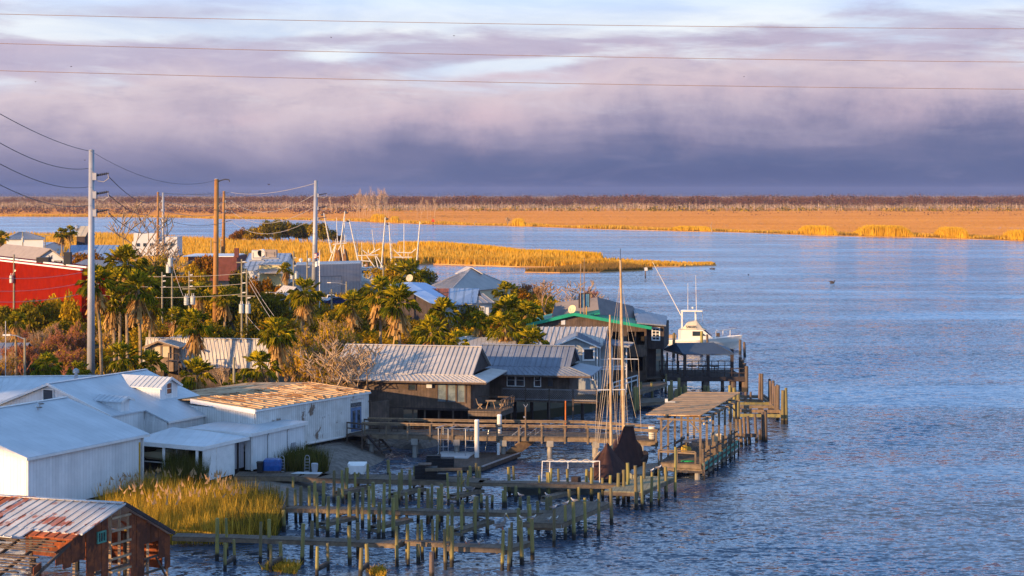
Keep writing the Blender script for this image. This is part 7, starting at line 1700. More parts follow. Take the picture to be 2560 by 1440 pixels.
# bare and half bare shrubs
for i,(x,yb,h,w_,mt,lv,nl,lab)in enumerate([
    (60,905,5.0,2.6,'twig_red','leaf_rust',500,'reddish bare shrub at the far left, first of the row'),(105,915,5.2,3,'twig',None,0,'pale bare shrub in the left thicket, second of the row'),(150,920,5.2,2.8,'twig_red','leaf_rust',500,'reddish bare shrub left of the steel pole, third of the row'),(195,915,4.8,2.6,'twig_red','leaf_rust',500,'reddish bare shrub beside the steel pole, fourth of the row'),
    (20,925,4.5,2.8,'twig','leaf_gold',500,'half bare golden shrub behind the street lamp'),(270,900,4.6,2.4,'twig','leaf_gold',500,'half bare golden shrub below the left palms'),(420,870,4.0,2.2,'twig_red','leaf_rust',500,'reddish bare shrub behind the dormer house'),
    (770,985,6.6,3.2,'twig','leaf_gold',1300,'golden thicket shrub, left one beside the pale bare tree'),(815,975,7.8,3.6,'twig','leaf_gold',1300,'tallest golden thicket shrub beside the pale bare tree'),(850,960,7.0,3.2,'twig','leaf_gold',1300,'golden thicket shrub right behind the pale bare tree'),(735,985,5.0,3.0,'twig','leaf_gold',1300,'low golden thicket shrub behind the bleached roof'),
    (790,1000,5.0,3.2,'twig','leaf_gold',1300,'front golden thicket shrub behind the bleached roof ridge'),(880,930,5.5,2.8,'twig','leaf_gold',1300,'golden shrub left of the pale stilt house roof'),(560,985,3.6,2.2,'twig_grey',None,0,'grey twiggy shrub between the low palms behind the bleached roof'),(615,975,3.6,2.0,'twig','leaf_olive',500,'olive twiggy shrub behind the bleached roof'),
    (1320,752,4.2,3.4,'twig_red','leaf_rust',500,'reddish bare shrub right of the hipped roof'),(1350,760,4.0,3.0,'twig','leaf_rust',500,'brown bare shrub between the hipped roof and the pale bare tree'),(1290,748,3.6,2.8,'twig_grey',None,0,'pale bare shrub at the right corner of the hipped roof'),(1478,765,3.6,3.0,'twig_red',None,0,'reddish bare shrub behind the roof sign'),
    (960,1045,3.6,1.8,'twig','leaf_gold',500,'half bare shrub before the left wall of the pale roofed stilt house'),(928,1030,3.0,1.6,'twig','leaf_olive',500,'olive shrub at the corner of the board screen'),(1010,870,3.5,2.2,'twig_red',None,0,'reddish bare shrub beside the central palm trunk'),(1190,745,3.2,3.0,'twig_grey',None,0,'pale bare shrub before the hipped roof')]):
    bare_shrub(x,yb,h,w_*1.35,mt,lab,'bare shrubs',lv,nl,v=i%4)
rr=random.Random(55)
for i in range(16):
    x,yb=rr.uniform(0,225),rr.uniform(885,960);bare_shrub(x,yb,rr.uniform(3.4,5.0),rr.uniform(3,4.4),'twig_red' if i%3 else 'twig','reddish bare shrub of the tangle below the red wall','left bare tangle','leaf_rust' if i%2 else 'leaf_gold',500,v=i%4)
for i in range(15):
    x,yb=rr.uniform(705,900),rr.uniform(900,1000);bare_shrub(x,yb,rr.uniform(4.0,6.5),rr.uniform(3.4,4.8),'twig','golden bare shrub left of the pale stilt house roof','golden bare tangle','leaf_gold',1300,v=i%4)
place_tree('bare_tree',905,990,147.5,8.2,'large pale bare tree spreading before the pale metal roof','tree',MT['twig_grey'],levels=6,seed=12,spread=1.05,r0=.26,rmin=.045,seglen=3.0,up=.45,nb=(2,3),leaves=MT['leaf_gold'],nleaf=700,lsize=.09)
place_tree('bare_tree',860,985,150.5,7.0,'second bare tree just left of the large pale one','tree',MT['twig'],levels=6,seed=31,spread=.9,r0=.2,rmin=.035,seglen=2.3,up=.5,nb=(2,3),leaves=MT['leaf_gold'],nleaf=1500,lsize=.09)
place_tree('dead_tree',350,700,320,17.5,'tall white dead tree reaching above the river at the left','tree',MT['twig_grey'],levels=5,seed=8,spread=.95,r0=.32,rmin=.09,seglen=6.5,up=.6,nb=(2,3))
place_tree('dead_tree',395,700,330,12.5,'leaning white dead tree beside the paired far poles','tree',MT['twig_grey'],levels=5,seed=19,spread=.95,r0=.26,rmin=.09,seglen=5.2,up=.5,nb=(2,3),lean=(.35,0))
place_tree('bare_tree',1425,745,262,7.5,'pale bare tree behind the restaurant roof','tree',MT['twig_grey'],levels=5,seed=23,spread=1.1,r0=.22,rmin=.06,seglen=2.9,up=.3,nb=(2,3))
place_tree('bare_tree',1370,745,270,6.0,'pale bare tree left behind the restaurant roof','tree',MT['twig'],levels=5,seed=25,spread=1.0,r0=.2,rmin=.06,seglen=2.3,up=.3,nb=(2,3))
# trees across the river
rr=random.Random(77)
for i in range(26):
    x=[878,884,890,893,899,905,908,914,919,923,928,934,938,944,950,955,961,966,972,826,838,1042,1052,1068,1076,1086][i];d=1420+rr.uniform(-60,80)if i<21 else 1330+rr.uniform(-20,20)
    key=('cypress',i%4)
    if key not in _pc:
        m=bare_tree(1.0,levels=5,seed=200+i,spread=.55,r0=.017,seglen=.36,nb=(2,4),up=.55);o=m.build('branches',MT['far_trunk2'],uv=False);_pc[key]=o.data;D.objects.remove(o)
        pts=np.array(m.v);pts=pts[pts[:,2]>.35];idx=RNG.integers(0,len(pts),420);c=pts[idx]+RNG.normal(0,.03,(420,3));tri=RNG.normal(0,1,(420,3,3));tri/=np.linalg.norm(tri,axis=-1,keepdims=True);V=(c[:,None,:]+tri*.035*RNG.uniform(.4,1,(420,1,1))).reshape(-1,3)
        q=mesh_np('crown',V,np.arange(len(V)).reshape(-1,3),MT['cypress']);_pc[('cyc',i%4)]=q.data;D.objects.remove(q)
    h=rr.uniform(13,20)if i<19 else rr.uniform(9,15);w_=h*.42
    root=empty('cypress',((x-1280)/F*d,d,.5),'bare cypress of the pale row on the far river bank' if i<19 else('thin bare tree left of the pale cypress row' if i<21 else 'pale bare tree of the small group right of the cypress row'),'tree','cypresses on the far bank')
    o=link(D.objects.new('trunk',_pc[key]));o.parent=root;o.scale=(w_,w_,h);o.rotation_euler=(0,0,rr.uniform(0,6))
    q=link(D.objects.new('crown',_pc[('cyc',i%4)]));q.parent=root;q.scale=o.scale;q.rotation_euler=o.rotation_euler
for x,yb,h,lab in((1340-70,566,10,'single dead snag on the far bank left of the square reed stand'),(1780,579,8.5,'small bare snag with side branches on the far bank'),(1186,563,5,'short dead stump on the far bank')):
    d=G(x,yb,.5).y;place_tree('snag',x,yb,d,h,lab,'tree',MT['twig_grey'],levels=3,seed=int(x),spread=.9,r0=.35,rmin=.2,up=.3,nb=(1,3),z=.4)
# --- ground cover and reeds near the bridge
def poly_px(pts,z=.9):return[(G(x,y,z).x,G(x,y,z).y)for x,y in pts]
blades(12000,scatter_poly(poly_px([(235,1262),(330,1238),(430,1225),(560,1236),(640,1262),(690,1292),(690,1335),(560,1350),(430,1350),(330,1338),(300,1310)],.5)),1.0,2.4,.03,MT['reed_near'],'shore_reeds','golden and green reeds between the rusty shed and the docks',lean=.2,clump=wob(1.4,.35,1.25,12),z0=.2)
blades(2600,scatter_poly(poly_px([(560,1240),(690,1255),(712,1300),(690,1340),(560,1345)],.4)),1.2,2.2,.03,MT['reed_green'],'green_reeds','dark green reeds at the right side of the shore reeds',lean=.12,z0=.1)
blades(170,scatter_poly(poly_px([(230,1262),(330,1238),(430,1225),(560,1236),(620,1290),(400,1330)],.5)),.25,.5,.09,MT['plume'],'reed_plumes','pale feathery plumes over the shore reeds',lean=.35,z0=2.0)
blades(2200,scatter_poly(poly_px([(405,1215),(520,1222),(500,1195),(430,1190)],.9)),1.0,2.6,.035,MT['reed_green'],'porch_reeds','dark green reeds growing against the open porch',lean=.14,z0=.8)
blades(2600,scatter_poly(poly_px([(690,1183),(800,1186),(822,1170),(760,1150),(712,1165)],.9)),.8,2.0,.035,MT['reed_green'],'beach_reeds','dark green reeds between the side room and the beach',lean=.16,z0=.7)
blades(900,scatter_poly(poly_px([(655,1425),(740,1437),(750,1415),(690,1408)],.0)),.2,.6,.04,MT['reed_near'],'sedge_tuft','brown sedge tuft in the water before the front walkway',lean=.4,z0=-.05)
blades(500,scatter_poly(poly_px([(925,1440),(965,1441),(960,1425),(930,1425)],.0)),.2,.5,.04,MT['reed_near'],'sedge_tuft','small sedge tuft in the water at the bottom edge',lean=.4,z0=-.05)
lo=[p for p in[(G(x,y,.9).x,G(x,y,.9).y)for x,y in[(-100,1000),(1000,1000),(1300,1000),(1500,960),(1480,830),(1380,745),(1250,725),(900,745),(500,720),(-100,720)]]]
def under(n):
    q=scatter_poly(lo)(n);return np.array([p for p in q if free(p[0],p[1],.2)and not(-62<p[0]<-42 and 205<p[1]<232)])
blades(42000,under,.3,1.3,.16,MT['leaf_olive'],'undergrowth','low green and brown undergrowth covering the town ground',lean=.5,clump=wob(9,.4,1.3,20),z0=.85)
blades(14000,under,.4,1.6,.14,MT['leaf_rust'],'dry_undergrowth','dry russet undergrowth between the trees',lean=.5,clump=wob(7,.2,1.3,22),z0=.85)
# ---------------------------------------------------------------- the little town behind
def gable_house(name,label,e0,e1,rpx,z_e,z_r,depth,roofm,wallm,zg=.9,seam=.9,group=None,cat='building',fl=0,ov=.3):
    """e0, e1: pixel ends of the near eave (height z_e); depth: metres to the rear eave; ridge height z_r"""
    a,b=G(*e0,z_e),G(*e1,z_e);d=(b-a).normalized();n=Vector((-d.y,d.x,0));n=n if n.y>0 else-n
    root=empty(name,V3(a,zg),label,cat,group);ra,rb=V3(a+n*depth/2,z_r),V3(b+n*depth/2,z_r);ba,bb=V3(a+n*depth,z_e),V3(b+n*depth,z_e)
    m=MB();m.slab([a,b,rb,ra],.12);m.slab([ra,rb,bb,ba],.12);m.seams(a,b,ra,rb,seam,.06,.1);m.build('roof',MT[roofm],root)
    m=MB();i0,i1=V3(a+d*ov+n*ov,0),V3(b-d*ov+n*ov,0);j0,j1=i0+n*(depth-2*ov),i1+n*(depth-2*ov)
    m.wall(i0,i1,zg,z_e-.1,.15);m.wall(j0,j1,zg,z_e-.1,.15)
    for(p,q,s_)in((i0,j0,1),(i1,j1,-1)):mid=(p+q)/2;m.prism([V3(p+n*.1,zg),V3(q-n*.1,zg),V3(q-n*.1,z_e-.1),V3(mid,z_r-.2),V3(p+n*.1,z_e-.1)],d*.14*s_)
    m.build('wall',MT[wallm],root);return root,a,b,d,n
# red brick building at the left edge
rb=empty('brick_building',G(100,900,.9),'large red painted brick building with white parapet lines, at the left edge','building')
def redp(x,y):return None
q1=P(204,671,236);dn=Vector((-.548,.837,0));zt=q1.z-.25;q0=q1+dn*75
inn=Vector((.866,.5,0))
m=MB();m.prism([V3(q1,.9),V3(q0,.9),V3(q0+inn*4,.9),V3(q1+inn*4,.9)],(0,0,zt-.9));m.build('wall',MT['red_brick'],rb)
m=MB();m.prism([V3(q1+inn*.8,zt),V3(q0+inn*.8,zt),V3(q0+inn*3.8,zt),V3(q1+inn*3.8,zt)],(0,0,.3));m.build('raised_wall',MT['red_brick'],rb)
MB().beam(V3(q1,zt+.06)-inn*.02,V3(q0,zt+.06)-inn*.02,.35,.2).build('parapet_cap',MT['white_trim'],rb);MB().beam(V3(q1+inn*.8,zt+.38),V3(q0+inn*.8,zt+.38),.35,.2).build('parapet_cap',MT['white_trim'],rb)
for k,(s_,w_,h_)in enumerate(((9,1.0,1.9),(20,1.8,.8))):c=q1+dn*s_*1.0+inn*1.0;o=MB().box(V3(c,zt+.35+h_/2),(w_,w_,h_)).build('roof_stack',MT['black'],org=V3(c,zt));tag(o,['tall black stack on the red building roof, before the emblem','low black stack on the red building roof'][k],'stack')
# white gabled hall with painted emblem
gh=empty('white_hall',P(130,700,300),'white gabled hall with animal emblem and cafe sign behind the red building','building')
dh=300;wl_,wp,wr_=P(84,650,dh),P(126,621,dh),P(184,662,dh);bk_=Vector((-16,26,0))
m=MB();m.slab([wl_,wp,wp+bk_,wl_+bk_],.2);m.slab([wp,wr_,wr_+bk_,wp+bk_],.2);m.build('roof',MT['tan_wall'],gh)
i0,i1,ip=P(88,650,dh+.5),P(180,660,dh+.5),P(126,623.5,dh+.5)
m=MB();m.prism([V3(i0,.9),V3(i1,.9),i1,ip,i0],(0,.3,0));m.build('wall',MT['pale_wall'],gh)
for s_,q in((1,i0),(-1,i1)):m=MB();m.prism([V3(q,.9),V3(q+bk_,.9),V3(q+bk_,q.z-.2),V3(q,q.z-.2)],(.2*s_,0,0));m.build('side_wall',MT['pale_wall'],gh)
c=P(126,643,dh+.46);bl=MT['black'];px_=dh/F
m=MB()
for s_ in(-1,1):
    m.prism([c+Vector((s_*1.2*px_,0,3*px_)),c+Vector((s_*3.5*px_,0,3.2*px_)),c+Vector((s_*6.5*px_,0,4.4*px_)),c+Vector((s_*4*px_,0,4.8*px_)),c+Vector((s_*2.2*px_,0,3.8*px_))],(0,-.04,0));m.prism([c+Vector((s_*2*px_,0,2.6*px_)),c+Vector((s_*3.6*px_,0,2.6*px_)),c+Vector((s_*4.3*px_,0,-3*px_)),c+Vector((s_*3.3*px_,0,-5*px_)),c+Vector((s_*2.4*px_,0,-2*px_))],(0,-.035,0))
m.build('emblem',bl,gh)
m=MB();m.prism([c+Vector((x*px_,0,z*px_))for x,z in((-1.6,3),(1.6,3),(2.2,-1),(1.5,-4.6),(-1.5,-4.6),(-2.2,-1))],(0,-.045,0));m.build('emblem_face',MT['steel_grey'],gh)
m=MB();m.prism([c+Vector((x*px_,-.01,z*px_))for x,z in((-.9,-1.2),(.9,-1.2),(.6,-2.4),(-.6,-2.4))],(0,-.05,0));m.build('emblem_nose',bl,gh)
sgn=P(145.5,654.6,dh+.44);m=MB();m.box(sgn,(1.42,.04,.46));m.build('sign_board',MT['black'],gh);text('CAFE',sgn+Vector((0,-.03,-.01)),.42,MT['white_trim'],gh,(math.radians(90),0,0))
vn=P(146,632,302);r_=empty('roof_vent',vn,'silver roof vent with cowl beside the white hall ridge','roof vent');MB().cyl(vn-UP*1.2,vn,.3,.3,8).build('pipe',MT['alu'],r_);MB().cyl(vn,vn+UP*.35,.5,.2,8).build('cowl',MT['alu'],r_)
gable_house('blue_roof_shed','long low building with bright blue grey roof right of the white hall',(150,652),(272,652),None,3.8,7.6,24,'blue_roof','pale_wall',seam=1.3)
gable_house('blue_roof_shed','low dark blue roofed building just behind the red building corner',(168,668),(252,672),None,5.2,6.8,10,'zinc_dark2','pale_wall')
gable_house('blue_roof_shed','low blue roofed building at the far left edge',(-30,636),(84,636),None,3.8,5.6,14,'blue_roof','pale_wall',seam=1.3)
gable_house('cream_shed','small cream walled shed at the left edge above the red wall',(-10,640),(22,641),None,5.0,6.0,8,'zinc_light','cream')
gable_house('pale_low_building','long pale low building below the hip roofed house',(2,615),(108,616),None,4.0,5.2,14,'blue_roof','pale_wall',seam=2)
# hip roofed house far left
def hip(name,label,q,z_e,z_r,rl,roofm,wallm,zg=.9,ins=.5,seam=.8):
    """q: four plan points of the eave, counter clockwise from near left; rl: fractions of the ridge ends along the long axis"""
    q=[Vector((p.x,p.y,0))for p in q];root=empty(name,V3(q[0],zg),label,'house');c0,c1=(q[0]+q[3])/2,(q[1]+q[2])/2;r0_,r1_=V3(c0.lerp(c1,rl[0]),z_r),V3(c0.lerp(c1,rl[1]),z_r);e=[V3(p,z_e)for p in q]
    m=MB();m.slab([e[0],e[1],r1_,r0_],.12);m.slab([e[1],e[2],r1_],.12);m.slab([e[2],e[3],r0_,r1_],.12);m.slab([e[3],e[0],r0_],.12)
    for a_,b_ in((e[0],r0_),(e[1],r1_),(e[2],r1_),(e[3],r0_),(r0_,r1_)):m.beam(a_+UP*.02,b_+UP*.02,.2,.07)
    m.seams(e[0],e[1],r0_,r1_,seam,.05,.08);m.build('roof',MT[roofm],root)
    cen=sum(q,Vector((0,0,0)))/4;i=[p+(cen-p).normalized()*ins*1.4 for p in q];m=MB()
    for k in range(4):m.wall(i[k],i[(k+1)%4],zg,z_e-.1,.15)
    m.build('wall',MT[wallm],root);return root,e,r0_,r1_
dq=445
h_,e_,_,_=hip('hip_house','pale house with blue grey hipped roof near the left edge',[P(14,600,dq),P(112,600,dq),P(112,600,dq+14),P(14,600,dq+14)],P(0,598,dq).z,P(0,580,dq+6).z,(.35,.5),'zinc_dark2','pale_wall')
for x in(24,60,92):a_,b_=P(x,605,dq+.55),P(x+5,605,dq+.55);window(h_,a_,b_,5.5,7.5,Vector((0,-1,0)),'white_trim','cream' if x==24 else 'glass',.2)
th_,a_,b_,d_,n_=gable_house('tan_roof_house','house with pale tan metal roof behind the left edge of the steel pole',(188,590),(214,590),None,10.0,12.6,11,'cream_roof','wood_dark',seam=1.5)
bv=P(193,570,G(200,590,10).y+8);o=MB().ball(bv,.9,10,8).build('round_vent',MT['alu'],org=bv);tag(o,'round silver vent ball on the tan roof','vent')
# white two storey vessel like building by the river
wv=empty('river_building',P(385,630,520),'white two storey riverside building half hidden by the dead trees','building')
for(xa,xb,ya,yb)in((330,443,604,640),(334,392,583,604),(405,443,592,604)):
    a_,b_=P(xa,yb,520),P(xb,ya,520);m=MB();m.box(((a_.x+b_.x)/2,524,(a_.z+b_.z)/2),(b_.x-a_.x,8,b_.z-a_.z));m.build('wall',MT['pale_wall'],wv)
for k in range(6):q=P(345+17*k,612,519.9);m=MB();m.box(q,(1.0,.1,1.0));m.build('window',MT['glass'],wv)
# brick block with flat white roof
bb=empty('flat_roof_block',P(565,660,400),'dark red brick block with flat white roof right of the rusty steel pole','building')
a_,b_=P(470,642,400),P(592,636,400);m=MB();m.box(((a_.x+b_.x)/2,408,(a_.z+.9)/2),(b_.x-a_.x,16,a_.z-.9));m.build('wall',MT['brick'],bb);m=MB();m.box(((a_.x+b_.x)/2-1,408,a_.z+.1),(b_.x-a_.x+.6,16.6,.2));m.build('roof',MT['white_trim'],bb)
m=MB();q=P(590,628,399);m.box((q.x,400,q.z-.4),(1.0,1.0,2.2));m.build('chimney',MT['brick'],bb)
# striped roof building with rooftop machines, cream building, grey warehouse
sr,a_,b_,d_,n_=gable_house('striped_roof_building','building with blue striped metal roof and machines on top',(604,676),(712,676),None,4.3,7.8,22,'blue_roof2','pale_wall',seam=1.2)
for k,(x,y,w_,h__,lab)in enumerate(((643,637,2.2,2.1,'white cubic rooftop machine on the striped roof'),(655,632,2.4,1.7,'round backed white rooftop machine on the striped roof'),(678,634,2.6,1.7,'dark rooftop machine on the striped roof, right one'))):
    c=P(x,y,378);r_=empty('rooftop_machine',c,lab,'air handler','machines on the striped roof')
    if k==1:MB().cyl(c-Vector((.0,1.0,0)),c+Vector((0,1.0,0)),h__/2,h__/2,14).build('drum',MT['hull_white'],r_)
    else:MB().box(c,(w_,2,h__)).build('casing',MT['hull_white']if k==0 else MT['tan_wall'],r_)
    MB().box(c-UP*(h__/2+.25),(w_+1.2,2.2,.25)).build('frame',MT['steel_grey'],r_)
    for s_ in(-.35,.35):MB().box(c+Vector((s_*w_,-1.01 if k!=1 else 0,-.1)),(.1,.05,h__*.6)).build('grille',MT['black'],r_)
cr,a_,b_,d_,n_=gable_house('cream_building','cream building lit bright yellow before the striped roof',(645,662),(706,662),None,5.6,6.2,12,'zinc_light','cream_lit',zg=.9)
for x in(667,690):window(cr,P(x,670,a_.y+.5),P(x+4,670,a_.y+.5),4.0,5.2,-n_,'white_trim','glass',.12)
m=MB();q=[P(648,682,a_.y-3),P(712,682,a_.y-3),P(700,672,a_.y+.2),P(648,672,a_.y+.2)];m.slab(q,.15);m.build('lean_roof',MT['zinc'],cr)
wh=empty('warehouse',P(820,724,345),'large grey ribbed warehouse with closed door before the shrimp boats','warehouse')
wa,wb=P(738,660,342),P(901,663,350);wa.z=wb.z=7.0;bk_=Vector((-1.0,14,0))
m=MB();m.prism([V3(wa,.9),V3(wb,.9),V3(wb+bk_,.9),V3(wa+bk_,.9)],(0,0,6.1));m.build('wall',MT['warehouse'],wh)
m=MB();a2,b2=V3(wa+bk_*.5,7.45),V3(wb+bk_*.5,7.45);m.slab([V3(wa,7.15),V3(wb,7.15),b2,a2],.15);m.slab([a2,b2,V3(wb+bk_,7.15),V3(wa+bk_,7.15)],.15);m.build('roof',MT['zinc_light'],wh)
m=MB();q0,q1=P(792,724,344.2),P(855,724,347.2);m.prism([V3(q0,1.0)-Vector((0,.2,0)),V3(q1,1.0)-Vector((0,.2,0)),V3(q1,4.6)-Vector((0,.2,0)),V3(q0,4.6)-Vector((0,.2,0))],(0,.06,0));m.build('door',MT['warehouse'],wh)
m=MB();m.beam(V3(q0,4.7)-Vector((0,.25,0)),V3(q1,4.7)-Vector((0,.25,0)),.1,.12);m.beam(V3(q1,1)-Vector((0,.25,0)),V3(q1,4.7)-Vector((0,.25,0)),.1);m.build('door_frame',MT['zinc_dark'],wh)
for k,x in enumerate((752,773,792)):c=P(x,652,350);r_=empty('turbine_vent',c,ordinal(k)+' white turbine vent from the left on the warehouse roof','roof vent','warehouse roof vents');MB().cyl(c-UP*.8,c,.25,.25,8).build('pipe',MT['alu'],r_);MB().ball(c+UP*.15,.42,8,6).build('cowl',MT['hull_white'],r_)
# lawn strip, parking road, cars
ps=[G(x,y,.9)for x,y in((740,742),(905,738),(905,724),(740,726))];sheet('lawn',ps,.906,MT['dry_grass'])
ps=[G(x,y,.9)for x,y in((600,775),(940,764),(905,740),(740,743),(600,752))];sheet('road',ps,.912,MT['asphalt'])
ps=[G(x,y,.9)for x,y in((560,835),(640,835),(640,818),(560,818))];sheet('verge',ps,.909,MT['verge'])
ps=[G(x,y,.9)for x,y in((590,850),(690,850),(640,833),(600,836))];sheet('lane',ps,.918,MT['asphalt'])
def car(x,yb,col,label,pickup=False,rz=0.0):
    g=G(x,yb,.92);root=empty('parked_car',g,label,'car','cars parked by the lawn');
    def T(m):return xf(m,g,rz)
    pr=[(-2.4,.35),(-2.4,.95),(-2.2,1.05),(2.0,.95),(2.35,.8),(2.4,.35)]if pickup else[(-2.2,.35),(-2.25,.9),(-1.9,1.0),(1.5,.95),(2.15,.78),(2.2,.35)]
    m=MB();m.loft([[Vector((a_,s_,b_))for a_,b_ in pr]for s_ in(-.85,-.9,.9,.85)]);T(m).build('body',MT[col],root)
    cb=[(-.3,1.0),(-.2,1.55),(1.0,1.55),(1.5,.98)]if pickup else[(-1.8,1.0),(-1.2,1.45),(.4,1.45),(1.2,.98)]
    m=MB();m.loft([[Vector((a_,s_,b_))for a_,b_ in cb]for s_ in(-.78,.78)]);cbn=T(m).build('cabin',MT[col],root)
    m=MB();c2=[(a_*.93+.02,1.04 if b_<1.2 else b_-.08)for a_,b_ in cb];m.loft([[Vector((a_,s_,b_))for a_,b_ in c2]for s_ in(-.795,.795)]);T(m).build('side_glass',MT['glass'],root)
    for a_ in(-1.45,1.4):
        for s_ in(-.9,.9):m=MB();m.cyl((a_,s_-.1,.33),(a_,s_+.1,.33),.33,.33,12);T(m).build('wheel',MT['black'],root)
    for s_ in(-.6,.6):m=MB();m.box((2.2,s_,.7),(.1,.3,.15));T(m).build('headlight',MT['pale_wall'],root)
car(822,757,'hull_white','white pickup parked nearer the flag pole',True,.2);car(842,762,'navy_glass','dark blue car parked beside the white pickup',False,.5)
# houses in the middle
hp,e_,r0_,r1_=hip('hip_house','low house with wide grey hipped metal roof by the creek',[P(1066,712,318),P(1118,717,300),P(1284,706,322),P(1225,706,345)],3.9,7.4,(.5,.55),'zinc','cream')
q=(e_[1]+e_[2])/2;m=MB();m.slab([r0_+UP*.25+Vector((-2,-1,-1.2)),r1_+UP*.3,r1_+UP*.3+Vector((-1,3,0)),r0_+UP*.2+Vector((-3,2,-1.2))],.12);m.slab([r1_+UP*.3,r1_+UP*.25+Vector((2.2,-1,-1.2)),r1_+Vector((1.2,2,-1)),r1_+UP*.3+Vector((-1,3,0))],.12);m.build('vent_roof',MT['zinc_light'],hp)
bh=empty('blue_roof_house',P(1060,760,250),'house with bright blue grey steep roof left of the rust patched roof','house')
pk,lf,rt_=P(1025,705,252),P(984,716,250),P(1112,755,238);bkv=Vector((7,9,0))
m=MB();m.slab([rt_,P(1088,763,236),P(1004,717,248),pk],.12);m.slab([lf,P(1004,717,248),pk,pk+Vector((-1,5,-.3)),lf+Vector((-1,5,0))],.12);m.slab([pk,rt_,rt_+Vector((3,7,-.6)),pk+Vector((2,7,-.5))],.12);m.build('roof',MT['blue_roof3'],bh)
m=MB();a_,b_=P(1000,735,250.5),P(1085,765,239);m.prism([V3(a_,.9),V3(b_,.9),V3(b_,b_.z+.2),V3(a_,P(1004,722,250).z)],(0,.2,0));m.prism([V3(b_,.9),V3(b_+Vector((3,8,0)),.9),V3(b_+Vector((3,8,0)),b_.z),V3(b_,b_.z)],(-.2,0,0));m.build('wall',MT['wood_dark'],bh)
rh=empty('rust_patch_house',P(1130,760,245),'house with pale striped roof rusted at its left end','house')
q=[P(1100,765,238),P(1190,757,243),P(1197,721,252),P(1062,721,252)]
m=MB();s0_,s1_=q[0].lerp(q[1],.22),q[3].lerp(q[2],.45);m.slab([s0_,q[1],q[2],s1_],.12);m.seams(s0_,q[1],s1_,q[2],.8,.06,.1);bkv=q[2]-q[1];bkv.z=-bkv.z;m.slab([q[3],q[2],q[2]+bkv,q[3]+bkv],.12);m.build('roof',MT['blue_roof2'],rh)
m=MB();m.slab([q[0],s0_,s1_,q[3]],.12);m.seams(q[0],s0_,q[3],s1_,.8,.06,.1);m.build('rusty_roof',MT['rust_patch'],rh)
m=MB();w0_,w1_=V3(q[0],0)+Vector((.4,.6,0)),V3(q[1],0)+Vector((-.4,.6,0));m.wall(w0_,w1_,.9,min(q[0].z,q[1].z)-.15,.15);m.prism([V3(w1_,.9),V3(q[2]+bkv,.9)+Vector((-.4,-.6,0)),V3(q[2]+bkv,q[1].z-.2)+Vector((-.4,-.6,0)),V3(q[2],q[2].z-.2)+Vector((-.4,0,0)),V3(w1_,q[1].z-.2)],(-.15,0,0));m.build('wall',MT['grey_siding'],rh)
sh_,a_,b_,d_,n_=gable_house('small_grey_house','small grey house with white window below the hipped roof',(1190,758),(1236,756),None,3.9,5.2,7,'zinc','grey_siding')
window(sh_,P(1199,765,a_.y+.2),P(1210,765,a_.y+.2),2.2,3.3,-n_,'white_trim','glass',.1,nx=2,ny=2)
m=MB();q0,q1=P(1214,765,a_.y+.2),P(1222,765,a_.y+.2);m.prism([V3(q0,1.1),V3(q1,1.1),V3(q1,3.2),V3(q0,3.2)],(0,-.06,0));m.build('door',MT['pale_wall'],sh_)
gable_house('small_shed','small grey roof corner among bushes left of the street lamp',(676,745),(708,750),None,3.2,5.4,5,'zinc_light','wood_grey')
gable_house('left_edge_shed','dark low metal roofed shed among bushes at the left edge',(-60,905),(45,905),None,2.6,4.4,9,'zinc_dark2','wood_dark')
rk=empty('roof_rack',G(1170,880,.9),'pale rail frame and boat trailer tarp behind the low striped roof','rack');a_,b_=P(1155,842,186),P(1212,838,186)
for z in(0,.5):MB().cyl(a_-UP*z,b_-UP*z,.05,.05,5).build('rail',MT['pale_wall'],rk)
for k in range(7):q=a_.lerp(b_,k/6);MB().cyl(q-UP*1.2,q,.04,.04,5).build('post',MT['pale_wall'],rk)

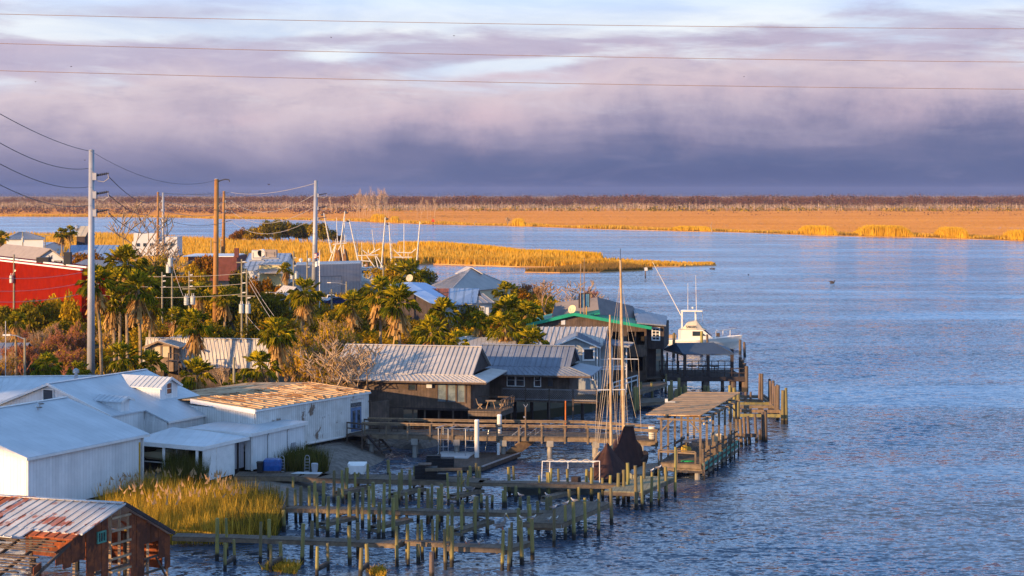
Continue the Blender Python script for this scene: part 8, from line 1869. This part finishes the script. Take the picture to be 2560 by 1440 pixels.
# ---------------------------------------------------------------- transmission poles and wires
def tube_line(a,b,sag,r,m,label,group,n=14,name='power_line'):
    pts=[a.lerp(b,i/n)-UP*(4*sag*(i/n)*(1-i/n))for i in range(n+1)];mb=MB();
    rings=[]
    d=(b-a).normalized();u_=d.cross(UP).normalized();v_=u_.cross(d)
    for p in pts:rings.append([p+u_*r*math.cos(k*math.pi/2)+v_*r*math.sin(k*math.pi/2)for k in range(4)])
    mb.loft(rings);o=mb.build(name,MT[m],org=a,uv=False);tag(o,label,'power line',group);return o
TP={}
def steel_pole(key,x0,yb,x1,yt,d,r0,r1,m,arms,label,arm_side=1,armlen=1.7):
    b=Vector(((x0-1280)/F*d,d,.9));t_=P(x1,yt,d);root=empty('steel_pole',b,label,'power pole','transmission poles');MB().cyl(b,t_,r0,r1,12).build('shaft',MT[m],root,smooth=True)
    MB().cyl(b,b+UP*.4,r0*1.6,r0*1.6,12).build('footing',MT['concrete'],root)
    MB().cyl(t_,t_+UP*.1,r1*1.1,r1*.6,12).build('cap',MT['steel_grey'],root)
    tips=[]
    for y in arms:
        c=P(x1,y,d);f_=(c.z-b.z)/(t_.z-b.z);c=b.lerp(t_,f_);tip=c+Vector((armlen*arm_side,0,armlen*.16));MB().cyl(c+UP*-.05,tip,.10,.07,6).build('insulator',MT['wire_dark'],root)
        for k in range(6):q=c.lerp(tip,.25+.12*k);MB().cyl(q-Vector((.03,0,0)),q+Vector((.03,0,.0)),.14,.14,8).build('insulator_disc',MT['wire_dark'],root)
        MB().box(c+Vector((r1*arm_side,0,-.05)),(.5,.5,.7)).build('bracket',MT['steel_grey'],root)
        m2=MB();m2.tube([tip+Vector((-.1,0,0)),tip+Vector((0,0,-.5)),tip+Vector((-.5*arm_side,0,-.85)),tip+Vector((-1.1*arm_side,0,-.75)),c+Vector((.2*arm_side,-.3,.45))],.035,5);m2.build('jumper',MT['wire'],root);tips.append(tip)
    TP[key]=(t_,tips,root);return root
steel_pole('A',227,0,229,376,165,.42,.27,'steel_grey',[440,486,531],'nearest grey steel transmission pole, standing behind the fish house')
steel_pole('B',538,0,541.5,448,226,.42,.30,'steel_rust',[],'tall rust brown steel pole with a curved lamp arm')
m=MB();t_=TP['B'][0];m.tube([t_-UP*.4,t_+Vector((.6,0,-.15)),t_+Vector((1.2,0,0)),t_+Vector((1.7,0,-.1)),t_+Vector((1.75,0,-.35))],.08,6);m.build('lamp_arm',MT['wire_dark'],TP['B'][2])
steel_pole('C',558,0,560,478,545,.62,.42,'steel_rust',[503,528,554],'brown steel pole on the island just right of the tall rusty one',armlen=2.6)
steel_pole('D',785,0,790,452,330,.58,.36,'steel_grey',[488,520,547],'grey steel transmission pole left of the shrimp boats',armlen=2.2)
steel_pole('E',394,0,395,480,520,.42,.34,'steel_rust',[],'brown pole of the far pair left of the island');steel_pole('F',408,0,408,482,520,.42,.34,'steel_grey',[502,525,549],'grey pole of the far pair left of the island',-1,1.6)
WG='transmission wires'
tA=TP['A'][0];NM=['top','second','third','lowest']
for k,(y0,y1)in enumerate(((272,377),(343,421),(397,467),(451,513))):
    tube_line(P(-60,y0-22,95),P(221,y1,164.6),.8 if k else .4,.028,'wire_dark',NM[k]+' dark wire from the left picture edge to the near steel pole',WG)
tube_line(P(231,380,165),P(541,450,226),1.6,.022,'wire_dark','faint top wire from the near steel pole to the tall rusty pole',WG)
for k,(y0,y1)in enumerate(((440,479),(486,503),(531,550))):tube_line(P(270,y0,165),P(400,y1,519),3.0,.05,'wire_dark',['upper','middle','lower'][k]+' wire from the near steel pole to the far pole pair',WG)
for k,(y0,y1,y2)in enumerate(((483,481,459),(502,501,487),(525,527,518),(548,552,546))):
    tube_line(P(411,y0,520),P(573,y1,545),1.8 if k else .5,.075,'wire',NM[k]+' pale wire between the far pole pair and the island pole',WG);tube_line(P(577,y1,545),P(785,y2,330),3.6 if k else 1.2,.055,'wire',NM[k]+' pale wire between the island pole and the grey pole by the boats',WG)
# three thin cables crossing the sky near the camera
for k,(y0,y1)in enumerate(((27,69),(98,155),(166,223))):
    a_,b_=P(-700,y0-10,60),P(3300,y1+3,74);tube_line(a_,b_,.25,.010,'wire_orange',['highest','middle','lowest'][k]+' of the three thin orange brown cables crossing the sky','cables crossing the sky',24,'sky_cable')
# ---------------------------------------------------------------- wooden utility poles
def upole(x,yt,yb,d,label,r=.14,things=(),m='wood_pole',group='wooden utility poles',x1=None):
    b=Vector(((x-1280)/F*d,d,.9));t_=P(x if x1 is None else x1,yt,d);root=empty('utility_pole',b,label,'utility pole',group);MB().cyl(b,t_,r*1.15,r*.85,8).build('shaft',MT[m],root)
    for th in things:
        k=th[0]
        if k=='can':
            c=P(th[1],th[2],d-.35);MB().cyl(c-UP*.55,c+UP*.55,.33,.33,12).build('transformer',MT['transformer'],root);MB().cyl(c+UP*.55,c+UP*.62,.35,.25,12).build('transformer_lid',MT['alu'],root)
            for s_ in(-.12,.12):MB().cyl(c+Vector((s_,0,.6)),c+Vector((s_,0,.95)),.05,.04,6).build('bushing',MT['hull_white'],root)
        if k=='cross':c=P(x,th[1],d);MB().beam(c-Vector((th[2],.1,0)),c+Vector((th[2],-.1,0)),.12,.14).build('crossarm',MT['wood_pole'],root)
        if k=='ins':
            for y in th[1]:c=P(x,y,d);MB().cyl(c+Vector((.1,-.1,0)),c+Vector((.5,-.1,.05)),.09,.07,7).build('insulator',MT['hull_white'],root)
        if k=='lamp':c=P(x,th[1],d);m2=MB();m2.tube([c,c+Vector((th[2]*.5,-.1,.35)),c+Vector((th[2],-.1,.45))],.05,6);m2.build('lamp_arm',MT['alu'],root);MB().box(c+Vector((th[2]*1.08,-.1,.42)),(.75,.25,.14)).build('lamp_head',MT['hull_white'],root)
    return root
U=[
 (35,636,0,262,'utility pole with silver transformer before the red wall',(('can',29,698),('lamp',680,.9),('ins',(655,675)))),(266,669,0,250,'short utility pole peeping out behind the near palm crown',(('ins',(676,)),)),
 (405.5,680,0,232,'thin utility pole with stacked insulators, left of four',(('ins',(690,703,718)),)),(430,642,0,232,'taller utility pole with two hanging transformers, second of four',(('can',421,672),('can',426,656),('ins',(648,)))),(473,678,0,226,'utility pole carrying a pair of grey transformers low down',(('can',466,752),('can',482,751),('ins',(688,702,716)),('cross',722,.9))),
 (604.5,648,0,214,'left one of the twin utility poles right of the rusty steel pole',(('can',604,772),('ins',(655,682,708,732)),('cross',656,.7))),(617,674,0,212,'right one of the twin utility poles with grey transformer',(('can',620,772),('ins',(745,)),('cross',740,1.1))),
 (709,655,0,300,'utility pole before the cream building',()),(734,628,0,320,'utility pole with two transformers left of the grey steel pole',(('can',730,690),('can',741,690),('ins',(645,665)))),(768,626,0,330,'plain utility pole just left of the grey steel pole',(('ins',(668,)),)),
 (527.5,599,0,470,'distant utility pole left of the rusty steel pole',()),(552,592,0,470,'distant utility pole right of the rusty steel pole',(('ins',(600,)),)),(829,723,0,292,'short wooden post in front of the parked cars',()),(866,704,0,315,'street lamp pole with long arm before the warehouse',(('lamp',712,-3.0),)),
 (725,733,0,262,'curved street lamp above the pinkish shrub',(('lamp',738,-3.2),)),(62,845,0,164,'wooden street lamp pole with long curved arm at the left',(('lamp',848,-1.6),)),(585,893,0,153,'bare weathered post behind the bleached roof',()),(958,664,0,330,'wooden pole at the right end of the shrimp boat hull',()),(113,587,0,430,'distant pole with crossarm right of the hip roofed house',(('cross',589,1.6),)),(57,580,0,425,'distant pole before the hip roofed house',(('can',57,600),)),
]
for x,yt,yb,d,lab,th in U:upole(x,yt,yb,d,lab,.13 if d<260 else .16,th)
fp=Vector(((14-1280)/F*162,162,.9));o=MB().cyl(fp,P(14,803,162),.05,.04,6).build('thin_mast',MT['alu'],org=fp);tag(o,'thin white metal mast at the left edge beside the street lamp','mast')
DW='distribution wires'
for k,(ya,yb_,y2)in enumerate(((691,681,684),(726,707,710),(753,734,735))):
    tube_line(P(-60,ya,200),P(205,yb_,226),.5,.03,'wire',['upper','middle','lower'][k]+' wire before the red wall, ending at the near palm',DW);tube_line(P(215,yb_,226),P(604,y2,214),.5,.028,'wire',['upper','middle','lower'][k]+' long wire behind the left palms to the twin poles',DW)
for(x0,y0,x1,y1,d0,d1,lab)in((620,690,685,790,212,205,'left stay wire running down from the twin utility poles'),(622,705,690,815,212,200,'right stay wire running down from the twin utility poles'),(618,790,660,835,212,200,'short stay wire low on the twin utility poles'),(432,665,458,740,232,225,'stay wire of the pole with hanging transformers'),(604,668,700,650,214,330,'wire from the twin poles toward the cream building'),(866,708,700,750,315,262,'wire between the two street lamps')):
    tube_line(P(x0,y0,d0),P(x1,y1,d1),.15,.03,'wire',lab,DW,5)
# flag pole
f0=Vector(((799-1280)/F*300,300,.9));fr=empty('flag_pole',f0,'white flag pole before the warehouse','flag pole');ft_=P(799,628,300);MB().cyl(f0,ft_,.1,.06,8).build('shaft',MT['white_trim'],fr);MB().ball(ft_+UP*.1,.13,8,6).build('finial',MT['cream'],fr)
fg=empty('flag',ft_,'small flag with red and white stripes and blue corner','flag');a_=P(798.5,630,300)
def wave_cloth(x0,x1,z0,z1,name,m,parent,y=0.0):
    mb=MB();n=6;top=[Vector((a_.x-(x0+(x1-x0)*i/n),a_.y+.08*math.sin(i*1.3+x0*3)+y,a_.z-z0-.05*i))for i in range(n+1)];bot=[p+Vector((0,0,z0-z1))for p in top]
    for i in range(n):mb.prism([top[i],top[i+1],bot[i+1],bot[i]],(0,.015,0))
    return mb.build(name,m,parent)
st_r,st_w=pmat('flag_red',(.5,.03,.03),.8),MT['white_trim']
for k in range(7):wave_cloth(.05,.95,.12*k+.05,.12*k+.17,'stripe',st_r if k%2==0 else st_w,fg)
wave_cloth(.05,.5,.04,.5,'canton',pmat('flag_blue',(.03,.05,.25),.8),fg,-.02)
f2=empty('pennant',P(799,652,300),'plain white flag hanging below the striped one','flag');wave_cloth(.05,.8,1.5,2.4,'cloth',st_w,f2)

# ---------------------------------------------------------------- shrimp boats behind the warehouse
def sp(x,y,d):return P(x,y,d)
def shrimp(name,label,d,rig,hull=None,thick=.16):
    root=empty('shrimp_boat',Vector(((rig['c']-1280)/F*d,d,0)),label,'fishing boat','shrimp boats in the creek')
    x0,x1=rig['hull'];a_,b_=P(x0,700,d),P(x1,700,d);L=(b_-a_).length;m=MB();m.loft(boat_hull(L,4.6,1.6,1.0,.8,stern=.9));xf(m,Vector(((a_.x+b_.x)/2,d,0)),rig.get('rz',math.pi)).build('hull',MT['hull_white'],root)
    m=MB();m.box(Vector((a_.x+L*.33,d,2.9)),(L*.28,3.0,2.6));m.build('wheelhouse',MT['hull_white'],root);m=MB();m.box(Vector((a_.x+L*.33,d,4.3)),(L*.34,3.6,.15));m.build('wheelhouse_roof',MT['white_trim'],root)
    for k in range(3):MB().box(Vector((a_.x+L*(.24+.09*k),d-1.52,3.3)),(.7,.06,.7)).build('window',MT['glass'],root)
    for(xa,ya,xb,yb)in rig['out']:
        p,q=sp(xa,ya,d-1),sp(xb,yb,d);MB().cyl(q,p,thick*1.1,thick*.8,6).build('outrigger',MT['hull_white'],root);n_=int((p-q).length/1.2)
        off=Vector((.32 if xa>xb else-.32,0,0))
        MB().cyl(q+off*.9,p,.05,.05,4).build('outrigger_stay',MT['rope'],root)
        for k in range(1,n_):c=q.lerp(p,k/n_);MB().cyl(c,(q+off*.9).lerp(p,k/n_),.04,.04,4).build('outrigger_rung',MT['wire_dark'],root)
        MB().ball(p+Vector((-.35 if xa<xb else .35,0,-.4)),.28,7,5,(1.5,.7,.8)).build('block',MT['wire_dark']if xa%2 else MT['yellow'],root)
    for(xa,ya,xb,yb,r)in rig['mast']:MB().cyl(sp(xb,yb,d),sp(xa,ya,d),r,r*.6,6).build('mast',MT['hull_white'],root)
    for(xa,ya,xb,yb)in rig['bars']:MB().cyl(sp(xa,ya,d-.3),sp(xb,yb,d-.3),.11,.11,6).build('boom',MT['hull_white'],root)
    for(x,y,w_,h_,m_)in rig.get('nets',[]):
        c=sp(x,y,d);mb=MB();mb.loft([[c+Vector((math.cos(k*1.05)*w_*q*(1+.2*math.sin(k*2.1+zz*3)),math.sin(k*1.05)*w_*q,-zz*h_))for k in range(6)]for zz,q in((0,.1),(.15,.45),(.5,.8),(.8,1),(1,.9))]);mb.build('net',MT[m_],root)
    return root
shrimp('a','left shrimp boat with dark hanging nets, half behind the warehouse',405,dict(c=855,hull=(790,905),out=[(809,533,829,632),(862.5,528,852,608)],mast=[(841,544,844,608,.1),(862,535,861,606,.1),(865,588,865,606,.06),(839.5,597,840,690,.09)],
    bars=[(832,611,866,608),(839,612,822,656),(840,612,830,656),(852,611,858,656),(858,612,863,658),(853,611,846,625)],nets=[(846,620,1.0,5.5,'net'),(842,625,.6,4.5,'net_orange'),(863,622,.9,5.5,'net'),(860,630,.5,4,'net_orange')]))
shrimp('b','middle shrimp boat, white hull visible right of the warehouse, tall twin outriggers',395,dict(c=930,hull=(893,965),rz=math.pi,out=[(873,549,898,664),(963.5,543,953,670)],mast=[(888,576,895,640,.08),(904,606,907,690,.08),(930,574,937,632,.09),(904,640,904,700,.16),(921,624,921,636,.12)],
    bars=[(895,639,946,637),(907,626,918,634),(923,636,950,622),(938,622,926,636),(917,640,937,668),(938,640,946,672),(941,640,957,668),(902,652,927,653),(909,663,916,663)],nets=[(918,655,.7,2.5,'net')]))
shrimp('c','right shrimp boat with two tall white outriggers above the bushy palm',412,dict(c=1010,hull=(978,1045),out=[(972.5,556,980,675),(1050,554,1042,650)],mast=[(1010,558,1010,640,.11),(999.5,612,999.5,645,.06),(1020.5,632,1020.5,650,.1),(979,600,982,670,.05)],
    bars=[(994,631,1027,632),(984,624,1008,646),(1040,622,1028,632),(981,643,1030,643)]))
# ---------------------------------------------------------------- markers, birds
mk=G(1332*.0+1613,694,0);r_=empty('channel_marker',mk,'small channel marker with white board and a gull beside the reed spit','marker');d=mk.y;MB().cyl(mk-UP*.5,P(1614,676,d),.16,.14,7).build('post',MT['pile_old'],r_);MB().box(P(1615,673,d-.2),(.8,.08,.8)).build('board',MT['pale_wall'],r_)
mk=G(1083,562,0);d=mk.y-6;r_=empty('channel_marker',Vector((P(1083,560,d).x,d,0)),'red topped channel marker at the far bank','marker');MB().cyl(Vector((P(1083,560,d).x,d,-.3)),P(1083,553,d),.3,.28,6).build('post',MT['pile_old'],r_)
c=P(1082.5,551,d-.4);m=MB();m.prism([c+Vector((-1.3,0,-.9)),c+Vector((1.3,0,-.9)),c+Vector((0,0,1.3))],(0,.15,0));m.build('board',pmat('marker_red',(.7,.04,.02),.6),r_)
def bird(x,y,d,size,label,kind='gull',rz=0.0,name='gull',group='gulls on the docks',z=None):
    """y: row of its feet"""
    f=P(x,y,d);
    if z is not None:f.z=z
    s_=size;root=empty(name,f,label,kind if kind!='gull' else 'gull',group)
    def T(m):return xf(m,f,rz)
    bm={'gull':'bird_white','pelican':'bird_grey','duck':'bird_dark'}[kind]
    m=MB();rings=[]
    if kind=='pelican':prof=[(-.52,.12,.03),(-.4,.2,.10),(-.2,.3,.17),(.02,.40,.19),(.16,.55,.13),(.2,.72,.07),(.16,.86,.055),(.17,.98,.055),(.24,1.06,.07),(.30,1.06,.05)]
    elif kind=='duck':prof=[(-.5,.18,.03),(-.35,.12,.12),(-.1,.08,.2),(.15,.12,.2),(.32,.25,.11),(.36,.40,.08),(.40,.5,.10),(.48,.5,.06)]
    else:prof=[(-.62,.34,.02),(-.4,.32,.08),(-.15,.32,.15),(.1,.36,.16),(.26,.46,.10),(.32,.56,.075),(.38,.64,.085),(.46,.64,.05)]
    n=len(prof)
    for i,(x_,z_,r_)in enumerate(prof):
        a,b=prof[max(i-1,0)],prof[min(i+1,n-1)];t_=Vector((b[0]-a[0],0,b[1]-a[1])).normalized();u_=Vector((-t_.z,0,t_.x));rings.append([(Vector((x_,0,z_))+u_*math.cos(k*.785)*r_+Vector((0,1,0))*math.sin(k*.785)*r_)*s_ for k in range(8)])
    m.loft(rings);T(m).build('body',MT[bm],root,smooth=True)
    hx,hz=prof[-1][0],prof[-1][1];bl_=.5 if kind=='pelican' else .14;m=MB();m.cyl(Vector((hx-.02,0,hz))*s_,Vector((hx+bl_*.5,0,hz-(.42 if kind=='pelican' else .03)))*s_,.045*s_,.015*s_,6);T(m).build('bill',MT['yellow' if kind!='duck' else 'bird_dark'],root)
    if kind=='pelican':m=MB();m.ball(Vector((.26,0,1.08))*s_,.08*s_,8,6);T(m).build('head_patch',MT['cream'],root)
    for q in(-1,1):
        m=MB();bx=.0;m.prism([Vector((.15,q*.17,.45))*s_,Vector((.05,q*.2,.3))*s_,Vector((-.5,q*.1,.3))*s_,Vector((-.72,q*.04,.36))*s_,Vector((-.3,q*.16,.48))*s_],(0,q*.02*s_,0));T(m).build('wing',MT['bird_grey' if kind!='duck' else 'bird_dark'],root)
        if kind!='duck':m=MB();m.cyl(Vector((.02,q*.07,0))*s_,Vector((.02,q*.07,.24))*s_,.02*s_,.02*s_,4);T(m).build('leg',MT['orange'],root)
    return root
def ontop(x,t_,b_):return G(x,b_,0).y
bird(1256,1325,G(1256,1426,0).y,.85,'brown pelican with pale head perched on a tall pile of the front walkway','pelican',.3,'pelican',None)
bird(1168,1223,G(1168,1256,0).y,.8,'brown pelican crouching on the third finger pier','pelican',2.8,'pelican',None,z=.75)
BL=[(1385,1272,1365,'gull on the front corner pile of the grey dock platform'),(1415,1262.5,1350,'gull on the second front pile of the grey dock platform'),(1435,1255,1350,'gull on the third front pile of the grey dock platform'),(1332,1298,1400,'gull on the inner pile left of the grey dock platform'),(1301,1242,1330,'gull on a pile of the middle walkway, below the moored skiff'),
      (1628,1180,1270,'white gull on a pile of the mossy platform, left one'),(1647,1172,1265,'grey gull on a pile of the mossy platform, right one'),(1306,1300,1412,'gull on the tall pile beside the grey platform edge'),(1613,671,690,'gull perched on the channel marker board'),(1422*.0+1369,1242,1300,'gull on the finger pier pile beside the skiff frame')]
for k,(x,y,yb,lab)in enumerate(BL):bird(x,y+1.5,G(x,yb,0).y,.45 if yb>700 else .8,lab,'gull',[0,.3,3.0,.1,2.6][k%5])
for k,(x,z_,w_,lab)in enumerate(((1371,1.2,1303,'gull standing near the front left corner on the grey platform'),(1391,1.2,1302,'gull standing near the front right corner on the grey platform'),(1165,1.12,1359,'left gull of a pair on the front walkway segment'),(1173,1.12,1357,'right gull of a pair on the front walkway segment'),(1198,1.12,1361,'brown young gull standing on the front walkway segment'),(1202,1.12,1357,'young gull behind the brown one on the front walkway'),(1246,1.12,1357,'gull near the pelican pile on the front walkway'))):
    g=G(x,w_,z_);bird(x,0,g.y,.42,lab,'gull',k*.9,z=z_)
for k,(x,y,lab)in enumerate(((100,1015.5,'gull on the white shed roof near two others, upper right'),(95,1025,'gull on the white shed roof, lower of the pair'))):
    en,ef,R_,rz_,half_=SH;n_=(aX.cross(-bX*half_+UP*(rz_-4.7))).normalized();q=on_plane(x,y,V3(en,4.7),n_);bird(x,y,q.y,.5,lab,'gull',3.0,z=q.z)
for k,(x,y,s_,lab)in enumerate(((2081,708,2.4,'largest of the dark water birds, far out on the river'),(1783,673.5,2.0,'right bird of the pair floating off the island tip'),(1777,673,1.4,'left smaller bird of the pair floating off the island tip'),(1871,688,1.2,'single small bird floating on the river between the others'))):
    bird(x,0,G(x,y,0).y,s_*.55,lab,'duck',[0,2.8,.2,1][k],'water_bird','dark birds floating on the river',z=-.05)
for k,(x,y,s_)in enumerate(((828,94,.5),(1135,90,.5),(178,167,.5),(672,462,.7),(212,401,.5),(89,205,.4),(1860,192,.4))):
    c=P(x,y,300);r_=empty('flying_bird',c,'tiny dark bird flying '+['above the second sky cable, left of centre','above the second sky cable, near the centre','just above the lowest sky cable at the left','low over the wires right of the rusty pole','beside the top of the near steel pole','below the lowest sky cable at the far left','below the lowest sky cable, right of centre'][k],'bird','birds in flight')
    m=MB();m.loft([[c+Vector((t_*.3*s_,math.cos(q*1.57)*w_*s_,math.sin(q*1.57)*w_*s_))for q in range(4)]for t_,w_ in((-.5,.01),(-.3,.06),(.2,.07),(.7,.01))]);m.build('body',MT['bird_dark'],r_)
    for q in(-1,1):m=MB();m.prism([c+Vector((-.05,0,0))*s_,c+Vector((.12,0,0))*s_,c+Vector((.2*q+.05,-.1,.28))*s_,c+Vector((.4*q,-.1,.2))*s_],(0,.01,0));m.build('wing',MT['bird_dark'],r_)

# ---------------------------------------------------------------- the evening air
mh=D.materials.new('haze');mh.use_nodes=True;t=NT(mh.node_tree);t.n.clear()
v=t.node('ShaderNodeVolumePrincipled');v.inputs['Color'].default_value=(.42,.52,.9,1);v.inputs['Density'].default_value=.00004;v.inputs['Anisotropy'].default_value=0
o=t.node('ShaderNodeOutputMaterial');t.l.new(v.outputs[0],o.inputs['Volume'])
o=MB().box((0,4150,21),(14400,8500,48)).build('haze',mh,uv=False);o['kind']='stuff'
SC.cycles.volume_bounces=0

# unseen road bridge under the camera; curve and width shaped to shade the docks
BP=[(60,-9),(0,-9),(-30,-7),(-60,10),(-80,35),(-92,55),(-98,75),(-108,100),(-200,150)]
rbg=empty('shade_bridge',(-115,70,0),'unseen concrete road bridge, its curve added left of the picture to shade the docks','bridge');L0,R0=[],[]
for i,p in enumerate(BP):
    a,b=Vector((*BP[max(i-1,0)],0)),Vector((*BP[min(i+1,len(BP)-1)],0));d=(b-a).normalized();n=Vector((-d.y,d.x,0));L0.append(Vector((*p,0))+n*3.4);R0.append(Vector((*p,0))-n*3.4)
for i in range(len(BP)-1):
    m=MB();m.prism([V3(L0[i],19.2),V3(L0[i+1],19.2),V3(R0[i+1],19.2),V3(R0[i],19.2)],(0,0,1.0));m.build('deck',MT['concrete'],rbg)
    for S_ in(L0,R0):MB().beam(V3(S_[i],20.65),V3(S_[i+1],20.65),.25,.88).build('parapet',MT['concrete'],rbg)
    if i:MB().cyl((*BP[i],-1),(*BP[i],19.3),.8,.8,12).build('pier',MT['concrete'],rbg)
# things that would share a label are told apart by their place in the row
def ordw(n):
    if n<16:return ordinal(n)
    U_=['','first','second','third','fourth','fifth','sixth','seventh','eighth','ninth'];T_={1:('tenth','ten'),2:('twentieth','twenty'),3:('thirtieth','thirty'),4:('fortieth','forty'),5:('fiftieth','fifty')};n+=1
    if n<20:return{17:'seventeenth',18:'eighteenth',19:'nineteenth'}[n]
    return T_[n//10][0]if n%10==0 else T_[n//10][1]+' '+U_[n%10]
by={}
for o in list(COL.objects):
    if o.parent is None and o.get('category'):by.setdefault(o['label'],[]).append(o)
for k,l in by.items():
    if len(l)>1:
        for i,o in enumerate(sorted(l,key=lambda q:q.location.x/max(q.location.y,1))):o['label']=k+', '+ordw(i)+' from the left'
